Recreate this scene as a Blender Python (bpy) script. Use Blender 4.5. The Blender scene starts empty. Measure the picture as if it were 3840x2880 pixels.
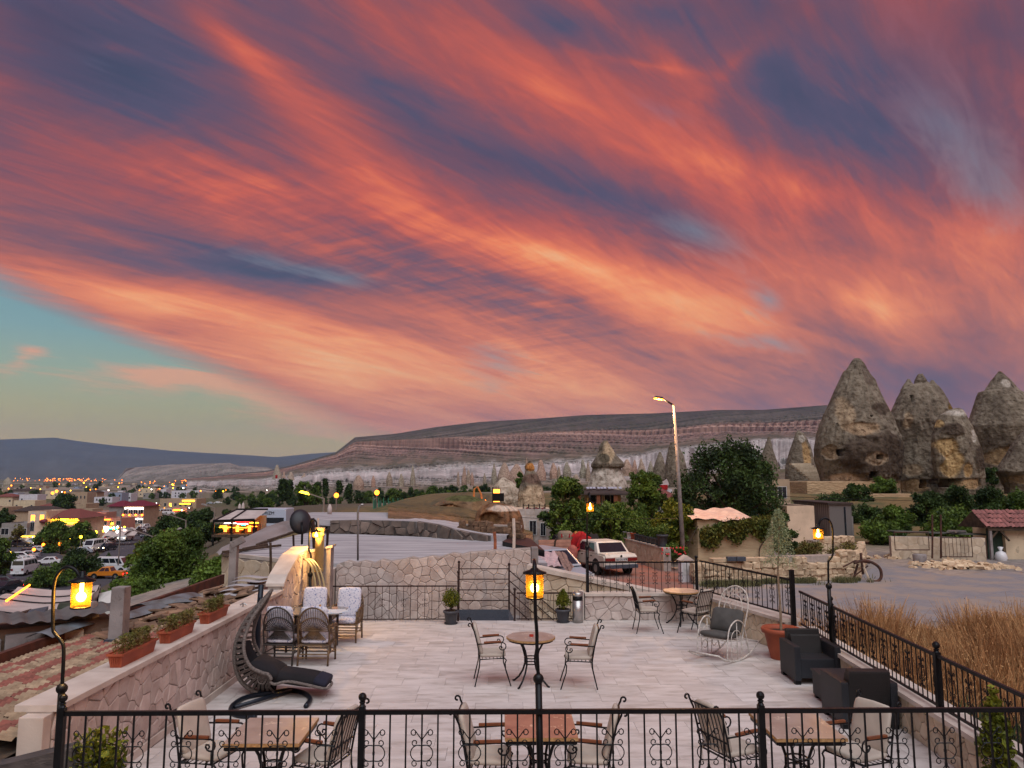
import bpy, bmesh, math, random
import numpy as np
from mathutils import Vector, Matrix, noise
random.seed(7); np.random.seed(7)
R = math.radians
PI = math.pi
SC = bpy.context.scene
COL = SC.collection

# ---------------------------------------------------------------- camera
F = 2800.0; TH = math.atan(350/F); YAW = math.atan(36/F*math.cos(TH)); H = 3.33
cd = bpy.data.cameras.new('camera'); cam = bpy.data.objects.new('camera', cd); COL.objects.link(cam)
cam.location = (0, 0, H); cam.rotation_euler = (R(90)+TH, 0, -YAW)
cd.sensor_width = 36; cd.lens = F/3840*36; cd.clip_start = .1; cd.clip_end = 60000
SC.camera = cam
SC.cycles.use_denoising = True
SC.cycles.max_bounces = 5; SC.cycles.diffuse_bounces = 2; SC.cycles.glossy_bounces = 2
SC.cycles.transmission_bounces = 4; SC.cycles.transparent_max_bounces = 8; SC.cycles.volume_bounces = 0
SC.cycles.sample_clamp_indirect = 4
SC.view_settings.view_transform = 'Standard'; SC.view_settings.look = 'None'
SC.view_settings.gamma = 1; SC.view_settings.use_curve_mapping = False
SC.view_settings.exposure = 1.2

def ray(px, py):
    a = (px-1920)/F; b = -(py-1440)/F
    fy = math.cos(TH)-b*math.sin(TH); fz = math.sin(TH)+b*math.cos(TH)
    c, s = math.cos(YAW), math.sin(YAW)
    return (a*c+fy*s, -a*s+fy*c, fz)
def gz(px, py, z=0.):
    r = ray(px, py); t = (z-H)/r[2]
    return Vector((r[0]*t, r[1]*t, z))
def gd(px, py, D):
    r = ray(px, py); t = D/r[1]
    return Vector((r[0]*t, D, H+r[2]*t))

# ---------------------------------------------------------------- world
def lin(c):
    f = lambda v: v/12.92 if v <= .04045 else ((v+.055)/1.055)**2.4
    return tuple(f(v/255) for v in c)
W = bpy.data.worlds.new('World'); SC.world = W; W.use_nodes = True
def build_world():
    nt = W.node_tree; N = nt.nodes; L = nt.links; N.clear()
    def node(t, **k):
        n = N.new(t)
        for a, v in k.items(): setattr(n, a, v)
        return n
    def setin(n, i, v):
        if hasattr(v, 'links') or isinstance(v, bpy.types.NodeSocket): L.new(v, n.inputs[i])
        else: n.inputs[i].default_value = v
    def M(op, a, b=None, c=None, clamp=False):
        n = node('ShaderNodeMath', operation=op); n.use_clamp = clamp; setin(n, 0, a)
        if b is not None: setin(n, 1, b)
        if c is not None: setin(n, 2, c)
        return n.outputs[0]
    def mixc(f, a, b):
        n = node('ShaderNodeMix', data_type='RGBA'); setin(n, 0, f); setin(n, 6, a); setin(n, 7, b)
        return n.outputs[2]
    def noise_(vec, scale, detail=4, rough=.5, dist=0.):
        n = node('ShaderNodeTexNoise'); setin(n, 'Vector', vec)
        for k, v in (('Scale', scale), ('Detail', detail), ('Roughness', rough), ('Distortion', dist)): n.inputs[k].default_value = v
        return n.outputs[0]
    def ramp(f, stops):
        n = node('ShaderNodeValToRGB'); setin(n, 0, f); e = n.color_ramp.elements
        while len(e) > 1: e.remove(e[-1])
        e[0].position = stops[0][0]; e[0].color = (*lin(stops[0][1]), 1)
        for p, c in stops[1:]:
            q = e.new(p); q.color = (*lin(c), 1)
        return n.outputs[0]
    tc = node('ShaderNodeTexCoord'); sep = node('ShaderNodeSeparateXYZ'); L.new(tc.outputs['Generated'], sep.inputs[0])
    X, Y, Z = sep.outputs
    az = M('ARCTAN2', X, Y); el = M('ARCSINE', Z)
    zc = M('ADD', M('MAXIMUM', Z, -.06), .14)
    qx = M('DIVIDE', X, zc); qy = M('DIVIDE', Y, zc)
    q = node('ShaderNodeCombineXYZ'); L.new(qx, q.inputs[0]); L.new(qy, q.inputs[1])
    va = R(34)          # the streaks of the cloud sheet run towards this bearing
    def aniso(sx, sy, rot, off=0.):
        m = node('ShaderNodeMapping', vector_type='TEXTURE'); L.new(q.outputs[0], m.inputs[0])
        m.inputs['Rotation'].default_value = (0, 0, -rot); m.inputs['Scale'].default_value = (1/sx, 1/sy, 1)
        m.inputs['Location'].default_value = (off, off*.7, off)
        return m.outputs[0]
    n1 = noise_(aniso(1.0, .16, va, 3.), 1.5, 7, .58, 1.1)       # long streaks
    n2 = noise_(aniso(2.2, .5, va+.25, 9.), 2.6, 9, .64, 1.0)      # finer fibres
    n4 = noise_(aniso(7.0, 1.1, va+.1, 2.), 2.2, 10, .68, 1.6)      # hair fine wisps
    n3 = noise_(aniso(1.4, 6.5, va-.15, 5.), 2.6, 5, .55, .8)      # mackerel ripples across
    warpn = node('ShaderNodeTexNoise'); L.new(q.outputs[0], warpn.inputs['Vector']); warpn.inputs['Scale'].default_value = .8; warpn.inputs['Detail'].default_value = 3
    uv = node('ShaderNodeCombineXYZ'); L.new(az, uv.inputs[0]); L.new(el, uv.inputs[1])
    wsub = node('ShaderNodeVectorMath', operation='SUBTRACT'); L.new(warpn.outputs['Color'], wsub.inputs[0]); wsub.inputs[1].default_value = (.5, .5, .5)
    wmul = node('ShaderNodeVectorMath', operation='MULTIPLY'); L.new(wsub.outputs[0], wmul.inputs[0]); wmul.inputs[1].default_value = (.12, .07, 0)
    wadd = node('ShaderNodeVectorMath', operation='ADD'); L.new(uv.outputs[0], wadd.inputs[0]); L.new(wmul.outputs[0], wadd.inputs[1])
    P = wadd.outputs[0]
    def dirn(px, py):
        r = Vector(ray(px, py)).normalized(); return math.atan2(r.x, r.y), math.asin(r.z)
    def stroke(x1, y1, x2, y2, wpx, src=P):
        a = dirn(x1, y1); b = dirn(x2, y2); c = ((a[0]+b[0])/2, (a[1]+b[1])/2)
        m = node('ShaderNodeMapping', vector_type='TEXTURE'); L.new(src, m.inputs[0])
        m.inputs['Location'].default_value = (c[0], c[1], 0)
        m.inputs['Rotation'].default_value = (0, 0, math.atan2(b[1]-a[1], b[0]-a[0]))
        m.inputs['Scale'].default_value = (math.dist(a, b)*.95, wpx*1.9/F, 1)
        g = node('ShaderNodeTexGradient', gradient_type='QUADRATIC_SPHERE'); L.new(m.outputs[0], g.inputs[0])
        return g.outputs[1]
    def acc(base, strokes):
        s = base
        for st in strokes: s = M('MULTIPLY_ADD', stroke(*st[:5]), st[5], s)
        return s
    # brightness / warmth of the cloud sheet
    bias = M('ADD', M('MULTIPLY', M('SUBTRACT', .62, el), .70), .21)
    bias = M('MAXIMUM', bias, .36)
    B = acc(bias, SKY_BRIGHT)
    B = M('ADD', B, M('MULTIPLY', M('SUBTRACT', n1, .5), .72))
    B = M('ADD', B, M('MULTIPLY', M('SUBTRACT', n2, .5), .5))
    B = M('ADD', B, M('MULTIPLY', M('SUBTRACT', n4, .5), .34))
    rip = acc(M('ADD', 0.03, 0.0), SKY_RIPPLE)
    B = M('ADD', B, M('MULTIPLY', M('MULTIPLY', M('SUBTRACT', n3, .53), 1.35), rip))
    cloud = ramp(B, [(0, (68, 74, 100)), (.16, (86, 80, 106)), (.32, (126, 82, 96)), (.46, (168, 86, 84)), (.6, (206, 98, 80)), (.75, (242, 126, 84)), (.88, (254, 158, 102)), (1, (255, 188, 134))])
    # paler and pinker close to the horizon
    hz = M('SUBTRACT', 1.0, M('DIVIDE', M('MAXIMUM', el, 0.), .34), clamp=True)
    hz = M('POWER', hz, 1.1)
    cloud = mixc(M('MULTIPLY', hz, .72), cloud, ramp(B, [(0, (112, 112, 130)), (.3, (184, 126, 114)), (.55, (234, 160, 120)), (.85, (255, 196, 140)), (1, (255, 214, 160))]))
    blue = acc(M('ADD', 0.0, 0.0), SKY_BLUE)
    blue = M('ADD', blue, M('MULTIPLY', M('SUBTRACT', n1, .5), .7))
    blue = M('ADD', blue, M('MULTIPLY', M('SUBTRACT', n2, .5), 1.1))
    blue = M('ADD', blue, M('MULTIPLY', M('SUBTRACT', n4, .5), .9))
    blue = M('MULTIPLY', M('SUBTRACT', blue, .3), 1.5, clamp=True)
    cloud = mixc(M('MULTIPLY', blue, .8), cloud, ramp(el, [(0, (142, 150, 152)), (.25, (124, 148, 162)), (.5, (92, 104, 136)), (.8, (66, 72, 108))]))
    # clear sky: Nishita at a set sun, graded towards the dusk colours
    nish = node('ShaderNodeTexSky', sky_type='NISHITA'); nish.sun_disc = False
    nish.sun_elevation = R(2); nish.sun_rotation = R(-60)
    ns = node('ShaderNodeMix', data_type='RGBA', blend_type='MULTIPLY'); ns.inputs[0].default_value = 1
    L.new(nish.outputs[0], ns.inputs[6]); ns.inputs[7].default_value = (.12, .12, .12, 1)
    clear = ramp(M('DIVIDE', M('MAXIMUM', el, 0.), 1.57), [(0, (212, 176, 132)), (.028, (208, 186, 126)), (.052, (188, 184, 134)), (.078, (160, 182, 158)), (.11, (130, 172, 176)), (.16, (102, 154, 172)), (.3, (92, 130, 158)), (.5, (80, 90, 130)), (1, (70, 76, 120))])
    clear = mixc(.12, clear, ns.outputs[2])
    # right part of the horizon is mauve, the left yellow
    clear = mixc(M('MULTIPLY', M('ADD', az, .12), 3.0, clamp=True), clear, (*lin((150, 132, 142)), 1))
    # coverage: the wedge of clear sky at lower left
    a0 = dirn(0, 1010); a1 = dirn(700, 1220); a2 = dirn(1500, 1640)
    psep = node('ShaderNodeSeparateXYZ'); 
    w2 = node('ShaderNodeVectorMath', operation='MULTIPLY'); L.new(wsub.outputs[0], w2.inputs[0]); w2.inputs[1].default_value = (.02, .03, 0)
    w3 = node('ShaderNodeVectorMath', operation='ADD'); L.new(uv.outputs[0], w3.inputs[0]); L.new(w2.outputs[0], w3.inputs[1]); L.new(w3.outputs[0], psep.inputs[0])
    sl = (a2[1]-a0[1])/(a2[0]-a0[0])
    line = M('SUBTRACT', psep.outputs[1], M('ADD', M('MULTIPLY', M('SUBTRACT', psep.outputs[0], a0[0]), sl), a0[1]-.012))
    # slight curve of the front
    tt = M('DIVIDE', M('SUBTRACT', psep.outputs[0], a0[0]), a2[0]-a0[0])
    line = M('SUBTRACT', line, M('MULTIPLY', M('MULTIPLY', tt, M('SUBTRACT', 1., tt)), .03))
    cov = M('ADD', M('MULTIPLY', line, 30.), M('MULTIPLY', n4, .9), clamp=True)
    low = acc(M('ADD', 0.0, 0.0), SKY_LOW)
    low = M('ADD', low, M('MULTIPLY', M('SUBTRACT', n1, .5), 1.3))
    low = M('ADD', low, M('MULTIPLY', M('SUBTRACT', n4, .5), 1.4))
    low = M('MULTIPLY', M('SUBTRACT', low, .16), 1.8, clamp=True)
    clear = mixc(M('MULTIPLY', low, .8), clear, ramp(M('DIVIDE', M('MAXIMUM', el, 0.), .4), [(0, (226, 176, 136)), (.3, (246, 172, 130)), (.8, (220, 160, 150))]))
    dark = acc(M('ADD', 0.0, 0.0), SKY_DARK); dark = M('ADD', dark, M('MULTIPLY', M('SUBTRACT', n2, .5), .5)); dark = M('MULTIPLY', dark, .85, clamp=True)
    cloud = mixc(dark, cloud, ramp(el, [(0, (112, 84, 100)), (.3, (100, 66, 84)), (.6, (72, 66, 92)), (1, (60, 62, 92))]))
    sky = mixc(cov, clear, cloud)
    sky = mixc(M('MULTIPLY', M('MULTIPLY', Z, -1.), 8., clamp=True), sky, (.10, .09, .09, 1))
    bg = node('ShaderNodeBackground'); L.new(sky, bg.inputs[0]); bg.inputs[1].default_value = SKY_STRENGTH
    out = node('ShaderNodeOutputWorld'); L.new(bg.outputs[0], out.inputs[0])
HAZE = 5e-5
SKY_STRENGTH = .435
# strokes: x1, y1, x2, y2, half width in photo pixels, amount
SKY_BRIGHT = [
 (1400, 700, 2700, 1150, 90, .42), (1900, 980, 3000, 1250, 90, .24), (620, -60, 1150, 460, 80, .32), (1050, 400, 1700, 830, 120, .26), (900, 200, 1500, 560, 60, .12),
 (250, 540, 1400, 800, 130, .26), (1750, 180, 2500, 560, 110, .26), (2300, 480, 2900, 700, 90, .18), (2650, 580, 3350, 830, 120, .24), (2900, 980, 3750, 1310, 90, .42), (2450,120,2650,400,70,.16), (3000,60,2550,420,60,.16),
 (0, 1000, 1000, 1180, 50, .36), (600, 1130, 1900, 1420, 110, .30), (1500, 1250, 2700, 1480, 130, .20), (1800, 1400, 2600, 1520, 80, .16), (900,1250,1700,1500,70,.2), (200,850,700,960,40,.1),
 (-50, 60, 850, 430, 170, -.40), (1350, 420, 2350, 690, 90, -.34), (250, 870, 1500, 1100, 80, -.44), (1650, 970, 2350, 1200, 40, -.16), (1250,280,1700,430,50,-.14),
 (2850, 50, 3840, 560, 300, -.22), (3150, 1330, 3900, 1500, 130, -.40), (3300, 1160, 3900, 1290, 80, -.2), (2500, 1450, 3300, 1560, 90, -.22), (2300, 1270, 3150, 1420, 60, -.22), (1050, 1170, 1700, 1300, 40, -.18),
 (1750, 50, 2500, 150, 100, -.20), (3200, 820, 3840, 980, 100, .14), (300, 180, 560, 250, 25, .24), (2250, 740, 2800, 950, 90, -.22), (2200, 230, 2750, 300, 14, .14), (1900, 620, 2450, 760, 50, -.16)]
SKY_DARK = [(3250, 1420, 3950, 1560, 150, .75), (3500, 1220, 3950, 1330, 90, .4), (3450, -60, 3950, 300, 200, .7), (-150, -60, 450, 280, 200, .7), (2500, 1420, 3200, 1500, 60, .3), (3600, 500, 3950, 800, 100, .3), (1400, 470, 2300, 700, 60, .35), (2600, 20, 3300, 60, 90, .4)]
SKY_RIPPLE = [(600, 830, 1900, 1000, 200, .42), (1500, 950, 2500, 1280, 200, .34), (1700, 1250, 2300, 1350, 120, .2), (250,480,1100,700,150,.14)]
SKY_BLUE = [(2350, 760, 2850, 940, 90, .8), (2750, 1070, 3000, 1170, 60, .8), (1600, 1300, 2100, 1390, 50, .85), (2600, 1240, 3200, 1330, 45, .7),
 (400, 850, 1500, 1060, 60, .6), (1850, 1060, 2200, 1120, 30, .4), (3300, 150, 3840, 800, 200, .6), (-50, 80, 750, 400, 150, .42), (1700, 1380, 2000, 1480, 50, .5), (2300, 20, 2800, 160, 100, .4), (2350, 380, 2700, 460, 40, .4), (1050, 1000, 1500, 1090, 40, .5), (3500,520,3840,900,120,.5)]
SKY_LOW = [(300, 1340, 1000, 1450, 40, 1.0), (700, 1420, 1550, 1610, 55, 1.1), (0, 1290, 260, 1330, 30, .6), (900, 1560, 1500, 1660, 40, .6), (0, 1400, 200, 1300, 30, .5), (400, 1400, 900, 1440, 25, .6)]
build_world()

sd = bpy.data.lights.new('sun', 'SUN'); sun = bpy.data.objects.new('sun', sd); COL.objects.link(sun)
sd.energy = 1.3; sd.angle = R(60); sd.color = (.86, .95, 1.0)
sun.rotation_euler = (R(34), 0, R(12))
# ---------------------------------------------------------------- materials
MATS = {}
def mat(name, col, col2=None, var=.12, scale=6., detail=4, rough=.8, bump=0., bscale=30., metal=0., rnd=0., stretch=(1, 1, 1), spots=None, coord='Object', trans=0., spec=.4, vcol=False, island=False, thresh=None):
    """one procedural material: noise between two colours, per-object change, optional bump, spots, vertex colour"""
    if name in MATS: return MATS[name]
    m = bpy.data.materials.new(name); m.use_nodes = True; nt = m.node_tree; N = nt.nodes; L = nt.links; N.clear()
    out = N.new('ShaderNodeOutputMaterial'); b = N.new('ShaderNodeBsdfPrincipled'); L.new(b.outputs[0], out.inputs[0])
    b.inputs['Roughness'].default_value = rough; b.inputs['Metallic'].default_value = metal
    b.inputs['Specular IOR Level'].default_value = spec
    c = lin(col)
    if col2 is None: ca = tuple(max(0, v*(1-var)) for v in c); cb = tuple(v*(1+var) for v in c)
    else: ca = c; cb = lin(col2)
    tc = N.new('ShaderNodeTexCoord'); mp = N.new('ShaderNodeMapping'); mp.inputs['Scale'].default_value = stretch
    L.new(tc.outputs[coord], mp.inputs[0]); vec = mp.outputs[0]
    oi = None
    if rnd:
        oi = N.new('ShaderNodeObjectInfo'); vm = N.new('ShaderNodeVectorMath'); vm.operation = 'SCALE'
        cx = N.new('ShaderNodeCombineXYZ'); 
        for i in range(3): L.new(oi.outputs['Random'], cx.inputs[i])
        L.new(cx.outputs[0], vm.inputs[0]); vm.inputs['Scale'].default_value = 37.
        va = N.new('ShaderNodeVectorMath'); L.new(vec, va.inputs[0]); L.new(vm.outputs[0], va.inputs[1]); vec = va.outputs[0]
    nz = N.new('ShaderNodeTexNoise'); L.new(vec, nz.inputs['Vector']); nz.inputs['Scale'].default_value = scale; nz.inputs['Detail'].default_value = detail
    fac = nz.outputs[0]
    mr = N.new('ShaderNodeMapRange'); L.new(fac, mr.inputs[0]); lo, hi = thresh or (.33, .67)
    mr.inputs[1].default_value = lo; mr.inputs[2].default_value = hi; fac = mr.outputs[0]
    mx = N.new('ShaderNodeMix'); mx.data_type = 'RGBA'; L.new(fac, mx.inputs[0]); mx.inputs[6].default_value = (*ca, 1); mx.inputs[7].default_value = (*cb, 1)
    color = mx.outputs[2]
    if spots:
        sc_, lo, hi, scol = spots
        n2 = N.new('ShaderNodeTexNoise'); L.new(vec, n2.inputs['Vector']); n2.inputs['Scale'].default_value = sc_; n2.inputs['Detail'].default_value = 5; n2.inputs['Roughness'].default_value = .65
        m2 = N.new('ShaderNodeMapRange'); L.new(n2.outputs[0], m2.inputs[0]); m2.inputs[1].default_value = lo; m2.inputs[2].default_value = hi
        x2 = N.new('ShaderNodeMix'); x2.data_type = 'RGBA'; L.new(m2.outputs[0], x2.inputs[0]); L.new(color, x2.inputs[6]); x2.inputs[7].default_value = (*lin(scol), 1); color = x2.outputs[2]
    if vcol:
        at = N.new('ShaderNodeAttribute'); at.attribute_name = 'Col'
        x3 = N.new('ShaderNodeMix'); x3.data_type = 'RGBA'; x3.blend_type = 'MULTIPLY'; x3.inputs[0].default_value = 1; L.new(color, x3.inputs[6]); L.new(at.outputs[0], x3.inputs[7]); color = x3.outputs[2]
    rsrc = None
    if rnd: rsrc = oi.outputs['Random']; amt = rnd
    if island:
        ge = N.new('ShaderNodeNewGeometry'); rsrc = ge.outputs['Random Per Island']; amt = island
    if rsrc is not None:
        m3 = N.new('ShaderNodeMapRange'); L.new(rsrc, m3.inputs[0]); m3.inputs[3].default_value = 1-amt; m3.inputs[4].default_value = 1+amt
        x4 = N.new('ShaderNodeMix'); x4.data_type = 'RGBA'; x4.blend_type = 'MULTIPLY'; x4.inputs[0].default_value = 1; L.new(color, x4.inputs[6]); L.new(m3.outputs[0], x4.inputs[7]); color = x4.outputs[2]
    L.new(color, b.inputs['Base Color'])
    if bump:
        nb = N.new('ShaderNodeTexNoise'); L.new(vec, nb.inputs['Vector']); nb.inputs['Scale'].default_value = bscale; nb.inputs['Detail'].default_value = 6
        bm_ = N.new('ShaderNodeBump'); bm_.inputs['Strength'].default_value = min(1, bump); bm_.inputs['Distance'].default_value = .4/bscale*(max(1, bump)); L.new(nb.outputs[0], bm_.inputs['Height']); L.new(bm_.outputs[0], b.inputs['Normal'])
    if trans:
        tr = N.new('ShaderNodeBsdfTranslucent'); L.new(color, tr.inputs[0]); ms = N.new('ShaderNodeMixShader'); ms.inputs[0].default_value = trans
        L.new(b.outputs[0], ms.inputs[1]); L.new(tr.outputs[0], ms.inputs[2]); L.new(ms.outputs[0], out.inputs[0])
    MATS[name] = m; return m
def emit(name, col, strength, base=None):
    if name in MATS: return MATS[name]
    m = bpy.data.materials.new(name); m.use_nodes = True; b = m.node_tree.nodes['Principled BSDF']
    b.inputs['Base Color'].default_value = (*lin(base or col), 1); b.inputs['Emission Color'].default_value = (*lin(col), 1); b.inputs['Emission Strength'].default_value = strength
    MATS[name] = m; return m
def glass(name, col=(60, 70, 80), rough=.08):
    return mat(name, col, var=.1, rough=rough, spec=.8)

# ---------------------------------------------------------------- objects
def props(o, label=None, cat=None, group=None, kind=None):
    if label: o['label'] = label
    if cat: o['category'] = cat
    if group: o['group'] = group
    if kind: o['kind'] = kind
    return o
def thing(name, label, cat, loc=(0, 0, 0), rz=0., group=None):
    o = bpy.data.objects.new(name, None); COL.objects.link(o); o.empty_display_size = .1
    o.location = loc; o.rotation_euler = (0, 0, rz)
    return props(o, label, cat, group)
def link(name, me, parent=None, loc=None):
    o = bpy.data.objects.new(name, me); COL.objects.link(o)
    if parent is not None: o.parent = parent
    if loc is not None: o.location = loc
    return o
def dup(root, loc, rz=0., label=None, scale=None):
    def cp(o, par):
        c = o.copy(); COL.objects.link(c)
        if par is not None: c.parent = par
        for ch in list(KIDS.get(o.name, [])): cp(ch, c)
        return c
    KIDS = {}
    for o in root.children_recursive: KIDS.setdefault(o.parent.name, []).append(o)
    r = cp(root, None); r.location = loc; r.rotation_euler = (0, 0, rz)
    if label: r['label'] = label
    if scale is not None: r.scale = scale if hasattr(scale, '__len__') else (scale,)*3
    return r
def frames(pts, closed=False):
    n = len(pts); T = []
    for i in range(n):
        a = pts[(i-1) % n] if (closed or i > 0) else pts[i]; b = pts[(i+1) % n] if (closed or i < n-1) else pts[i]
        t = (b-a); T.append(t.normalized() if t.length > 1e-9 else Vector((0, 0, 1)))
    up = Vector((0, 0, 1)) if abs(T[0].z) < .9 else Vector((1, 0, 0))
    u = T[0].cross(up).normalized(); out = []
    for t in T:
        u = (u - t*u.dot(t)); u = u.normalized() if u.length > 1e-6 else t.orthogonal().normalized()
        out.append((u, t.cross(u)))
    return out
class MB:
    def __init__(s): s.v = []; s.f = []; s.M = None
    def add(s, vs, fs):
        k = len(s.v)
        for p in vs:
            p = Vector(p); s.v.append(s.M @ p if s.M else p)
        for f in fs: s.f.append(tuple(i+k for i in f))
        return s
    def box(s, c, d, rz=0., rx=0., ry=0., taper=1.):
        x, y, z = d[0]/2, d[1]/2, d[2]/2; m = Matrix.Rotation(rz, 3, 'Z') @ Matrix.Rotation(ry, 3, 'Y') @ Matrix.Rotation(rx, 3, 'X')
        vs = [Vector((a*x*(taper if e > 0 else 1), b*y*(taper if e > 0 else 1), e*z)) for e in (-1, 1) for b in (-1, 1) for a in (-1, 1)]
        return s.add([m @ v + Vector(c) for v in vs], [(0, 2, 3, 1), (4, 5, 7, 6), (0, 1, 5, 4), (2, 6, 7, 3), (0, 4, 6, 2), (1, 3, 7, 5)])
    def span(s, a, b): 
        return s.box([(a[i]+b[i])/2 for i in range(3)], [abs(b[i]-a[i]) for i in range(3)])
    def bar(s, a, b, w, h=None):
        """a straight bar of rectangular section"""
        a = Vector(a); b = Vector(b); h = h or w; t = (b-a).normalized(); up = Vector((0, 0, 1)) if abs(t.z) < .95 else Vector((0, 1, 0))
        u = t.cross(up).normalized(); v = u.cross(t)
        vs = [p + u*i*w/2 + v*j*h/2 for p in (a, b) for i, j in ((-1, -1), (1, -1), (1, 1), (-1, 1))]
        return s.add(vs, [(3, 2, 1, 0), (4, 5, 6, 7), (0, 1, 5, 4), (1, 2, 6, 5), (2, 3, 7, 6), (3, 0, 4, 7)])
    def tube(s, pts, r, n=6, closed=False):
        pts = [Vector(p) for p in pts]; fr = frames(pts, closed); rs = r if hasattr(r, '__len__') else [r]*len(pts); vs = []
        for p, (u, w), q in zip(pts, fr, rs):
            for k in range(n):
                a = 2*PI*k/n; vs.append(p + (u*math.cos(a)+w*math.sin(a))*q)
        fs = []; m = len(pts)
        for i in range(m if closed else m-1):
            j = (i+1) % m
            for k in range(n): fs.append((i*n+k, i*n+(k+1) % n, j*n+(k+1) % n, j*n+k))
        if not closed: fs.append(tuple(range(n-1, -1, -1))); fs.append(tuple((m-1)*n+k for k in range(n)))
        return s.add(vs, fs)
    def lathe(s, prof, n=16, c=(0, 0, 0), sx=1., sy=1., cap=True):
        vs = [(c[0]+r*math.cos(2*PI*k/n)*sx, c[1]+r*math.sin(2*PI*k/n)*sy, c[2]+z) for r, z in prof for k in range(n)]; fs = []
        for i in range(len(prof)-1):
            for k in range(n): fs.append((i*n+k, i*n+(k+1) % n, (i+1)*n+(k+1) % n, (i+1)*n+k))
        if cap: fs.append(tuple(range(n-1, -1, -1))); fs.append(tuple((len(prof)-1)*n+k for k in range(n)))
        return s.add(vs, fs)
    def ball(s, c, r, n=8, sz=1.):
        pr = [(r*math.sin(PI*i/(n//2+1))+1e-4, -r*math.cos(PI*i/(n//2+1))*sz) for i in range(n//2+2)]
        return s.lathe(pr, n, c, cap=False)
    def prism(s, poly, z0, z1, axis='z'):
        n = len(poly)
        def p(a, b, z): return (a, b, z) if axis == 'z' else ((a, z, b) if axis == 'y' else (z, a, b))
        vs = [p(a, b, z0) for a, b in poly]+[p(a, b, z1) for a, b in poly]
        return s.add(vs, [tuple(range(n-1, -1, -1)), tuple(range(n, 2*n))]+[(i, (i+1) % n, n+(i+1) % n, n+i) for i in range(n)])
    def grid(s, fn, nu, nv, wrap=False):
        vs = [fn(i/(nu-1) if not wrap else i/nu, j/(nv-1)) for j in range(nv) for i in range(nu)]; fs = []
        for j in range(nv-1):
            for i in range(nu if wrap else nu-1):
                a = j*nu+i; b = j*nu+(i+1) % nu; fs.append((a, b, b+nu, a+nu))
        return s.add(vs, fs)
    def mesh(s, name, m, smooth=False):
        me = bpy.data.meshes.new(name); me.from_pydata([tuple(v) for v in s.v], [], s.f)
        if m: me.materials.append(m)
        if smooth: me.shade_smooth()
        return me
    def build(s, name, m, parent=None, smooth=False, loc=None, bevel=0.):
        me = s.mesh(name, m, smooth)
        if bevel:
            b = bmesh.new(); b.from_mesh(me); bmesh.ops.bevel(b, geom=[e for e in b.edges], offset=bevel, segments=2, affect='EDGES', profile=.7); b.to_mesh(me); b.free()
        return link(name, me, parent, loc)
def npmesh(name, V, Fq, m, smooth=False, col=None):
    me = bpy.data.meshes.new(name); V = np.asarray(V, np.float32); Fq = np.asarray(Fq, np.int32); k = Fq.shape[1]
    me.vertices.add(len(V)); me.vertices.foreach_set('co', V.ravel())
    me.loops.add(Fq.size); me.loops.foreach_set('vertex_index', Fq.ravel())
    me.polygons.add(len(Fq)); me.polygons.foreach_set('loop_start', np.arange(len(Fq), dtype=np.int32)*k)
    me.update(calc_edges=True)
    if smooth: me.shade_smooth()
    if col is not None:
        a = me.color_attributes.new('Col', 'FLOAT_COLOR', 'POINT'); c = np.ones((len(V), 4), np.float32); c[:, :3] = col; a.data.foreach_set('color', c.ravel())
    me.materials.append(m); return me
def gridfaces(nu, nv, wrap=False):
    j, i = np.meshgrid(np.arange(nv-1), np.arange(nu if wrap else nu-1), indexing='ij')
    a = j*nu+i; b = j*nu+(i+1) % nu
    return np.stack([a, b, b+nu, a+nu], -1).reshape(-1, 4)
def interp(x, xs, ys): return float(np.interp(x, xs, ys))
def sstep(x, a, b):
    t = np.clip((x-a)/(b-a), 0, 1); return t*t*(3-2*t)
# value noise on numpy arrays
_rs = np.random.RandomState(3); _T = _rs.rand(256, 256)
def vnoise(x, y):
    xi = np.floor(x).astype(int); yi = np.floor(y).astype(int); fx = x-xi; fy = y-yi
    fx = fx*fx*(3-2*fx); fy = fy*fy*(3-2*fy); g = lambda a, b: _T[a % 256, b % 256]
    return (g(xi, yi)*(1-fx)+g(xi+1, yi)*fx)*(1-fy)+(g(xi, yi+1)*(1-fx)+g(xi+1, yi+1)*fx)*fy
def fbm(x, y, o=4):
    s = 0; a = .5
    for k in range(o): s = s+a*vnoise(x*2**k+17.3*k, y*2**k+9.1*k); a *= .5
    return s
def spiral(c, r, a0, turns, n=9, r1=.25, plane='xz'):
    """points of a scroll that winds in towards c"""
    o = []
    for i in range(n):
        t = i/(n-1); a = a0+turns*2*PI*t; q = r*(1-(1-r1)*t); o.append((c[0]+q*math.cos(a), c[1]+q*math.sin(a)))
    return o
def text_mesh(txt, size, m, name='lettering', ext=.004, parent=None):
    cu = bpy.data.curves.new(name, 'FONT'); cu.body = txt; cu.size = size; cu.extrude = ext; cu.align_x = 'CENTER'; cu.align_y = 'CENTER'
    to = bpy.data.objects.new(name, cu); COL.objects.link(to); dg = bpy.context.evaluated_depsgraph_get(); dg.update()
    me = bpy.data.meshes.new_from_object(to.evaluated_get(dg)); bpy.data.objects.remove(to); me.materials.clear(); me.materials.append(m)
    return link(name, me, parent)
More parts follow.
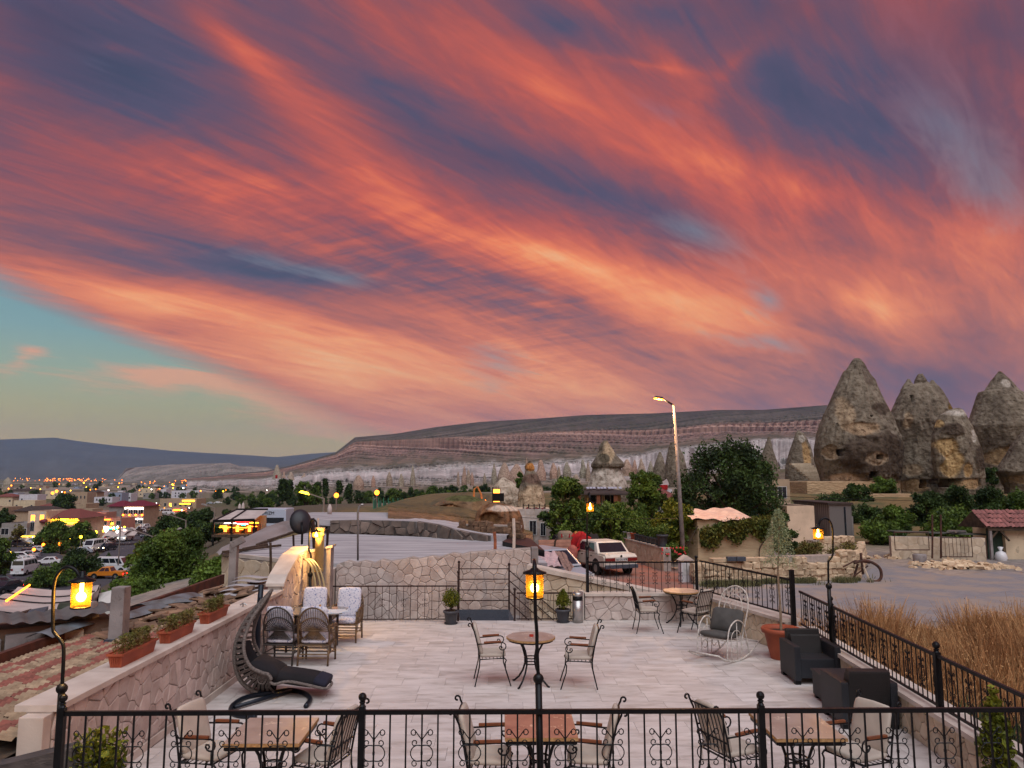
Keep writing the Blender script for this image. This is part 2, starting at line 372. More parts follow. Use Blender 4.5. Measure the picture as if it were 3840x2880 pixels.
# polygon cells for rubble stone
def clip(poly, nx, ny, d):
    out = []; n = len(poly)
    for i in range(n):
        a = poly[i]; b = poly[(i+1) % n]; da = a[0]*nx+a[1]*ny-d; db = b[0]*nx+b[1]*ny-d
        if da <= 0: out.append(a)
        if (da < 0 < db) or (db < 0 < da):
            t = da/(da-db); out.append((a[0]+(b[0]-a[0])*t, a[1]+(b[1]-a[1])*t))
    return out
def cells(w, h, sw, sh, seed, jit=.85, gap=.012, poly0=None, shear=0.):
    """irregular stones filling a panel w x h; sw, sh = mean stone size"""
    rg = random.Random(seed); pts = []; nx = max(1, round(w/sw)); ny = max(1, round(h/sh)); sw = w/nx; sh = h/ny
    for j in range(-1, ny+1):
        for i in range(-1, nx+1):
            pts.append(((i+.5+(.5 if j % 2 else 0)*.8+jit*(rg.random()-.5))*sw, (j+.5+jit*(rg.random()-.5))*sh))
    # skip some sites so sizes differ
    pts = [p for p in pts if rg.random() > .12]; res = []; k = sh/sw
    for p in pts:
        poly = list(poly0) if poly0 else [(0, 0), (w, 0), (w, h), (0, h)]
        nb = sorted(pts, key=lambda q: ((q[0]-p[0]))**2+((q[1]-p[1])/1)**2)[1:16]
        for q in nb:
            dx, dy = q[0]-p[0], q[1]-p[1]; L_ = math.hypot(dx, dy)
            mx, my = (p[0]+q[0])/2, (p[1]+q[1])/2; nx_, ny_ = dx/L_, dy/L_
            poly = clip(poly, nx_, ny_, mx*nx_+my*ny_-gap/2)
            if len(poly) < 3: break
        if len(poly) < 3: continue
        ar = abs(sum(poly[i][0]*poly[(i+1) % len(poly)][1]-poly[(i+1) % len(poly)][0]*poly[i][1] for i in range(len(poly))))/2
        if ar > .12*sw*sh: res.append(poly)
    return res
def stone_mesh(poly, th, m, name='stone', bev=.012, rg=random):
    """a stone slab in the xz plane facing -y with a chamfered, slightly uneven face"""
    n = len(poly); cx = sum(p[0] for p in poly)/n; cz = sum(p[1] for p in poly)/n; b = MB()
    r = min(math.hypot(p[0]-cx, p[1]-cz) for p in poly); k = max(.5, 1-bev/max(r, .02))
    tilt = (rg.random()-.5)*.05, (rg.random()-.5)*.05; t2 = th*(.8+.4*rg.random())
    A = [(x, .02, z) for x, z in poly]; B = [(x, -th*.55, z) for x, z in poly]
    C = [(cx+(x-cx)*k, -t2+tilt[0]*(x-cx)+tilt[1]*(z-cz), cz+(z-cz)*k) for x, z in poly]
    b.add(A+B+C, [(i, (i+1) % n, n+(i+1) % n, n+i) for i in range(n)]+[(n+i, n+(i+1) % n, 2*n+(i+1) % n, 2*n+i) for i in range(n)]+[tuple(range(2*n, 3*n))])
    return b.mesh(name, m)
def clad(parent, w, h, sw, sh, seed, m, th=.03, gap=.012, poly0=None, base=(0, 0, 0), limit=300):
    """cover a panel of parent (local xz plane, facing -y) with single stones"""
    cs = cells(w, h, sw, sh, seed, gap=gap*.8, poly0=poly0); rg = random.Random(seed)
    cs.sort(key=lambda c: -sum(p[1] for p in c)/len(c)); rest = MB()
    for i, c in enumerate(cs):
        me = stone_mesh(c, th, m, rg=rg)
        if i < limit: link('stone', me, parent, base)
        else: rest.add([v.co for v in me.vertices], [tuple(p.vertices) for p in me.polygons]); bpy.data.meshes.remove(me)
    if rest.v: props(rest.build('stones', m, parent, loc=base), kind='stuff')
    return len(cs)

# common materials
M_STONE = mat('cream_rubble_stone', (196, 182, 174), (170, 152, 144), scale=3.5, rough=.9, bump=.5, bscale=25, rnd=.13, spots=(9, .62, .75, (140, 112, 86)))
M_STONE_Y = mat('yellow_rubble_stone', (202, 186, 164), (180, 160, 136), scale=3.5, rough=.9, bump=.5, bscale=25, rnd=.15)
M_MORTAR = mat('grey_mortar', (156, 144, 136), var=.15, scale=8, rough=.95, bump=.5, bscale=60)
M_CAP = mat('cut_stone_coping', (200, 188, 178), (176, 162, 152), scale=2.5, rough=.75, bump=.2, bscale=50, rnd=.06)
M_IRON = mat('black_wrought_iron', (22, 23, 26), var=.3, scale=20, rough=.45, metal=.5, bump=.15, bscale=120)
M_IRON_R = mat('brown_painted_iron', (48, 32, 30), var=.3, scale=20, rough=.55, metal=.3, bump=.15, bscale=120)
M_WOOD = mat('armrest_wood', (128, 74, 44), (96, 52, 32), scale=8, rough=.55, stretch=(1, 8, 8))
M_CUSH = mat('beige_cushion_cloth', (178, 166, 154), var=.08, scale=6, rough=.95, bump=.3, bscale=220)
M_CONC = mat('grey_concrete', (150, 142, 140), (118, 110, 108), scale=2.5, rough=.95, bump=.5, bscale=40, spots=(6, .58, .7, (92, 84, 80)))
M_LEAF = mat('green_leaves', (104, 128, 50), (38, 60, 26), scale=.7, rough=.6, island=.45, trans=.25, spec=.3)
M_LEAF_D = mat('dark_green_leaves', (72, 94, 42), (28, 44, 24), scale=.6, rough=.65, island=.45, trans=.2, spec=.3)
M_LEAF_Y = mat('yellow_green_leaves', (118, 118, 34), (62, 84, 26), scale=1.2, rough=.6, island=.5, trans=.3, spec=.3)
M_BARK = mat('brown_bark', (84, 68, 54), (52, 42, 34), scale=6, rough=.95, bump=.6, bscale=30)
M_WHITEP = mat('white_paint', (205, 204, 206), var=.05, scale=3, rough=.35, spec=.5)
M_DARKGL = mat('dark_window_glass', (26, 32, 40), var=.3, scale=.6, rough=.08, spec=.9)
M_TYRE = mat('black_rubber', (20, 20, 21), var=.2, rough=.9)
M_TERRA = mat('terracotta_plastic', (166, 84, 56), (140, 66, 44), scale=3, rough=.6)
M_SOIL = mat('dark_soil', (62, 46, 36), var=.3, scale=30, rough=1, bump=.8, bscale=60)

def ground_hit(px, py, D0=150., D1=900.):
    D = D0
    while D < D1:
        p = gd(px, py, D)
        if p.z <= float(hground(p.x, p.y)): return p
        D *= 1.02
    return p
# ---------------------------------------------------------------- ground
PXK = [-3000, 700, 1200, 1600, 2000, 2400, 2800, 3400, 7000]
def hground(x, y):
    x = np.asarray(x, float); y = np.asarray(y, float); r = np.hypot(x, y); yy = np.maximum(y, 1.)
    px = np.clip(1884+2800*x/yy, -3000, 7000); px = np.where(y < 1, np.where(x < 0, -3000, 7000), px)
    xe = -8.6-.14*np.clip(y-20, 0, 60)-.3*np.clip(y-80, 0, 400)
    left = sstep(xe-x, 0, 34); z = -.9-11.3*left
    # grassy rise behind the grey roofs
    z = z + (1-left)*(1.0*sstep(y, 42, 60)+.9*sstep(y, 60, 92))*sstep(x, -18, -10)*(1-sstep(x, 12, 22))
    # ground under the rock cones on the right
    z = z + (1-left)*sstep(x, 16, 34)*sstep(y, 45, 85)*2.4
    far = np.interp(px, PXK, [-12.2, -12.2, -9., -6., -3.5, 2., 6., 9., 9.])
    t = sstep(r, 100, 330); z = z*(1-t)+far*t
    z = z + fbm(x*.05+50, y*.05, 4)*np.clip(r*.004, 0, 2.5)*sstep(r, 60, 200) - np.clip(r*.002, 0, 1.2)*sstep(r, 60, 200)
    return z
def build_ground():
    nr, na = 300, 520; rad = 2.5*(14000/2.5)**(np.arange(nr)/(nr-1))
    aw = np.concatenate([np.linspace(-R(180), -R(42), 60, endpoint=False), np.linspace(-R(42), R(42), na-120, endpoint=False), np.linspace(R(42), R(180), 60, endpoint=False)])
    RR, AA = np.meshgrid(rad, aw, indexing='ij'); X = RR*np.sin(AA); Y = RR*np.cos(AA); Z = hground(X, Y)
    # sunk under the terrace and the buildings beside it
    ins = (X > -9) & (X < 5.6) & (Y < 20) & (Y > -10); Z = np.where(ins, np.minimum(Z, -2.6), Z)
    Z = np.where(RR < 5.5, -2.6, Z)
    V = np.stack([X, Y, Z], -1).reshape(-1, 3)
    r = RR.ravel(); x = V[:, 0]; y = V[:, 1]; n = fbm(x*.03, y*.03, 5); n2 = fbm(x*.4, y*.4, 4); n3 = fbm(x*.008+7, y*.008+3, 5)
    def mixa(a, b, t): return a*(1-t[:, None])+b*t[:, None]
    gravel = np.array(lin((142, 132, 126))); dust = np.array(lin((168, 150, 136))); dry = np.array(lin((128, 104, 66))); grass = np.array(lin((84, 86, 52))); scrub = np.array(lin((104, 92, 74))); pale = np.array(lin((168, 150, 136))); asph = np.array(lin((70, 68, 72)))
    c = np.tile(gravel, (len(V), 1)); c = mixa(c, dust, sstep(n2, .38, .6))
    t = sstep(y, 40, 52)*(1-sstep(y, 110, 150)); c = mixa(c, mixa(np.tile(dry, (len(V), 1)), grass, sstep(n2, .4, .6)), t)
    t = sstep(r, 100, 170); mid = mixa(np.tile(scrub, (len(V), 1)), grass, sstep(n, .38, .55)); mid = mixa(mid, pale, sstep(n3, .5, .62)*.8); c = mixa(c, mid, t)
    t = sstep(-x, 16, 26)*(1-sstep(r, 220, 330)); c = mixa(c, scrub*.8, t)
    me = npmesh('ground', V, gridfaces(na, nr, True), mat('ground_earth', (255, 255, 255), (205, 205, 205), scale=3, coord='Object', rough=1, bump=.6, bscale=5, vcol=True), smooth=True, col=c)
    return props(link('ground', me), kind='structure')
build_ground()

# ---------------------------------------------------------------- mesa with badlands, one relief
def curtain(name, cols, knots, Dk, zones, nrow, cellpx, material, ampf, seed=0, backs=900.):
    """relief built from ridge lines: knots[k] = height profile of line k over bearing, Dk[k] = its distance over bearing"""
    px = np.arange(cols[0], cols[1], cellpx); nk = len(knots); xs = knots[0][0]
    Yk = np.array([np.interp(px, k[0], k[1]) for k in knots]); DD = np.array([np.interp(px, k[0], k[1]) for k in Dk])
    s = np.linspace(0, nk-1, nrow); rows_y = np.array([[np.interp(t, range(nk), Yk[:, j]) for j in range(len(px))] for t in s])
    rows_d = np.array([[np.interp(t, range(nk), DD[:, j]) for j in range(len(px))] for t in s])
    PX, S = np.meshgrid(px, s)
    amp = np.interp(S, range(nk), ampf)
    wl = 1/np.interp(S, range(nk), [z[1] for z in zones])
    wx = PX+22*fbm(PX*.012+seed, S*.35, 2)
    ridge = 1.5*np.abs(2*fbm(wx*wl*.9+seed, S*.14, 2)-.75)+.6*np.abs(2*fbm(wx*wl*2.6+seed+5, S*.2, 3)-.87)
    jag = .6*(fbm(PX*.05+seed, S*0+3, 4)-.45)*np.interp(S, range(nk), [z[2] for z in zones])
    rows_y = rows_y + jag + (fbm(PX*.16, S*.1, 3)-.45)*np.interp(S, range(nk), [z[2] for z in zones])*.22
    rows_d = rows_d*(1+amp*(ridge-.4)); rows_d = np.maximum.accumulate(rows_d, axis=0)
    rows_y = np.minimum.accumulate(rows_y, axis=0)
    a = (PX-1920)/F; b = -(rows_y-1440)/F; fy = math.cos(TH)-b*math.sin(TH); fz = math.sin(TH)+b*math.cos(TH); cc, sn = math.cos(YAW), math.sin(YAW)
    rx = a*cc+fy*sn; ry = -a*sn+fy*cc; t = rows_d/ry
    V = np.stack([rx*t, rows_d, H+fz*t], -1)
    # plateau behind the rim and skirt below the foot
    back = V[-1].copy(); back[:, 0] *= 1+backs/3000; back[:, 1] += backs; skirt = V[0].copy(); skirt[:, 2] = -40
    V = np.concatenate([skirt[None], V, back[None]]); nv = nrow+2
    S2 = np.concatenate([S[:1], S, S[-1:]]); ridge2 = np.concatenate([ridge[:1], ridge, ridge[-1:]]); PX2 = np.concatenate([PX[:1], PX, PX[-1:]])
    cz = np.array([lin(z[0]) for z in zones]); idx = S2+(fbm(PX2*.02+3, S2*1.2, 3)-.45)*1.1; idx = np.clip(idx, 0, nk-1)
    C = np.stack([np.interp(idx, range(nk), cz[:, i]) for i in range(3)], -1)
    band_shade = fbm(S2*4.5+PX2*.004, PX2*.004, 3)+1.0*(ridge2-.6)*np.interp(S2, range(nk), [0 if z[1] > 80 else 1 for z in zones]); veg = sstep(fbm(PX2*.035+31, S2*5+9, 4), .48, .62)  # strata tone plus relief shading painted into the colour by the ridge term
    C = C*np.clip(.72+.5*band_shade, .4, 1.25)[..., None]; g = np.array(lin((78, 74, 56))); wveg = (veg*np.interp(S2, range(nk), [z[3] for z in zones]))[..., None]
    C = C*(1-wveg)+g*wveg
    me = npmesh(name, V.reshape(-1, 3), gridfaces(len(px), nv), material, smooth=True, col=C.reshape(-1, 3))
    return props(link(name, me), kind='structure')
KX = [700, 1000, 1100, 1258, 1331, 1480, 1638, 1800, 2010, 2200, 2450, 2700, 2860, 3100, 3230, 3500]
k_foot = (KX, [1850, 1848, 1846, 1844, 1842, 1838, 1834, 1828, 1822, 1818, 1812, 1804, 1800, 1796, 1796, 1796])
k_wmid = (KX, [1822, 1818, 1812, 1800, 1800, 1795, 1792, 1788, 1782, 1775, 1760, 1745, 1735, 1730, 1740, 1760])
k_wtop = (KX, [1808, 1800, 1788, 1775, 1772, 1766, 1762, 1750, 1745, 1735, 1700, 1662, 1650, 1650, 1680, 1740])
k_strip = (KX, [1802, 1790, 1770, 1750, 1748, 1738, 1728, 1726, 1722, 1712, 1688, 1650, 1640, 1636, 1670, 1730])
k_tal = (KX, [1798, 1778, 1757, 1722, 1695, 1690, 1682, 1676, 1665, 1655, 1648, 1624, 1618, 1610, 1650, 1720])
k_cl = (KX, [1796, 1770, 1750, 1706, 1658, 1652, 1645, 1640, 1625, 1620, 1618, 1592, 1590, 1578, 1630, 1715])
k_rim = (KX, [1795, 1765, 1743, 1697, 1640, 1627, 1601, 1582, 1570, 1556, 1550, 1537, 1537, 1519, 1600, 1700])
d = lambda a, b: ([700, 2000, 3500], [a, (a+b)/2, b])
k_cap = (KX, [k_cl[1][i]*.86+k_rim[1][i]*.14 for i in range(len(KX))])
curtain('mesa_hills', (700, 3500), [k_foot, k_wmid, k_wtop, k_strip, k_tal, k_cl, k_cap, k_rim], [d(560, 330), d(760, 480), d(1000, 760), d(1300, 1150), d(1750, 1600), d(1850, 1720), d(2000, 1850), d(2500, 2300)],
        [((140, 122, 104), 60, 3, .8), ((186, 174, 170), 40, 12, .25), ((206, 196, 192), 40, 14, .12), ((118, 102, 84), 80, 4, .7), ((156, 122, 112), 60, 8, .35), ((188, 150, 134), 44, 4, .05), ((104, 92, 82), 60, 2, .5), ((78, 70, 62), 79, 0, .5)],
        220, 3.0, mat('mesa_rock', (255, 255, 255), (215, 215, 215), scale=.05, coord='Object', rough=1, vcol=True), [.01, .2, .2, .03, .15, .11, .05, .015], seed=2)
# pale low mesa further off and the blue hills
k1 = ([380, 440, 470, 560, 640, 800, 860, 900, 1000, 1150], [1806, 1800, 1756, 1748, 1742, 1738, 1736, 1748, 1752, 1790])
k0 = ([380, 1150], [1812, 1812]); km = ([380, 440, 640, 900, 1000, 1150], [1808, 1806, 1782, 1778, 1788, 1806])
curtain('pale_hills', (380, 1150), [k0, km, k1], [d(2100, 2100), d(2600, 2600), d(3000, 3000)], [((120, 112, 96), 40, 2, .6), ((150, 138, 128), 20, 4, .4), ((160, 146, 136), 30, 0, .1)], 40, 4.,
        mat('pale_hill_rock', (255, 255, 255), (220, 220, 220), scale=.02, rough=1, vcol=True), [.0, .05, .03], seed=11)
ktop = ([-1500, -600, 0, 80, 170, 205, 300, 430, 520, 640, 800, 900, 1020, 1110, 1200, 1280, 1500, 2500], [1690, 1660, 1649, 1650, 1642, 1641, 1655, 1671, 1678, 1690, 1700, 1705, 1713, 1716, 1704, 1694, 1700, 1700])
kmid = ([-1500, 500, 2500], [1745, 1745, 1760]); kb = ([-1500, 2500], [1812, 1806])
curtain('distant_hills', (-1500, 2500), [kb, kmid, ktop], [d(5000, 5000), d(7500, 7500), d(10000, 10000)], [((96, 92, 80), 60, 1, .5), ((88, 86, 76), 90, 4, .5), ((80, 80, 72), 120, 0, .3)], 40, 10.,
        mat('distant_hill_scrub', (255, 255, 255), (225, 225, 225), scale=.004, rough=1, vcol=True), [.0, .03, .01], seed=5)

# ---------------------------------------------------------------- rock cones
M_TUFF = mat('weathered_tuff', (255, 255, 255), (196, 190, 184), scale=1.3, detail=10, rough=1, bump=1.6, bscale=1.6, vcol=True, spots=(2.6, .56, .66, (150, 140, 132)))
TUFF_G = np.array(lin((138, 126, 110))); TUFF_D = np.array(lin((98, 86, 74))); TUFF_T = np.array(lin((186, 152, 112))); TUFF_W = np.array(lin((176, 166, 154)))
def rock(name, label, cat, prof, D, depth=.75, base_ext=40, seed=0, patches=(), holes=(), nu=150, nv=150, rough=.22, group=None, base=None, dmix=.55, boxy=1.):
    """a rock cone lofted from its left and right outline (photo pixels -> metres at distance D); patches / holes are real recesses and coloured scars"""
    ys = [p[0] for p in prof]; ys = ys+[ys[-1]+base_ext]; xl = [p[1] for p in prof]+[prof[-1][1]]; xr = [p[2] for p in prof]+[prof[-1][2]]
    vv = np.linspace(0, 1, nv); yy = ys[0]+(ys[-1]-ys[0])*vv; L_ = np.interp(yy, ys, xl); R_ = np.interp(yy, ys, xr)
    V = np.zeros((nv+1, nu, 3)); C = np.zeros((nv+1, nu, 3)); th = np.linspace(0, 2*PI, nu, endpoint=False)
    for j in range(nv):
        a = gd(L_[j], yy[j], D); b = gd(R_[j], yy[j], D); cx = (a.x+b.x)/2; w = (b.x-a.x)/2; dz = a.z
        ct = np.cos(th); st = np.sin(th)
        st2 = np.sign(st)*np.abs(st)**boxy; ct2 = np.sign(ct)*np.abs(ct)**boxy
        X = cx+w*ct2; Yd = D+w*depth*st2
        ang = th*3; nz = (fbm(ct*2.2+seed+5, dz*.23+st*2.2, 5)-.47)*2; fine = (fbm(ct*9+seed, dz*.9+st*9+3, 5)-.47)*1.3+(np.abs(2*fbm(ct*6+seed+9, dz*.12+st*6, 3)-.87)-.3)*-1.1
        k = rough*(nz*1.+.8*fine)*min(1., w/1.5+.15)
        X = X+ct*k*w*.16; Yd = Yd+st*k*max(1.2, w*.5)
        V[j, :, 0] = X; V[j, :, 1] = Yd; V[j, :, 2] = dz
        frontm = st < .15
        pxx = L_[j]+(R_[j]-L_[j])*(ct2*.5+.5)
        n1 = fbm(pxx*.02+seed, yy[j]*.02+st*.4, 5)
        t = sstep(n1, .38, .62)
        c = (base if base is not None else TUFF_G)*(1-t[:, None]*dmix)+TUFF_D*t[:, None]*dmix
        wob = (fbm(pxx*.03+seed*3, yy[j]*.03+.3, 4)-.47)*.9
        for (cx_, cy_, rx_, ry_, colr, dent) in patches:
            q = np.sqrt(((pxx-cx_)/rx_)**2+((yy[j]-cy_)/ry_)**2)+wob*.8
            m_ = (1-sstep(q, .75, 1.15))*frontm; c = c*(1-m_[:, None])+np.array(lin(colr))*m_[:, None]
            V[j, :, 1] += dent*m_
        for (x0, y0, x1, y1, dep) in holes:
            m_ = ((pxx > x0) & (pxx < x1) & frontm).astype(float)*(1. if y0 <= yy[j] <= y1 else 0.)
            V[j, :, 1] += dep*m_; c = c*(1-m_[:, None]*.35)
        C[j] = c
    V[nv] = V[0]*.12+np.mean(V[0], 0)*.88; V[nv, :, 2] = V[0, :, 2]+.02; C[nv] = C[0]
    order = [nv]+list(range(nv)); V = V[order]; C = C[order]
    Vf = V.reshape(-1, 3); zb = float(Vf[:, 2].min()); org = np.array([np.mean(V[-1, :, 0]), D, zb])
    fc = gridfaces(nu, nv+1, True)[:, ::-1]
    me = npmesh(name, Vf-org, fc, M_TUFF, smooth=True, col=C.reshape(-1, 3))
    o = link(name, me, None, tuple(org)); return props(o, label, cat, group)
def Z1(rows, ox=2900, oy=1300, s=2.353): return [(oy+y/s, ox+a/s, ox+b/s) for y, a, b in rows]
def ZP(ps, ox=2900, oy=1300, s=2.353): return [(ox+p[0]/s, oy+p[1]/s, p[2]/s, p[3]/s, p[4], p[5]) for p in ps]
def ZH(ps, ox=2900, oy=1300, s=2.353): return [(ox+p[0]/s, oy+p[1]/s, ox+p[2]/s, oy+p[3]/s, p[4]) for p in ps]
tan, dk, wh, och = (166, 144, 118), (84, 70, 58), (186, 176, 164), (196, 164, 116)
rock('rock_cone', 'tallest pointed rock cone with carved window openings and dark lower half', 'rock cone',
     Z1([(103, 715, 755), (120, 698, 775), (150, 680, 800), (205, 648, 825), (212, 630, 830), (250, 612, 850), (300, 592, 890), (350, 570, 905), (400, 548, 925), (500, 505, 965), (600, 462, 1010), (700, 425, 1045), (800, 400, 1090), (900, 385, 1092), (1000, 392, 1085), (1100, 420, 1080), (1160, 440, 1082), (1300, 455, 1090)]), 88, .85, 30, 1,
     ZP([(830, 960, 330, 230, dk, -.5), (640, 1000, 150, 160, dk, -.3), (560, 620, 60, 160, tan, .1), (660, 740, 150, 60, (166, 140, 112), .15), (745, 1000, 92, 62, (158, 136, 112), .22), (445, 930, 40, 60, (150, 126, 100), .35), (790, 250, 60, 110, (110, 96, 84), 0), (860, 560, 90, 60, dk, 0), (560, 1170, 110, 60, (180, 152, 124), .1), (800, 1240, 400, 60, (176, 150, 120), .1)]),
     ZH([(738, 962, 800, 1000, 1.6), (480, 912, 512, 972, 1.4), (692, 1105, 758, 1158, 2.), (735, 625, 752, 638, .8), (488, 690, 497, 712, .8), (1000, 1145, 1022, 1170, 1.)]), 260, 260)
cone2 = rock('rock_cone', 'broad grey rock cone with jagged three-pointed top, second from the left of the big cones', 'rock cone',
     Z1([(262, 1290, 1320), (290, 1278, 1335), (318, 1262, 1365), (334, 1225, 1400), (350, 1165, 1440), (400, 1130, 1475), (450, 1102, 1500), (550, 1062, 1560), (650, 1030, 1590), (750, 1070, 1620), (850, 1092, 1640), (950, 1088, 1650), (1100, 1078, 1660), (1160, 1082, 1660), (1290, 1105, 1640)]), 92, .8, 30, 2,
     ZP([(1110, 660, 30, 80, tan, .1), (1150, 1090, 70, 60, tan, .1), (1510, 540, 60, 70, (120, 92, 44), .2), (1340, 950, 30, 110, wh, .05), (1340, 1080, 120, 130, dk, -.2), (1170, 1220, 90, 60, (180, 150, 116), .1)]),
     ZH([(1195, 1172, 1235, 1250, 1.5), (1372, 688, 1386, 700, .7), (1150, 440, 1168, 500, .5)]), 220, 220)
for pr in ([(286, 1183, 1202), (300, 1176, 1212), (340, 1150, 1232), (380, 1130, 1240)], [(296, 1392, 1412), (312, 1384, 1424), (350, 1372, 1450), (390, 1365, 1468)], [(240, 1282, 1318), (252, 1272, 1322), (300, 1250, 1350)]):
    o = rock('jagged_peak', None, None, Z1(pr), 92, .9, 10, 3, (), (), 40, 30, rough=.3); o.parent = cone2; o.location = Vector(o.location)-Vector(cone2.location)
rock('rock_cone', 'rounded rock lobe with ochre scar and square cave doorway in front of the jagged cone', 'rock cone',
     Z1([(542, 1600, 1640), (555, 1560, 1668), (600, 1480, 1690), (650, 1450, 1712), (700, 1432, 1740), (800, 1415, 1782), (900, 1412, 1806), (1000, 1418, 1825), (1100, 1440, 1840), (1155, 1450, 1846), (1165, 1460, 1840), (1260, 1465, 1842)]), 82, .8, 30, 3,
     ZP([(1480, 900, 70, 90, och, .25), (1520, 1040, 70, 110, och, .25), (1440, 680, 25, 40, och, .05), (1600, 590, 110, 34, wh, 0), (1620, 1090, 40, 70, (180, 146, 100), .1), (1520, 740, 90, 60, dk, -.2), (1740, 980, 80, 120, dk, -.2), (1690, 790, 30, 60, wh, .1), (1650, 1210, 90, 44, (176, 146, 108), .1)]),
     ZH([(1462, 1165, 1576, 1240, 2.2), (1730, 1160, 1742, 1240, .5)]), 200, 200)
rock('rock_cone', 'grey rock cone at right frame edge with smooth cut lower wall', 'rock cone',
     Z1([(218, 1988, 2008), (240, 1972, 2030), (300, 1930, 2090), (385, 1880, 2150), (400, 1832, 2175), (440, 1822, 2230), (500, 1808, 2290), (600, 1780, 2350), (700, 1745, 2400), (800, 1775, 2430), (900, 1812, 2440), (1060, 1835, 2440), (1200, 1840, 2440)]), 100, .8, 30, 4,
     ZP([(2010, 970, 190, 100, (170, 144, 108), .3), (2000, 330, 40, 40, wh, 0)]), (), 160, 180)
rock('rock_cone', 'dark rock shoulder low at the right frame edge', 'rock cone',
     Z1([(700, 2280, 2330), (760, 2200, 2420), (850, 2135, 2500), (950, 2090, 2560), (1050, 2030, 2600), (1100, 2005, 2620), (1160, 2040, 2620), (1250, 2080, 2620)]), 84, .8, 30, 6,
     ZP([(2160, 1170, 120, 40, (160, 136, 106), .1)]), (), 120, 120)
Z4 = lambda r: Z1(r, 2500, 1300, 2.766)
rock('rock_cone', 'small slim grey rock cone left of the pair below the mesa', 'rock cone', Z4([(938, 1050, 1072), (1000, 1030, 1085), (1080, 1000, 1105), (1200, 965, 1145), (1300, 945, 1172), (1350, 950, 1175)]), 150, .9, 30, 7, (), (), 70, 90)
rock('rock_cone', 'small rock cone with ochre face and cave door above stone steps', 'rock cone', Z4([(868, 1355, 1372), (900, 1340, 1420), (960, 1320, 1455), (1050, 1290, 1490), (1150, 1260, 1515), (1250, 1235, 1545), (1350, 1235, 1560)]), 125, .9, 30, 8,
     ZP([(1410, 1130, 50, 130, (178, 144, 100), .2), (1380, 950, 30, 40, wh, 0)], 2500, 1300, 2.766), ZH([(1350, 1265, 1418, 1300, 1.4)], 2500, 1300, 2.766), 90, 110)
Z3 = lambda r: Z1(r, 1900, 1600, 2.766)
rock('rock_cone', 'dark rock cone behind the tall street lamp pole', 'rock cone', Z3([(160, 1700, 1740), (220, 1680, 1790), (300, 1665, 1835), (400, 1650, 1860), (520, 1640, 1880), (600, 1640, 1890)]), 140, .9, 30, 9, (), (), 80, 90)
rock('rock_cone', 'dark rock cone just left of the street lamp pole', 'rock cone', Z3([(262, 1580, 1600), (330, 1555, 1625), (420, 1525, 1645), (530, 1505, 1660), (600, 1500, 1660)]), 150, .9, 30, 10, (), (), 70, 80)
rock('rock_cone', 'big capped rock with overhanging grey top above the pergola roof', 'rock cone',
     Z3([(143, 1005, 1045), (170, 980, 1060), (200, 960, 1080), (250, 955, 1110), (300, 935, 1140), (350, 905, 1190), (385, 880, 1222), (415, 878, 1215), (432, 893, 1185), (480, 880, 1200), (560, 860, 1235), (640, 835, 1262), (720, 825, 1270)]), 78, .9, 40, 12,
     ZP([(1040, 560, 240, 120, (196, 184, 172), 0), (1050, 260, 70, 120, (188, 164, 134), .1), (1000, 330, 60, 50, (96, 86, 70), 0)], 1900, 1600, 2.766), (), 150, 160)
rock('rock_cone', 'banded cream rock tower with orange knob on top beside stone house', 'rock cone',
     Z3([(358, 228, 255), (385, 205, 272), (410, 185, 285), (440, 190, 292), (455, 205, 285), (475, 192, 305), (520, 172, 330), (580, 150, 358), (600, 140, 360), (640, 128, 375), (700, 118, 385), (760, 118, 396), (850, 108, 402), (930, 95, 420), (1020, 85, 430)]), 58, .9, 60, 13,
     ZP([(240, 420, 60, 45, (190, 130, 70), 0), (255, 540, 110, 55, (120, 96, 84), 0), (250, 760, 150, 150, (198, 174, 146), 0)], 1900, 1600, 2.766), (), 150, 170, rough=.16)
rock('rock_cone', 'squat pale rock dome with small peak left of the banded tower', 'rock cone',
     Z1([(690, 1378, 1412), (705, 1360, 1430), (730, 1338, 1480), (770, 1300, 1520), (830, 1295, 1545), (880, 1300, 1550), (930, 1340, 1555), (990, 1360, 1560)], 1300, 1500, 2.37), 66, .9, 40, 14,
     ZP([(1440, 800, 160, 160, (200, 184, 166), 0)], 1300, 1500, 2.37), (), 120, 110, rough=.2, boxy=.8)
# many small spires below the mesa
rg = random.Random(4)
sp = [(1548, 1745, 1797, 26), (1460, 1766, 1799, 30), (1741, 1752, 1797, 22), (1757, 1750, 1790, 16), (1770, 1762, 1796, 18), (1817, 1770, 1797, 16), (1853, 1738, 1793, 30), (1891, 1735, 1788, 44), (1937, 1722, 1788, 54), (1975, 1700, 1760, 16), (2028, 1722, 1778, 36), (2076, 1726, 1770, 26), (2096, 1738, 1772, 18), (2127, 1726, 1770, 30), (2186, 1716, 1770, 34), (2205, 1724, 1780, 24),
      (2352, 1705, 1760, 34), (2380, 1718, 1762, 24), (2405, 1700, 1765, 30), (1345, 1770, 1812, 34), (1140, 1768, 1812, 30), (1090, 1760, 1815, 44), (1040, 1745, 1812, 50), (1065, 1752, 1814, 30), (2090, 1776, 1810, 36), (2160, 1778, 1812, 40), (30, 1787, 1815, 40), (2440, 1706, 1770, 30), (1718, 1765, 1797, 14), (1400, 1778, 1803, 18), (1505, 1775, 1800, 18)]
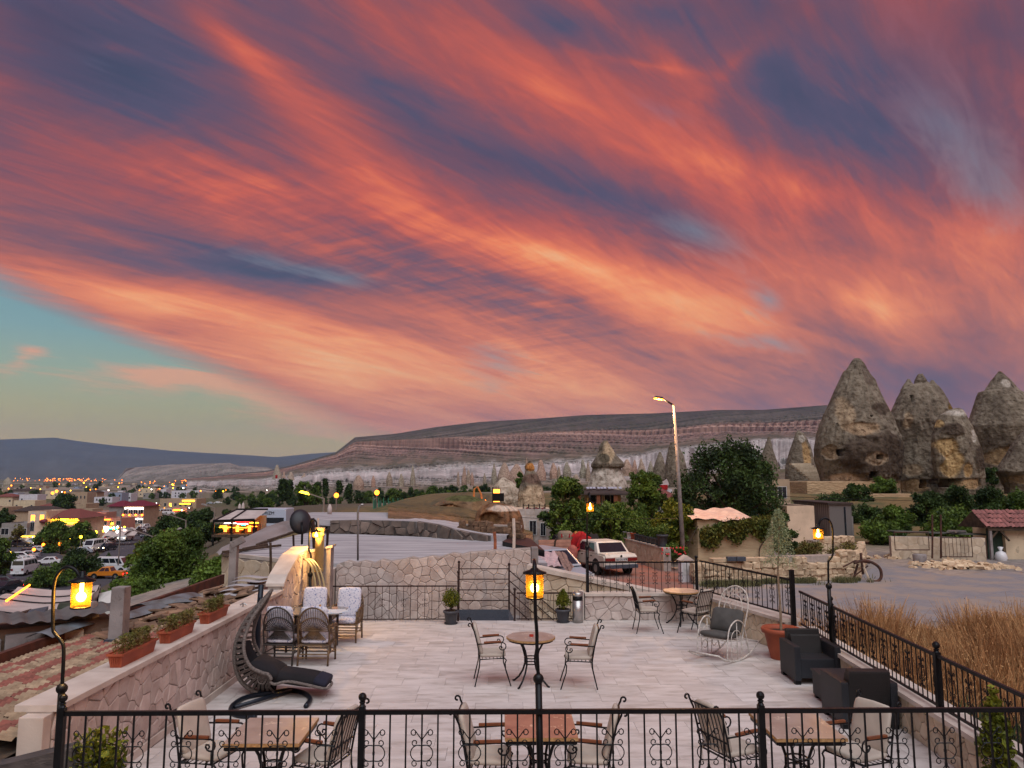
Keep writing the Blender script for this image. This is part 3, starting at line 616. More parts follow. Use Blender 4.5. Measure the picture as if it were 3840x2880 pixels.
ORD = ['first', 'second', 'third', 'fourth', 'fifth', 'sixth', 'seventh', 'eighth', 'ninth', 'tenth', 'eleventh', 'twelfth', 'thirteenth', 'fourteenth', 'fifteenth', 'sixteenth', 'seventeenth', 'eighteenth', 'nineteenth', 'twentieth']+['twenty-'+k for k in ('first', 'second', 'third', 'fourth', 'fifth', 'sixth', 'seventh', 'eighth', 'ninth')]+['thirtieth', 'thirty-first']
sp = [(x, y0+(y1-y0)*rg.uniform(-.1, .35), y1, w*rg.uniform(.7, 1.25)) for x, y0, y1, w in sp]; sp.sort()
for i, (x, y0, y1, w) in enumerate(sp):
    DD = 330 if x > 2050 else (420 if x > 1300 else 900)
    kk = rg.random()
    o = rock('rock_spire', 'x', 'rock spire', [(y0, x-w*(.03+.1*kk), x+w*.08), (y0+(y1-y0)*.2, x-w*(.12+.15*kk), x+w*(.12+.1*rg.random())), (y0+(y1-y0)*(.4+.2*kk), x-w*(.25+.15*rg.random()), x+w*(.26+.12*kk)), (y1, x-w*.5, x+w*.5)], DD*(1+rg.random()*.06), .9, 25, i*1.7, (), (), 20, 16, rough=.5,
             group='rock spires at the foot of the mesa', base=np.array(lin((188+rg.randint(-20, 10), 160, 142))), dmix=.12)
    o['label'] = ('%s %s tuff spire from the left at the foot of the mesa' % (ORD[i], 'broad' if w > 32 else ('slender' if w < 20 else 'pointed')))

rock('earth_mound', 'grassy brown earth mound left of the squat rock dome', 'mound', [(1858, 1700, 1760), (1868, 1672, 1800), (1885, 1640, 1850), (1905, 1600, 1870), (1925, 1570, 1880)], 52, .8, 30, 41, [(1750, 1868, 90, 12, (96, 96, 58), 0), (1690, 1905, 50, 18, (150, 110, 76), .3)], (), 90, 60, rough=.5, base=np.array(lin((136, 106, 76))), boxy=.8)
rock('earth_mound', 'brown earth lobe with a white streak in front of the rock dome', 'mound', [(1886, 1836, 1872), (1896, 1808, 1920), (1915, 1790, 1945), (1940, 1782, 1955), (1970, 1775, 1960)], 40, .8, 30, 42, [(1890, 1905, 60, 12, (206, 188, 174), 0), (1840, 1940, 40, 20, (108, 76, 46), .2)], (), 90, 60, rough=.4, base=np.array(lin((140, 100, 70))), boxy=.85)
# ---------------------------------------------------------------- terrace floor of travertine slabs
XL = -4.42; YB = 18.05
def rightx(y):       # inner foot of the right hand wall
    return 4.58+.267*(17.99-y) if y > 14.75 else 5.48+.07*(y-12.26)
M_TRAV = mat('travertine_slab', (208, 200, 196), (182, 173, 168), scale=1.6, detail=8, rough=.58, rnd=.055, stretch=(1, 3.2, 1), bump=.15, bscale=25, spots=(1.9, .5, .72, (160, 150, 142)), spec=.45, thresh=(.3, .7))
fb = MB(); fb.prism([(XL-.3, 3.), (5.1, 3.), (5.72, 14.72), (5.46,14.76), (4.7, YB+.05), (XL-.3, YB+.05)], -.5, -.02)
props(fb.build('terrace_slab', M_MORTAR), kind='structure')
floor_root = thing('terrace_floor', None, None); props(floor_root, kind='structure')
rows = []; y = 5.2; rg = random.Random(5); ntile = 0; rest = MB()
tiles = []
while y < YB:
    h = .46; x = XL+.0-rg.random()*.7
    while x < 6:
        w = .7; x0 = max(x, XL+.02); x1 = x+w
        if x1-x0 > .08 and x0 < 5.5: tiles.append((x0, x1, y, min(y+h, YB)))
        x += w
    y += h
for (x0, x1, y0, y1) in tiles:
    g = .002
    poly = [(x0+g, y0+g), (x1-g, y0+g), (x1-g, y1-g), (x0+g, y1-g)]
    if max(x0, x1) > 4.4:
        ym = (y0+y1)/2; a = rightx(y0)+.02; b = rightx(y1)+.02; dx, dy = b-a, y1-y0; L_ = math.hypot(dx, dy); nx, ny = dy/L_, -dx/L_
        poly = clip(poly, nx, ny, a*nx+y0*ny)
        if len(poly) < 3: continue
    if ntile < 300 and y0 > 6.6:
        b = MB(); cx = sum(p[0] for p in poly)/len(poly); cy = sum(p[1] for p in poly)/len(poly); dz = (rg.random()-.5)*.002
        b.prism([(p[0]-cx, p[1]-cy) for p in poly], -.02, 0.); link('floor_tile', b.mesh('floor_tile', M_TRAV), floor_root, (cx, cy, dz)); ntile += 1
    else: rest.prism(poly, -.02, 0.)
props(rest.build('floor_tiles', M_TRAV, floor_root), kind='stuff')

# ---------------------------------------------------------------- left wall with coping
def wall(name, label, a, b, h, th, sw, sh, seed, cap=.06, m=M_STONE, capw=.04, top=None, z0=0., cat='wall', capm=None, ncap=0, ends=True, outer=0., limit=300):
    """masonry wall from a to b (xy); the stones face the side to the right of a->b as seen from above"""
    a = Vector((a[0], a[1])); b = Vector((b[0], b[1])); d_ = b-a; L_ = d_.length; rz = math.atan2(d_.y, d_.x)
    r = thing(name, label, cat, (a.x, a.y, z0), rz)
    core = MB(); poly = [(0, 0), (L_, 0), (L_, h), (0, h)] if top is None else [(0, 0), (L_, 0)]+[(p[0]*L_, p[1]) for p in reversed(top)]
    core.prism(poly, .004, th, 'y'); core.build('wall_core', M_MORTAR, r)
    clad(r, L_, h if top is None else max(p[1] for p in top), sw, sh, seed, m, th=.018, poly0=poly, base=(0, 0, 0), limit=limit)
    if cap:
        n = ncap or max(1, int(L_/1.1)); 
        for i in range(n):
            c = MB(); c.span((L_*i/n+.002, -capw-.02, h), (L_*(i+1)/n-.002, th+capw+outer, h+cap)); c.build('coping_slab', capm or M_CAP, r)
    return r
w = wall('stone_wall', 'long cream rubble stone wall with pale coping along the left side of the terrace', (XL, 7.75), (XL, 15.4), 1.04, .26, .18, .22, 11, outer=.08)
w.rotation_euler[2] = R(90); w.location = (XL, 7.75, 0)
# the helper faces stones to local -y: for the left wall this must look towards +x
sk = MB(); sk.span((XL+.035, 7.8, .0), (XL+.06, 17.4, .1)); props(sk.build('skirting', M_CAP), 'pale stone skirting strip along the foot of the left wall', 'skirting')
# higher wall end by the lamp
w2 = wall('stone_wall', 'taller lamp lit rubble wall end with sloping coping in the far left corner', (XL, 15.42), (XL, 17.3), 1.5, .28, .24, .28, 12, cap=0, top=[(0, 1.16), (.12, 1.3), (.55, 1.62), (1, 1.72)])
c = MB(); c.prism([(-.02, 1.16), (.2, 1.3), (1.02, 1.62), (1.92, 1.72), (1.92, 1.78), (1.02, 1.69), (.2, 1.37), (-.02, 1.22)], -.05, .32, 'y'); c.build('sloping_coping', M_CAP, w2)
w3 = thing('plaster_pier', 'grey plaster pier closing the end of the lamp lit wall', 'pier', (XL-.1, 17.5, 0))
b = MB(); b.prism([(0, 0), (.62, 0), (.62, 1.74), (.1, 1.62), (0, 1.6)], -.12, .2, 'y'); b.build('pier_body', M_CONC, w3, bevel=.01)
b = MB(); b.prism([(-.04, 1.6), (.1, 1.62), (.66, 1.75), (.66, 1.8), (.1, 1.68), (-.04, 1.66)], -.15, .23, 'y'); b.build('pier_cap', M_CAP, w3)
b = MB(); b.span((XL-.24, 7.6, -.6), (XL+.0, 7.74, 1.03)); b2 = b.build('wall_end_block', M_CAP, None, bevel=.01); props(b2, 'rough pale stone block under the near end of the left coping', 'stone block')

# ---------------------------------------------------------------- back wall behind the stairs (beyond the terrace edge)
YW = 20.2
pt = lambda px, py: gd(px, py, YW)
xa, xb = pt(1262, 2120).x, pt(1990, 2060).x; LW = xb-xa
tops = [(1262, 2118), (1300, 2104), (1330, 2112), (1365, 2104), (1400, 2112), (1432, 2098), (1460, 2106), (1500, 2100), (1545, 2090), (1570, 2096), (1620, 2086), (1650, 2090), (1700, 2074), (1735, 2080), (1760, 2072), (1800, 2070), (1850, 2064), (1890, 2066), (1930, 2060), (1990, 2057)]
ZB = -1.2
tp = [((pt(px, py).x-xa)/LW, pt(px, py).z-ZB) for px, py in tops]
wb = wall('stone_wall', 'tall cream rubble wall with ragged top behind the stair landing', (xa, YW), (xb, YW), 3., .35, .25, .22, 21, cap=0, top=tp, z0=ZB)
b = MB(); b.span((xb+.02, YW-.05, ZB), (xb+.2, YW+.4, tp[-1][1]+ZB+.02)); e = b.build('wall_end_pier', M_CONC, None, bevel=.02); props(e, 'smooth plaster pier at the right end of the tall rubble wall', 'pier')
b = MB(); b.span((xa-.32, YW-.4, ZB), (xa-.03, YW+.3, .95)); e = b.build('door_jamb', M_CAP, None, bevel=.01); props(e, 'pale stone jamb at the left end of the tall rubble wall', 'pier')
# ramp wall, falls to the right behind the railing
p1 = gd(1985, 2118, 19.6); p2 = gd(2560, 2238, 18.9)
wr = thing('ramp_wall', 'low cream stone wall with sloping coping descending behind the right railing', 'wall', (p1.x, p1.y, 0), math.atan2(p2.y-p1.y, p2.x-p1.x)); Lr = math.hypot(p2.x-p1.x, p2.y-p1.y)
b = MB(); b.prism([(0, -1.6), (Lr, -1.6), (Lr, p2.z-.12), (0, p1.z-.12)], .012, .3, 'y'); b.build('wall_core', M_MORTAR, wr)
cs = cells(Lr, 3, .26, .24, 31, poly0=[(0, 0), (Lr, 0), (Lr, p2.z+1.48), (0, p1.z+1.48)]); rg = random.Random(3)
for c in cs: link('stone', stone_mesh(c, .022, M_STONE_Y, rg=rg), wr, (0, 0, -1.6))
b = MB(); b.prism([(-.05, p1.z-.11), (Lr, p2.z-.11), (Lr, p2.z), (-.05, p1.z)], -.06, .4, 'y'); b.build('sloping_coping', M_CAP, wr)

# ---------------------------------------------------------------- right low walls
A0 = (4.58, 17.99); A1 = (rightx(14.76), 14.76); B0 = (rightx(14.7), 14.72); B1 = (rightx(4.), 4.)
xk = gz(2196, 2330).x
wall('low_wall', 'low cream rubble wall under the back right railing', (xk, YB), (A0[0]-.02, YB), .56, .3, .22, .2, 41, ncap=3, m=M_STONE)
wA = wall('low_wall', 'low yellowish rubble wall running diagonally behind the rocking chair', A0, A1, .56, .3, .2, .22, 42, m=M_STONE_Y, ncap=3)
wB = wall('low_wall', 'low pale stone wall under the long right hand railing', B0, B1, .44, .3, .22, .17, 43, m=M_STONE_Y, ncap=8)
b = MB(); b.span((xk-.12, YB-.02, 0), (xk-.02, YB+.3, .66)); props(b.build('end_pier', M_CAP, None, bevel=.008), 'smooth pale stone end pier of the low wall beside the ash bin', 'pier')
# parapet under the near railing (below the picture)
b = MB(); b.span((-4.1, 5.85, 0), (5.0, 6.15, .62)); props(b.build('parapet', M_CAP), 'low parapet under the near railing', 'parapet')

# ---------------------------------------------------------------- railings
def scroll_mb(s, h, w, r=.004, plane=None):
    """wrought iron ornament, h high, 2w wide, centred on the baluster, in local xz"""
    def P3(pts): return [(a, 0, b) for a, b in pts]
    for sx in (-1, 1):
        def arc(cx, cz, rad, a0, a1, n=9, shrink=1.):
            return [(sx*(cx+rad*(1-(1-shrink)*i/(n-1))*math.cos(R(a0+(a1-a0)*i/(n-1)))), cz+rad*(1-(1-shrink)*i/(n-1))*math.sin(R(a0+(a1-a0)*i/(n-1)))) for i in range(n)]
        for zs in (1, -1):
            f = lambda pts: [(x, zs*z) for x, z in pts]
            # outer curl at the end
            s.tube(P3(f([(0, h*.27), (sx*w*.3, h*.36), (sx*w*.62, h*.46)]+arc(w*.72, h*.41, w*.3, 80, -220, 9, .45))), r, 4)
            # curl beside the circle
            s.tube(P3(f([(0, h*.15), (sx*w*.35, h*.16)]+arc(w*.62, h*.21, w*.28, -60, 230, 8, .5))), r, 4)
        s.tube(P3([(sx*w*.15, h*.16)]+[(sx*w*(.2+.8*math.sin(R(a))), h*.17*math.cos(R(a))) for a in range(20, 170, 20)]+[(sx*w*.15, -h*.16)]), r, 4)
    for zc in (h*.27, 0, -h*.27): s.box((0, 0, zc), (.016, .016, .022))
ORN = {}
def orn_mesh(kind, m):
    if (kind, m.name) in ORN: return ORN[(kind, m.name)]
    b = MB()
    if kind == 'S': 
        for sx in (-1, 1):
            for zs in (1, -1):
                b.tube([(0, 0, zs*.01)]+[(sx*(.035+.03*math.cos(R(a))*(1-.4*i/8)), 0, zs*(.06+.03*math.sin(R(a))*(1-.4*i/8))) for i, a in enumerate(range(200, -160, -40))], .004, 4)
        b.box((0, 0, 0), (.016, .016, .02))
    else: scroll_mb(b, kind[0], kind[1], kind[2] if len(kind) > 2 else .004)
    me = b.mesh('scroll_ornament', m); ORN[(kind, m.name)] = me; return me
def railing(name, label, pa, pb, zt, zb, posts, nbal, every=3, off=1, m=M_IRON, post_r=.02, ball=.035, kind=(.42, .062), rail=.03, ext=0., zscroll=None, postdown=.12, group=None, tw=.012, round_ball=True):
    a = Vector(pa); b = Vector(pb); d_ = b-a; L_ = d_.length; rz = math.atan2(d_.y, d_.x)
    r = thing(name, label, 'railing', (a.x, a.y, 0), rz, group)
    q = MB(); q.bar((-ext, 0, zt), (L_+ext, 0, zt), rail, rail*1.1); q.build('top_rail', m, r)
    q = MB(); q.bar((0, 0, zb), (L_, 0, zb), rail*.8, rail*.8); q.build('bottom_rail', m, r)
    pm = MB()
    if post_r > .015: pm.box((0, 0, (zt+zb-postdown)/2+.02), (post_r*2, post_r*2, zt-zb+postdown+.04))
    pm.lathe([(.012, zt+.04), (post_r*1.1, zt+.045), (post_r*.7, zt+.06), (post_r*1.05, zt+.075), (post_r*.5, zt+.085)], 10)
    pm.ball((0, 0, zt+.08+ball), ball, 12)
    pme = pm.mesh('post', m, False)
    for t in posts: link('post', pme, r, (t*L_, 0, 0))
    bm_ = MB(); bm_.box((0, 0, (zt+zb)/2), (tw, tw, zt-zb)); bme = bm_.mesh('baluster', m)
    zc = zscroll if zscroll is not None else (zt+zb)/2
    for i in range(nbal):
        t = (i+.5)/nbal*L_
        if any(abs(t-p*L_) < .04 for p in posts): continue
        link('baluster', bme, r, (t, 0, 0))
        if i % every == off: link('scroll_ornament', orn_mesh(kind, m), r, (t, 0, zc))
    return r
# near railing, y = 6, posts measured from the photo
zt = 1.545; xs0 = gd(232, 2690, 6).x; xp = [gd(1358, 2680, 6).x, gd(2853, 2655, 6).x, 5.02]; L0 = 5.05-xs0
railing('near_railing', 'black wrought iron railing with ball topped posts across the foreground', (xs0, 6), (5.05, 6), zt, .68, [0]+[(x-xs0)/L0 for x in xp], 69, 3, 1, kind=(.36, .085, .0042), zscroll=zt-.3, rail=.03, post_r=.024, ball=.032)
# back left railing
Yr = 17.95; xa_, xb_ = gd(1235, 2200, Yr).x, gd(1713, 2200, Yr).x
railing('back_railing', 'thin brown iron railing along the back edge left of the stair opening', (xa_, Yr), (xb_, Yr), gd(1500, 2198, Yr).z, gd(1500, 2322, Yr).z, [], 18, 3, 1, m=M_IRON_R, kind='S', rail=.026, post_r=.01)
# stair landing, its rails and the stairs going down
Yl = 19.6; zl = [gd(1800, y_, Yl).z for y_ in (2133, 2172, 2212, 2252)]; xl1, xl2 = gd(1721, 2133, Yl).x, gd(1909, 2133, Yl).x
sr = thing('stair_railing', 'brown iron handrail with four level bars around the stair landing and down the flight', 'railing', (0, 0, 0))
for z_ in zl: b = MB(); b.bar((xl1, Yl, z_), (xl2, Yl, z_), .022); b.build('rail', M_IRON_R, sr)
xq = gd(2130, 2330, 18.6)
for x_, z0, z1, y_ in ((xl1, -.3, gd(1721, 2112, Yl).z, Yl), (xl2, -.3, gd(1909, 2120, Yl).z, Yl), (gd(1719, 2148, 18.).x, 0., gd(1719, 2150, 18.).z, 18.), (gd(1930, 2212, 18.).x, 0., gd(1930, 2214, 18.).z, 18.)):
    b = MB(); b.box((x_, y_, (z0+z1)/2), (.045, .045, z1-z0)); b.build('post', M_IRON_R, sr); b = MB(); b.ball((x_, y_, z1+.03), .036, 10); b.build('finial', M_IRON_R, sr)
for i, y_ in enumerate((2138, 2176, 2216, 2258)):
    p = gd(1909, y_, Yl); q_ = p+Vector((1.75, -.3, -1.5)); b = MB(); b.bar(p, q_, .022); b.build('rail', M_IRON_R, sr)
b = MB(); b.ball((gd(2107, 2282, 18.7).x, 18.7, gd(2107, 2282, 18.7).z), .04, 10); b.bar((gd(2107, 2282, 18.7).x, 18.7, -1.4), (gd(2107, 2282, 18.7).x, 18.7, gd(2107, 2282, 18.7).z), .04); b.build('newel', M_IRON_R, sr)
M_GRATE = mat('grey_metal_plate', (84, 92, 104), (60, 66, 76), scale=30, rough=.5, metal=.4, stretch=(1, 1, 1), bump=.6, bscale=60)
b = MB(); b.prism([(gz(1727, 2327).x, 18.12), (gz(1930, 2327).x, 18.12), (xl2, Yl), (xl1, Yl)], -.06, -.01)
for i in range(14): b.box(((xl1+xl2)/2, 18.2+i*.1, -.004), (1.25, .012, .01))
props(b.build('stair_landing', M_GRATE), 'grey ribbed metal landing plate at the stair opening', 'landing')
st = thing('stairs', 'dark flight of steps descending right from the metal landing', 'stairs', (0, 0, 0))
for i in range(8): b = MB(); b.span((xl2+.02+i*.24, 18.2, -.22-i*.19), (xl2+.28+i*.24, Yl, -.16-i*.19)); b.build('step', M_CONC, st)
# right of the opening
xa_, xb_ = gd(1937, 2228, Yr).x, xk-.14
zt_, zb_ = gd(2000, 2224, Yr).z, gd(2000, 2321, Yr).z
railing('back_railing', 'short iron railing between the stair opening and the ash bin', (xa_, Yr), (xb_, Yr), zt_, zb_, [], 11, 3, 1, m=M_IRON_R, kind='S', rail=.03, post_r=.01)
# right railings on the low walls
Yk = YB+.15; z2 = [gd(2400, y_, Yk).z for y_ in (2108, 2228)]
xpA, xpB = gd(2203, 2108, Yk).x, A0[0]+.06
railing('back_railing', 'black iron railing with scrolls on the low back wall before the white car', (xpA, Yk), (xpB, Yk), z2[0], z2[1], [0, 1], 17, 2, 0, kind=(.3, .06, .004), rail=.035, post_r=.03, ball=.04, postdown=.1)
offA = Vector((.13, .03, 0)); a_ = (A0[0]+.12, A0[1]+.1); b_ = (A1[0]+.14, A1[1]+.02)
railing('side_railing', 'black iron railing with scrolls running diagonally above the rocking chair', a_, b_, 1.36, .7, [], 20, 3, 1, kind=(.42, .085, .0055), rail=.035)
b = MB(); b.box((b_[0]+.03, b_[1]-.02, .85), (.08, .08, 1.4)); props(b.build('railing_post', M_IRON), 'thick black iron corner post where the two right railings meet', 'post')
c_ = (rightx(5.)+.07, 5.)
Lc = 14.7-5; fp = lambda y_: (14.68-y_)/(14.68-5.)
railing('side_railing', 'long black iron railing with ball topped posts along the right edge beside the dry grass', (rightx(14.68)+.07, 14.68), c_, 1.15, .55, [fp(13.04), fp(9.48), fp(5.9)], 78, 3, 2, kind=(.4, .075, .0055), rail=.035, post_r=.035, ball=.045, postdown=.1)
# ---------------------------------------------------------------- wrought iron armchairs
def arcpts(c, r, a0, a1, n=8, r1=None):
    r1 = r if r1 is None else r1
    return [(c[0]+(r+(r1-r)*i/(n-1))*math.cos(R(a0+(a1-a0)*i/(n-1))), c[1]+(r+(r1-r)*i/(n-1))*math.sin(R(a0+(a1-a0)*i/(n-1)))) for i in range(n)]
def pillow(b, c, d, n=9, rx=0., ry=0., rz=0., puff=.5, p=2.6):
    """soft cushion: a rounded box"""
    m = Matrix.Rotation(rz, 3, 'Z') @ Matrix.Rotation(ry, 3, 'Y') @ Matrix.Rotation(rx, 3, 'X'); vs = []; k = 2*n
    def se(v, e): return math.copysign(abs(v)**e, v)
    e1 = .75*puff+.12; e2 = .28
    for j in range(n+1):
        ph = -PI/2+PI*j/n
        for i in range(k):
            th = 2*PI*i/k
            vs.append(m @ Vector((d[0]/2*se(math.cos(ph), e1)*se(math.cos(th), e2), d[1]/2*se(math.cos(ph), e1)*se(math.sin(th), e2), d[2]/2*se(math.sin(ph), e1+.2)))+Vector(c))
    fs = [(j*k+i, j*k+(i+1) % k, (j+1)*k+(i+1) % k, (j+1)*k+i) for j in range(n) for i in range(k)]
    return b.add(vs, fs)
def make_chair():
    t = thing('iron_armchair', None, 'chair'); r = .011; W_ = .25
    bx0, bx1 = -.19, -.33       # back leg at seat, at top
    for s in (-1, 1):
        y = s*W_
        b = MB(); b.tube([(-.27, y, 0), (-.235, y, .15), (-.2, y, .3), (bx0, y, .43)], r, 6); b.build('leg', M_IRON, t, True)
        b = MB(); b.tube([(.31, y, 0), (.27, y, .12), (.225, y, .25), (.215, y, .36), (.235, y, .405), (.21, y, .43), (.17, y, .435)], r, 6); b.build('leg', M_IRON, t, True)
        b = MB(); b.tube([(bx0, y, .42), (-.225, y, .62), (-.28, y, .85), (bx1, y, .95)]+[(x, y, z) for x, z in arcpts((-.362, .96), .032, 0, 290, 9, .016)], r, 6); b.build('back_stile', M_IRON, t, True)
        b = MB(); b.tube([(-.235, y, .66), (-.1, y*1.04, .665), (.1, y*1.06, .68), (.17, y*1.06, .68)]+[(x, y*1.06, z) for x, z in arcpts((.17, .62), .062, 85, -185, 10, .05)]+[(x, y*1.06, z) for x, z in arcpts((.145, .605), .03, 190, -60, 5, .016)], r*.85, 6)
        b.tube([(.19, y*1.06, .562), (.185, y*1.03, .5), (.18, y, .43)], r*.85, 6); b.build('arm_scroll', M_IRON, t, True)
        b = MB(); b.bar((-.13, y*1.05, .688), (.15, y*1.06, .70), .034, .026); b.build('armrest', M_WOOD, t, bevel=.006)
    b = MB(); b.tube([(bx0, -W_, .42), (bx0, W_, .42), (.2, W_, .435), (.2, -W_, .435)], r, 6, closed=True)
    for i in range(6): x = -.15+i*.06; b.bar((x, -W_, .425), (x, W_, .425), .012, .004)
    b.build('seat_frame', M_IRON, t)
    b = MB(); b.bar((-.222, -W_, .6), (-.222, W_, .6), .014); b.bar((-.31, -W_, .915), (-.31, W_, .915), .014); b.bar((-.195, -W_, .46), (-.195, W_, .46), .012)
    for i in range(7):
        y = -W_+.06+i*(2*W_-.12)/6; b.tube([(-.195, y, .46), (-.226, y, .62), (-.275, y, .8), (-.31, y, .915)], .006, 4)
    b.build('back_slats', M_IRON, t)
    b = MB(); pillow(b, (.015, 0, .475), (.44, .47, .07), 7, puff=.3); b.build('seat_cushion', M_CUSH, t, True)
    b = MB(); pillow(b, (-.215, 0, .71), (.5, .46, .065), 7, ry=R(-105), puff=.35); q = b.build('back_cushion', M_CUSH, t, True)
    b = MB()
    for s in (-1, 1): b.tube([(-.2, s*.2, .46), (-.205, s*.215, .4), (-.2, s*.21, .3), (-.21, s*.23, .24)], .004, 4)
    b.build('tie_strap', M_CUSH, t)
    return t
ch = make_chair(); used = [0]
def chair(p, rz, label):
    if not used[0]:
        used[0] = 1; ch.location = p; ch.rotation_euler = (0, 0, rz); ch['label'] = label; ch['group'] = 'cushioned iron armchairs on the terrace'; return ch
    return dup(ch, p, rz, label)
def leg_center(*ps): 
    q = [gz(*p) for p in ps]; return sum(q, Vector((0, 0, 0)))/len(q)
chair(leg_center((1783, 2574), (1890, 2576), (1795, 2543), (1895, 2544)), R(4), 'iron armchair left of the small round table in mid terrace, facing right')
chair(leg_center((2124, 2585), (2231, 2588), (2126, 2553), (2215, 2556)), R(177), 'iron armchair right of the small round table in mid terrace, facing left')
chair(leg_center((2386, 2377), (2471, 2380), (2383, 2358), (2465, 2358)), R(0), 'iron armchair left of the back round table under the black railing')
a = gz(2645, 2385); b = gz(2578, 2366); chair((a+b)/2, math.atan2(b.y-a.y, b.x-a.x)+.25, 'iron armchair with its slatted back to the camera beside the back round table')
for (px, py, rz, lab) in ((790, 2815, -14, 'iron armchair left of the nearest left table, behind the railing'), (1212, 2830, 164, 'iron armchair right of the nearest left table, slatted back at the railing post'),
        (1832, 2832, -4, 'iron armchair left of the red marble table'), (2212, 2830, 172, 'iron armchair right of the red marble table'),
        (2738, 2800, 22, 'iron armchair turned away beside the lower right table, left side'), (3215, 2818, 204, 'iron armchair with wide pale back cushion right of the lower right table')):
    p = gz(px, py, .47); chair((p.x, p.y, 0), R(rz), lab)

# ---------------------------------------------------------------- marble topped tables
M_MARB = mat('beige_marble', (168, 152, 142), (142, 124, 112), scale=3, detail=8, rough=.35, spots=(7, .6, .66, (214, 196, 176)), spec=.5)
M_MARB_R = mat('red_marble', (172, 122, 100), (146, 98, 80), scale=4, detail=8, rough=.35, spots=(8, .6, .64, (220, 180, 150)), spec=.5)
M_MEDGE = mat('rough_marble_edge', (176, 138, 92), (140, 104, 66), scale=30, rough=.8, bump=.6, bscale=80)
def table(name, label, c, rz, shape, top_m, sz=(.72, .87), R_=.4, h=.75):
    t = thing(name, label, 'table', (c[0], c[1], 0), rz, 'iron legged marble tables on the terrace')
    b = MB(); e = MB()
    if shape == 'round':
        b.lathe([(R_-.012, h-.004), (R_-.01, h)], 48); b.f = b.f; e.lathe([(R_-.015, h-.035), (R_, h-.03), (R_, h-.008), (R_-.012, h-.003)], 48)
    else:
        x, y = sz[0]/2, sz[1]/2; b.span((-x+.004, -y+.004, h-.003), (x-.004, y-.004, h)); e.span((-x, -y, h-.034), (x, y, h-.0035))
    b.build('table_top', top_m, t); e.build('table_edge', M_MEDGE, t)
    b = MB()
    if shape == 'round': b.lathe([(R_-.05, h-.06), (R_-.03, h-.06), (R_-.03, h-.037), (R_-.05, h-.037)], 40, cap=False); b.tube([(.33*math.cos(a*PI/16), .33*math.sin(a*PI/16), h-.05) for a in range(32)], .014, 6, True)
    else:
        x, y = sz[0]/2-.025, sz[1]/2-.025
        for p, q in (((-x, -y), (x, -y)), ((x, -y), (x, y)), ((x, y), (-x, y)), ((-x, y), (-x, -y))): b.bar((*p, h-.056), (*q, h-.056), .03, .036)
    b.build('top_frame', M_IRON, t)
    for k in range(4):
        a = PI/4+k*PI/2+.15; L_ = []
        for (r_, z_) in ((.3, h-.045), (.23, .66), (.16, .55), (.115, .42), (.115, .32), (.16, .2), (.24, .09), (.33, .015), (.36, .012)): L_.append((r_*math.cos(a), r_*math.sin(a), z_))
        b = MB(); b.tube(L_, .016, 6); b.build('leg', M_IRON, t, True)
    b = MB()
    for z_ in (.33, .42): b.tube([(.105*math.cos(i*PI/8), .105*math.sin(i*PI/8), z_) for i in range(16)], .01, 5, True)
    b.build('leg_ring', M_IRON, t, True)
    return t
c = leg_center((1920, 2582), (2040, 2590), (2055, 2551), (1949, 2541))
table('round_table', 'round marble table standing alone in mid terrace with a red ashtray on it', (c.x, c.y), 0, 'round', M_MARB, R_=.4)
p = gz(1993, 2382, .77); b = MB(); b.lathe([(.03, 0), (.036, 0), (.036, .03), (.03, .03), (.026, .01)], 14); props(b.build('ashtray', mat('red_glazed_clay', (170, 48, 34), var=.2, rough=.35), None, loc=(p.x, p.y, .751)), 'small round red ashtray on the mid terrace round table', 'ashtray')
p = gz(2554, 2214, .75); table('round_table', 'round marble table in the back right corner below the black railing', (p.x, p.y), .3, 'round', M_MARB, R_=.41)
def quad_c(pts, z=.75):
    q = [gz(*p, z) for p in pts]; return q
q = quad_c([(844, 2782), (1126, 2788), (1188, 2696)]); ctr = (q[0]+q[2])/2; table('square_table', 'nearest left beige marble table on curved iron legs', (ctr.x, ctr.y), 0, 'sq', M_MARB, sz=(q[1].x-q[0].x, .8))
q = quad_c([(1893, 2769), (2170, 2769), (1893, 2668)]); table('square_table', 'red marble table on curved iron legs behind the centre lamp post', ((q[0].x+q[1].x)/2, (q[0].y+q[2].y)/2), 0, 'sq', M_MARB_R, sz=(q[1].x-q[0].x, .84))
q = quad_c([(2911, 2769), (3176, 2766), (2815, 2670)]); table('square_table', 'lower right beige marble table on curved iron legs behind the railing post', ((q[0].x+q[1].x)/2, (q[0].y+q[2].y)/2), 0, 'sq', M_MARB, sz=(q[1].x-q[0].x, .86))

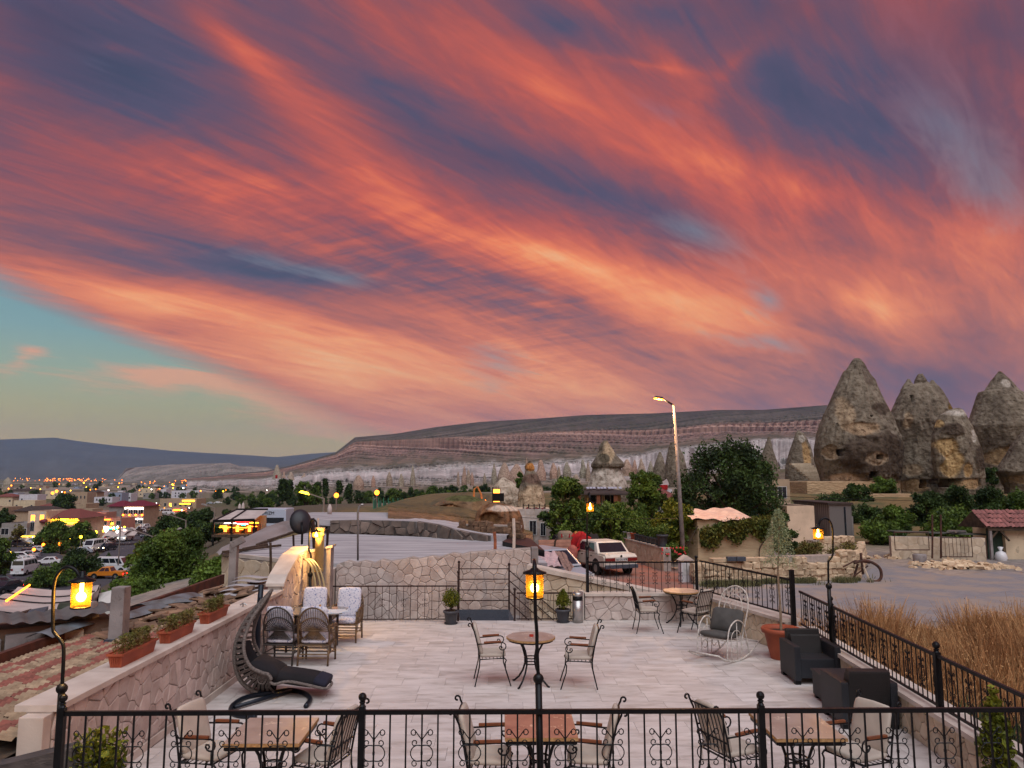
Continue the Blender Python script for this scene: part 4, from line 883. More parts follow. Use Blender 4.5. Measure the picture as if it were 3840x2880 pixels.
# ---------------------------------------------------------------- rattan armchairs with flowered cushions
M_RAT = mat('brown_rattan', (124, 96, 66), (70, 54, 40), scale=10, rough=.6, bump=.3, bscale=90)
M_RATD = mat('dark_rattan', (66, 56, 50), (40, 34, 32), scale=10, rough=.6, bump=.3, bscale=90)
M_FLOR = mat('flowered_cushion_cloth', (206, 202, 208), (196, 192, 200), scale=5, rough=.95, spots=(30, .54, .6, (112, 120, 156)), bump=.2, bscale=30)
def rattan(m, cush_back=True):
    t = thing('rattan_armchair', None, 'chair'); r = .014; W_ = .27
    arch = [(-.22-.1*abs(0), -W_, .1)]
    def bk(u): # back frame point, u 0..1 along the arch
        a = PI*u; return (-.24-.10*math.sin(a)-.02, -W_*1.04*math.cos(a), .6+.42*math.sin(a)**.8)
    b = MB(); b.tube([(-.24, -W_, .35), (-.25, -W_*1.04, .5)]+[bk(i/14) for i in range(15)]+[(-.25, W_*1.04, .5), (-.24, W_, .35)], .017, 6); b.build('back_frame', m, t, True)
    def inner(u): a = PI*u; return (-.25-.06*math.sin(a), -W_*.98*math.cos(a), .6+.24*math.sin(a))
    b = MB(); b.tube([inner(i/12) for i in range(13)], .012, 5); b.tube([(-.25, -W_, .6), (-.25, W_, .6)], .01, 5); b.build('inner_arch', m, t, True)
    b = MB()
    for i in range(1, 20): p, q = inner(i/20), bk(i/20); b.tube([p, q], .0055, 4)
    b.build('back_spindles', m, t)
    b = MB()
    for i in range(1, 20):
        p = inner(i/20); b.tube([(-.24, (i/20-.5)*.12, .6), p], .006, 4); b.tube([(-.24, (i/20-.5)*.14, .6), (-.235, (i/20-.5)*.5, .44)], .007, 4)
    b.build('back_fan', m, t)
    for s in (-1, 1):
        y = s*W_
        b = MB(); b.tube([(-.24, y, .35), (-.27, y, 0)], .018, 6); b.build('leg', m, t, True)
        b = MB(); b.tube([(.24, y, .62), (.25, y, .35), (.25, y, 0)], .018, 6); b.build('leg', m, t, True)
        for k in (0, .035):
            b = MB(); b.tube([(-.27, y, .68-k), (-.1, y*1.1, .68-k), (.12, y*1.12, .67-k), (.21, y*1.12, .63-k), (.255-k*.3, y*1.1, .52), (.255-k*.5, y*1.05, .38)], .014, 6); b.build('armrest', m, t, True)
        b = MB()
        for i in range(7): x = -.16+i*.06; b.tube([(x, y*1.05, .66), (x, y, .36)], .006, 4)
        b.tube([(-.25, y, .2), (.25, y, .2)], .011, 5); b.tube([(.25, y, .1), (.1, y, .34)], .008, 4); b.tube([(-.25, y, .1), (-.1, y, .34)], .008, 4); b.build('side_spindles', m, t)
    b = MB(); b.tube([(-.25, -W_, .35), (-.25, W_, .35), (.26, W_, .36), (.26, -W_, .36)], .017, 6, True); b.span((-.25, -W_, .345), (.25, W_, .36))
    for z_ in (.14, .2): b.tube([(-.26, -W_, z_), (-.26, W_, z_)], .012, 5); b.tube([(.25, -W_, z_), (.25, W_, z_)], .012, 5)
    b.build('seat_frame', m, t)
    b = MB(); pillow(b, (.02, 0, .41), (.5, .5, .11), 8, puff=.55); b.build('seat_cushion', M_FLOR, t, True)
    if cush_back:
        b = MB(); pillow(b, (-.2, 0, .74), (.6, .5, .12), 8, ry=R(-102), puff=.6); b.build('back_cushion', M_FLOR, t, True)
    return t
g = 'rattan armchairs round the glass table'
for mk, (x, y), rz, lab in ((M_RAT, (-3.36, 14.1), 88, 'near brown rattan armchair, its open fan back to the camera'), (M_RATD, (-3.98, 14.15), 84, 'near dark rattan armchair beside the crescent lounger'),
        (M_RAT, (-3.93, 16.0), -88, 'far rattan armchair with flowered cushion next to the lamp lit wall'), (M_RAT, (-3.22, 15.95), -93, 'far rattan armchair with flowered cushion against the thin brown railing')):
    t = rattan(mk); t.location = (x, y, 0); t.rotation_euler = (0, 0, R(rz)); t['label'] = lab; t['group'] = g
t = thing('glass_table', 'rattan table with clear glass top between the four rattan armchairs', 'table', (-3.72, 15.18, 0))
b = MB(); b.prism([(-.6, -.42), (.5, -.42), (.62, -.3), (.62, .35), (.5, .46), (-.6, .46)], .715, .727); gm = mat('clear_table_glass', (120, 118, 110), var=.1, rough=.05, spec=.9, metal=.25); b.build('glass_top', gm, t)
for x_ in (-.42, .42):
    for y_ in (-.3, .3): b = MB(); b.tube([(x_, y_, 0), (x_, y_, .71)], .025, 6); b.build('leg', M_RATD, t)
b = MB()
for z_ in (.2, .66): b.tube([(-.42, -.3, z_), (.42, -.3, z_), (.42, .3, z_), (-.42, .3, z_)], .014, 5, True)
b.build('stretcher', M_RATD, t)
b = MB(); b.prism([(-.02, -.38), (.4, -.36), (.58, -.12), (.42, .1), (.02, .08), (-.16, -.16)], 0, .006); props(b.build('placemat', mat('pale_blue_mat', (168, 184, 200), var=.05, rough=.6), None, loc=(-3.55, 15.2, .729)), 'pale blue rectangular mat lying on the glass table', 'placemat')
b = MB(); b.box((0, 0, .03), (.09, .07, .06)); props(b.build('napkin_box', mat('dark_red_card', (132, 30, 26), rough=.6), None, loc=(-3.78, 15.3, .728), bevel=.006), 'small dark red box on the glass table', 'box')
b = MB(); b.tube([(0, 0, .0), (0, 0, .09)], .022, 8); props(b.build('sugar_jar', mat('amber_glass_jar', (186, 140, 80), rough=.2), None, loc=(-3.62, 15.33, .728)), 'small amber jar on the glass table beside the red box', 'jar')

# ---------------------------------------------------------------- crescent lounger
M_WICK = mat('grey_wicker', (122, 112, 106), (70, 64, 62), scale=30, rough=.75, bump=1., bscale=60, stretch=(1, 1, 3))
M_BLACKC = mat('black_cushion_cloth', (30, 28, 32), (20, 19, 22), scale=3, rough=.95, bump=.3, bscale=60)
M_STEELB = mat('dark_blue_steel', (26, 32, 42), var=.2, rough=.4, metal=.4)
lg = thing('crescent_lounger', 'dark wicker crescent moon lounger with black cushions on a curved steel foot', 'lounger', tuple(gz(985, 2606)))
lo = Vector(lg.location)
def sm(pts, n=6):
    """catmull-rom through points"""
    P = [Vector(p) for p in pts]; o = []
    for i in range(len(P)-1):
        a = P[max(i-1, 0)]; b = P[i]; c = P[i+1]; d_ = P[min(i+2, len(P)-1)]
        for k in range(n):
            t = k/n; o.append(.5*((2*b)+(c-a)*t+(2*a-5*b+4*c-d_)*t*t+(3*b-a-3*c+d_)*t**3))
    o.append(P[-1]); return o
loc = lambda pts: [p-lo for p in pts]
YL = lo.y
spine = loc(sm([gd(*p, YL) for p in ((1022, 2210), (985, 2252), (935, 2310), (895, 2380), (880, 2450), (888, 2520), (920, 2572), (975, 2598), (1030, 2592))]))
near = loc(sm([gd(1018, 2216, YL-.02), gd(985, 2262, YL-.08), gd(945, 2320, YL-.2), gd(918, 2390, YL-.3), gd(916, 2450, YL-.36), gd(940, 2500, YL-.38), (gd(980, 2522, YL-.38)), gd(1006, 2530, YL-.38), gd(1018, 2550, YL-.38)]))
far = loc(sm([gd(1020, 2214, YL+.02), gd(1000, 2255, YL+.08), gd(965, 2312, YL+.2), gd(950, 2380, YL+.32), gd(962, 2430, YL+.4), gd(995, 2470, YL+.42), gd(1030, 2484, YL+.42), gd(1048, 2492, YL+.42), gd(1056, 2506, YL+.42)]))
n_ = len(spine); rr = lambda i, n: .016+.012*min(1, i/8)
b = MB(); b.tube(spine, [rr(i, n_)+.008 for i in range(n_)], 8); b.build('spine', M_WICK, lg, True)
b = MB(); b.tube(near, [rr(i, n_) for i in range(len(near))], 8); b.build('near_rim', M_WICK, lg, True)
b = MB(); b.tube(far, [rr(i, n_) for i in range(len(far))], 8); b.build('far_rim', M_WICK, lg, True)
legr = loc(sm([gd(1012, 2556, YL-.38), gd(1030, 2566, YL-.38), gd(1080, 2556, YL-.36), gd(1150, 2568, YL-.33), gd(1215, 2582, YL-.3), gd(1238, 2572, YL-.2), gd(1236, 2555, YL+.2), gd(1150, 2540, YL+.3), gd(1060, 2520, YL+.4)]))
b = MB(); b.tube(legr, .022, 8); b.build('footrest_rim', M_WICK, lg, True)
def ribs(rim, nm):
    m = min(len(spine), len(rim))
    for i in range(7, m-1, 2):
        a = spine[i]; c = rim[i]; mid = (a+c)/2+Vector((-.05, 0, -.02)); b = MB(); 
        w = .02; t_ = (spine[min(i+1, m-1)]-spine[i-1]).normalized()*w
        pts = [a, mid, c]; vs = []
        for p in pts: vs += [p-t_, p+t_]
        nrm = Vector((0, .006, .006)); b.add(vs+[v+nrm for v in vs], [(0, 1, 3, 2), (2, 3, 5, 4), (6, 8, 9, 7), (8, 10, 11, 9), (0, 2, 8, 6), (2, 4, 10, 8), (1, 7, 9, 3), (3, 9, 11, 5)]); b.build('wicker_slat', M_WICK, lg)
ribs(near, 'n'); ribs(far, 'f')
for px, py, r_ in ((925, 2500, .045), (948, 2530, .055), (982, 2548, .065)):
    p = gd(px, py, YL-.33)-lo; b = MB(); b.tube([(p.x+r_*math.cos(i*PI/8), p.y+.1*(p.x*0), p.z+r_*math.sin(i*PI/8)) for i in range(16)], .008, 5, True); b.build('wicker_ring', M_WICK, lg, True)
# cushions
b = MB()
def cfn(u, v):
    t = .42+.58*v; i = t*(n_-1); k = int(min(i, n_-2)); f = i-k; s = spine[k].lerp(spine[k+1], f); a = near[min(k, len(near)-1)]; c_ = far[min(k, len(far)-1)]
    w = u*2-1; e = math.sin(PI*min(1, max(0, v)))**.4; side = (a if w < 0 else c_)
    p = s.lerp(side, abs(w)*.8)+Vector((.07+.05*math.sin(v*14)*(1-abs(w)), 0, .05))*(1-w*w*.7)*e
    return p
b.grid(cfn, 17, 24); b.build('seat_cushion', M_BLACKC, lg, True)
b = MB(); p = gd(985, 2500, YL)-lo; pillow(b, tuple(p+Vector((.1, 0, 0))), (.5, .62, .2), 9, ry=R(25), puff=.8); b.build('lumbar_cushion', M_BLACKC, lg, True)
b = MB(); p = gd(1115, 2536, YL)-lo; pillow(b, tuple(p), (.85, .56, .2), 10, ry=R(8), puff=.75); b.build('footrest_cushion', M_BLACKC, lg, True)
b = MB(); p = gd(1212, 2548, YL-.05)-lo; pillow(b, tuple(p), (.22, .5, .14), 8, ry=R(18), puff=.5); b.build('footrest_end_cushion', mat('navy_cushion_cloth', (30, 32, 48), rough=.9), lg, True)
b = MB(); b.tube(loc(sm([gz(*p, .035) for p in ((1147, 2648), (1163, 2622), (1142, 2600), (1090, 2588), (1030, 2596), (925, 2614), (876, 2642), (866, 2662), (876, 2676), (905, 2684), (960, 2688))])), .036, 8); b.build('foot_ring', M_STEELB, lg, True)
b = MB(); b.tube(loc([gz(880, 2652, .045), gz(1000, 2616, .05), gz(1092, 2590, .045)]), .03, 8); b.build('foot_bar', M_STEELB, lg, True)
b = MB(); b.tube([Vector((0, 0, .03)), Vector((0, 0, .2))], .03, 8); b.build('stem', M_STEELB, lg, True)
b = MB(); b.tube([gd(968, 2560, YL+.45)-lo, gd(965, 2450, YL+.5)-lo, gd(968, 2330, YL+.5)-lo, gd(980, 2192, YL+.5)-lo], .045, 8); b.build('support_pole', M_STEELB, lg, True)
b = MB(); b.tube([gd(968, 2560, YL+.45)-lo, gz(975, 2600, .04)-lo], .035, 8); b.build('pole_foot', M_STEELB, lg, True)
b = MB(); b.tube(loc(sm([gd(975, 2240, YL+.3), gd(955, 2300, YL+.45), gd(950, 2380, YL+.5), gd(968, 2440, YL+.48), gd(1000, 2480, YL+.44)])), .012, 6); b.build('tie_cable', M_STEELB, lg, True)

# ---------------------------------------------------------------- white rocking chair
M_WIRON = mat('white_painted_iron', (206, 200, 194), (170, 160, 150), scale=25, rough=.45)
M_GREYC = mat('dark_grey_cushion_cloth', (84, 82, 80), (66, 64, 62), scale=4, rough=.95, bump=.2, bscale=150)
a = gz(2870, 2408, .12); b_ = gz(2692, 2468, .1); rk_d = math.atan2(b_.y-a.y, b_.x-a.x)
cpos = (gz(2743, 2481)+gz(2672, 2454))/2
rk = thing('rocking_chair', 'white wrought iron rocking chair with dark grey cushions in front of the diagonal wall', 'rocking chair', (cpos.x+.02, cpos.y-.03, 0), rk_d); rk.scale = (1.1,)*3
for s in (-1, 1):
    y = s*.28
    b = MB(); b.tube([(x, y, .012+(x*x)*.42) for x in np.linspace(-.72, .62, 15)], .014, 6); b.build('rocker', M_WIRON, rk, True)
    b = MB(); b.tube(sm([(.34, y, .06), (.33, y, .3), (.25, y, .55), (.06, y*1.05, .66), (-.14, y*1.05, .6), (-.26, y, .42), (-.36, y, .07)]), .012, 6); b.build('arm_hoop', M_WIRON, rk, True)
    b = MB(); b.tube(sm([(.2, y, .05), (.2, y, .4), (.05, y, .5), (-.1, y, .4), (-.1, y, .05)]), .007, 5)
    b.tube([(x, y, z) for x, z in arcpts((.1, .2), .09, 0, 330, 12, .05)], .006, 4); b.tube([(x, y, z) for x, z in arcpts((-.2, .2), .1, 180, -150, 12, .05)], .006, 4)
    b.tube([(.02, y, .02), (.02, y, .62)], .008, 5); b.build('side_scroll', M_WIRON, rk, True)
b = MB(); b.tube([(.6, -.29, .17), (.6, .29, .17)], .016, 6); b.tube([(-.7, -.28, .22), (-.7, .28, .22)], .01, 6); b.build('cross_bar', M_WIRON, rk, True)
b = MB(); b.tube([(.33, -.25, .37), (.33, .25, .37), (-.2, .25, .3), (-.2, -.25, .3)], .012, 6, True)
for i in range(8): y = -.22+i*.063; b.tube([(.33, y, .37), (-.2, y, .3)], .006, 4)
for i in range(4): b.tube([(.33, y_, z_) for y_, z_ in arcpts((-.18+i*.12, .36), .05, 180, 360, 8)], .006, 4)
b.build('seat_frame', M_WIRON, rk)
bkp = lambda y, z: (-.2-(z-.3)*.36, y, z)
b = MB(); b.tube(sm([bkp(-.24, .3), bkp(-.26, .6), bkp(-.27, .85), bkp(-.2, 1.05), bkp(0, 1.14), bkp(.2, 1.05), bkp(.27, .85), bkp(.26, .6), bkp(.24, .3)]), .014, 6); b.build('back_hoop', M_WIRON, rk, True)
b = MB(); b.tube(sm([bkp(-.16, .5), bkp(-.17, .8), bkp(-.1, .96), bkp(0, 1.0), bkp(.1, .96), bkp(.17, .8), bkp(.16, .5)]), .009, 5); b.tube([bkp(y_, z_) for y_, z_ in arcpts((0, .82), .09, 0, 360, 14, .05)], .006, 4)
for i in range(7):
    a_ = R(20+i*23); b.box(bkp(.215*math.cos(a_), .87+.205*math.sin(a_)), (.012, .025, .075), rx=a_+R(50))
b.build('back_leaves', M_WIRON, rk)
b = MB(); pillow(b, (.1, 0, .41), (.52, .5, .1), 8, ry=R(-6), puff=.4); b.build('seat_cushion', M_GREYC, rk, True)
b = MB(); pillow(b, (-.15, 0, .6), (.42, .58, .2), 9, ry=R(-114), puff=.75); b.build('back_cushion', M_GREYC, rk, True)

# ---------------------------------------------------------------- dark woven lounge set
def woven(name, base):
    m = mat(name, base, var=.25, scale=2, rough=.55); nt = m.node_tree; N = nt.nodes; L = nt.links; bs = [n for n in N if n.type == 'BSDF_PRINCIPLED'][0]
    tc = N.new('ShaderNodeTexCoord'); ck = N.new('ShaderNodeTexChecker'); ck.inputs['Scale'].default_value = 110; L.new(tc.outputs['Object'], ck.inputs[0])
    bm_ = N.new('ShaderNodeBump'); bm_.inputs['Strength'].default_value = 1; bm_.inputs['Distance'].default_value = .008; L.new(ck.outputs[1], bm_.inputs['Height']); L.new(bm_.outputs[0], bs.inputs['Normal'])
    src = bs.inputs['Base Color'].links[0].from_socket; mx = N.new('ShaderNodeMix'); mx.data_type = 'RGBA'; mx.blend_type = 'MULTIPLY'; mx.inputs[0].default_value = .55; L.new(src, mx.inputs[6]); L.new(ck.outputs[0], mx.inputs[7]); ck.inputs[1].default_value = (1, 1, 1, 1); ck.inputs[2].default_value = (.3, .3, .3, 1); L.new(mx.outputs[2], bs.inputs['Base Color'])
    return m
M_WOV = woven('black_woven_resin', (44, 46, 52)); M_WOVC = woven('dark_brown_woven_panel', (40, 36, 36))
def lounge(label, c, rz):
    t = thing('woven_armchair', label, 'armchair', (c[0], c[1], 0), rz, 'dark woven resin lounge furniture')
    for s in (-1, 1):
        b = MB(); b.box((0, s*.325, .33), (.74, .1, .54)); b.build('arm', M_WOV, t, bevel=.02)
        for x_ in (-.3, .3): b = MB(); b.box((x_, s*.325, .03), (.1, .09, .06)); b.build('foot', M_IRON, t)
    b = MB(); b.box((-.29, 0, .48), (.14, .55, .56), ry=R(-8)); b.build('backrest', M_WOVC, t, bevel=.025)
    b = MB(); b.box((.05, 0, .25), (.6, .545, .3)); b.build('seat_base', M_WOV, t, bevel=.015)
    b = MB(); b.box((-.17, 0, .52), (.1, .5, .34), ry=R(-14)); b.build('back_cushion', M_WOVC, t, bevel=.03)
    return t
lounge('dark woven armchair facing the camera beside the terracotta pot', (5.13, 12.86), R(-92))
lounge('dark woven armchair nearest the camera, seen from behind by the right wall', (4.93, 10.72), R(88))
t = thing('woven_table', 'low dark woven coffee table between the two woven armchairs', 'table', (5.06, 11.55, 0), R(-2), 'dark woven resin lounge furniture')
b = MB(); b.box((0, 0, .22), (.62, .62, .34)); b.build('table_body', M_WOV, t, bevel=.01); b = MB(); b.box((0, 0, .405), (.66, .66, .03)); b.build('table_top', M_WOV, t, bevel=.006)
for x_ in (-.26, .26):
    for y_ in (-.26, .26): b = MB(); b.box((x_, y_, .025), (.07, .07, .05)); b.build('foot', M_IRON, t)

# ---------------------------------------------------------------- pots, bin, planters
M_POT = mat('dark_grey_plastic_pot', (66, 68, 74), var=.12, rough=.5)
def leafcloud(n, fn, size, seed=0, aspect=.6):
    """n leaf quads; fn(rng, n) -> centres (n,3)"""
    rs = np.random.RandomState(seed); C = fn(rs, n); n = len(C); a = rs.normal(size=(n, 3)); a /= np.linalg.norm(a, axis=1)[:, None]
    b = np.cross(a, rs.normal(size=(n, 3))); b /= np.linalg.norm(b, axis=1)[:, None]; s = size*(.6+.8*rs.rand(n))[:, None]
    a = a*s; b = b*s*aspect; V = np.stack([C-a, C+b*.9-a*.1, C+a, C-b*.9-a*.1], 1).reshape(-1, 3); Fq = np.arange(4*n).reshape(n, 4)
    return V, Fq
def shrub(name, label, loc, pot_r, pot_h, bush_r, bush_h, trunk, leafm, seed, pot_m=M_POT, n=1500, leaf=.018, square=False, cone=False, group=None):
    t = thing(name, label, 'potted plant', tuple(loc), 0, group); b = MB()
    if square: b.prism([(-pot_r*1.6, -pot_r), (pot_r*1.6, -pot_r), (pot_r*1.6, pot_r), (-pot_r*1.6, pot_r)], 0, pot_h)
    else: b.lathe([(pot_r*.7, 0), (pot_r*.93, pot_h*.82), (pot_r*1.05, pot_h*.83), (pot_r*1.08, pot_h*.97), (pot_r*1.0, pot_h), (pot_r*.9, pot_h*.97), (pot_r*.85, pot_h*.9)], 20, cap=False); b.lathe([(.001, .004), (pot_r*.7, .004)], 20, cap=False)
    b.build('pot', pot_m, t, not square)
    b = MB(); b.lathe([(.001, pot_h*.9), (pot_r*.9, pot_h*.9)], 20, cap=False); b.build('soil', M_SOIL, t)
    if not square: b = MB(); b.lathe([(pot_r*.85, 0), (pot_r*.95, .025), (pot_r*.8, .02)], 18, cap=False); b.build('saucer', pot_m, t)
    b = MB(); zc = pot_h+trunk+bush_h/2
    for k in range(5): a = k*1.3+seed; b.tube([(0, 0, pot_h*.85), (.02*math.cos(a), .02*math.sin(a), pot_h+trunk*.6), (bush_r*.5*math.cos(a), bush_r*.5*math.sin(a), zc)], [.01, .008, .004], 5)
    b.build('stem', M_BARK, t)
    def fn(rs, n):
        d_ = rs.normal(size=(n, 3)); d_ /= np.linalg.norm(d_, axis=1)[:, None]; q = rs.rand(n)**.4; lump = 1+.28*np.sin(d_[:, 0]*7+seed)*np.sin(d_[:, 1]*6)*np.cos(d_[:, 2]*6+seed)
        P = d_*(q*lump)[:, None]*[bush_r, bush_r, bush_h/2]
        if cone: f = np.clip(1-(P[:, 2]/bush_h+.5)*.75, .15, 1)*1.3; P[:, 0] *= f; P[:, 1] *= f
        return P+[0, 0, zc]
    V, Fq = leafcloud(n, fn, leaf, seed); link('foliage', npmesh('foliage', V, Fq, leafm), t); return t
p = gz(1692, 2336); shrub('potted_shrub', 'yellow green shrub in a grey pot left of the stair opening', (p.x, p.y-.1, 0), .17, .3, .2, .42, .06, M_LEAF_Y, 1, n=2600, leaf=.018, group='grey potted shrubs at the back railing')
p = gz(2110, 2330); shrub('potted_shrub', 'yellow green shrub with one tall shoot in a grey pot by the ash bin', (p.x, p.y-.1, 0), .17, .3, .19, .44, .02, M_LEAF_Y, 5, n=2600, leaf=.018, cone=True, group='grey potted shrubs at the back railing')
p = gz(2915, 2455); pt_ = thing('potted_tree', 'thin pale conifer sapling in a large terracotta pot beside the woven armchair', 'potted tree', (p.x-.02, 14.3, 0))
b = MB(); b.lathe([(.2, 0), (.3, .46), (.345, .47), (.36, .53), (.335, .56), (.3, .53), (.29, .46)], 28, cap=False); b.build('pot', M_TERRA, pt_, True)
b = MB(); b.lathe([(.001, .48), (.29, .48)], 24, cap=False); b.build('soil', M_SOIL, pt_)
trk = sm([(0, 0, .42), (.01, 0, .9), (.0, .02, 1.5), (.02, 0, 1.9), (.06, 0, 2.45), (.1, 0, 2.72)]); b = MB(); b.tube(trk, [.026-.02*i/len(trk) for i in range(len(trk))], 6); b.build('trunk', mat('pale_bark', (150, 132, 112), (110, 94, 78), scale=12, rough=.9), pt_, True)
def fir(rs, n):
    i = rs.rand(n)**.8; z = 1.72+1.0*i; w = .33*(1-i)**.7+.04; a = rs.rand(n)*2*PI; br = np.floor(rs.rand(n)*6)*1.05+np.floor(i*8)*.8; a = np.where(rs.rand(n) < .75, br+rs.normal(size=n)*.22, a); q = rs.rand(n)**.6*w
    return np.stack([.05*i+q*np.cos(a), q*np.sin(a), z-q*.25+rs.normal(size=n)*.02], 1)
V, Fq = leafcloud(5200, fir, .022, 3, aspect=.22); link('foliage', npmesh('foliage', V, Fq, mat('pale_conifer_needles', (150, 160, 122), (112, 126, 94), scale=2, rough=.7, island=.4)), pt_)
p = gz(2167, 2334); bn = thing('ash_bin', 'round brushed steel ash bin with black slot at the end of the low wall', 'bin', (p.x, p.y, 0)); M_STL = mat('brushed_steel', (170, 166, 164), var=.08, scale=2, rough=.35, metal=.8)
b = MB(); b.lathe([(.125, 0), (.125, .5)], 24); b.build('bin_body', M_STL, bn, True); b = MB(); b.lathe([(.118, .5), (.118, .6)], 24); b.build('opening_band', M_IRON, bn, True); b = MB(); b.lathe([(.128, .6), (.128, .68), (.11, .69), (.1, .66), (.001, .66)], 24, cap=False); b.build('ash_top', M_STL, bn, True)
# near shrubs seen through the railing
p = gd(372, 2810, 7.0); shrub('potted_shrub', 'orange tinged leafy shrub behind the far left of the near railing', (p.x, p.y, 0), .16, .3, .22, .62, .22, M_LEAF_Y, 9, n=900, leaf=.034)
p = gd(3680, 2800, 7.9); shrub('potted_shrub', 'yellow and green shrub in a brown trough at the lower right corner', (4.98, 7.85, 0), .17, .34, .17, .85, .0, M_LEAF_Y, 11, pot_m=mat('brown_trough', (104, 66, 48), rough=.6), n=1500, leaf=.034, square=True, cone=True)
# three planter boxes on the left coping
M_SPRIG = mat('trailing_sprigs', (92, 100, 44), (110, 86, 44), scale=3, rough=.8, island=.4)
for i, (y0, y1, lab) in enumerate(((9.12, 10.2, 'terracotta planter box nearest the camera on the left coping'), (10.42, 11.4, 'middle terracotta planter box on the left coping with trailing green sprigs'), (11.78, 12.75, 'farthest terracotta planter box on the left coping'))):
    t = thing('planter_box', lab, 'planter', (-4.56, (y0+y1)/2-.03, 1.1), 0, 'terracotta planter boxes on the left coping'); L_ = (y1-y0)*.82; t.scale = (.8, 1, .86)
    b = MB(); w0, w1 = .08, .11
    vs = []
    for z_, w in ((0, w0), (.17, w1)): vs += [(-w, -L_/2+(.11-w), z_), (w, -L_/2+(.11-w), z_), (w, L_/2-(.11-w), z_), (-w, L_/2-(.11-w), z_)]
    b.add(vs, [(3, 2, 1, 0), (0, 1, 5, 4), (1, 2, 6, 5), (2, 3, 7, 6), (3, 0, 4, 7), (4, 5, 6, 7)]); b.build('box_body', M_TERRA, t)
    b = MB()
    for a_, c_ in (((-.12, -L_/2-.01), (.12, -L_/2-.01)), ((.12, -L_/2-.01), (.12, L_/2+.01)), ((.12, L_/2+.01), (-.12, L_/2+.01)), ((-.12, L_/2+.01), (-.12, -L_/2-.01))): b.bar((*a_, .175), (*c_, .175), .02, .03)
    for k in range(5): b.box((-.05+k*.025, -L_/2-.0, .09), (.008, .012, .1))
    b.build('rim', M_TERRA, t)
    def fn(rs, n, L_=L_):
        s = rs.rand(n); k = np.floor(rs.rand(n)*22); rr2 = np.random.RandomState(int(L_*100)); oy = rr2.rand(22)*L_-L_/2; od = rr2.normal(size=(22, 2)); ki = k.astype(int)
        return np.stack([od[ki, 0]*.1*s+rs.normal(size=n)*.02+.03, oy[ki]+od[ki, 1]*.12*s, .18+.2*np.sin(s*2.4)-(s > .7)*(s-.7)*.45], 1)+rs.normal(size=(n, 3))*.012
    V, Fq = leafcloud(2600, fn, .016, 30+i, .45); link('sprigs', npmesh('sprigs', V, Fq, M_SPRIG), t)
b = MB(); b.tube([(-.05, 0, .03), (0, 0, .06), (.06, .02, .03)], .012, 5); b.tube([(0, 0, 0), (0, 0, .07)], .015, 6); props(b.build('garden_tap', M_STL, None, loc=(-4.5, 13.4, 1.1)), 'small metal tap lying on the left coping beyond the planters', 'tap')
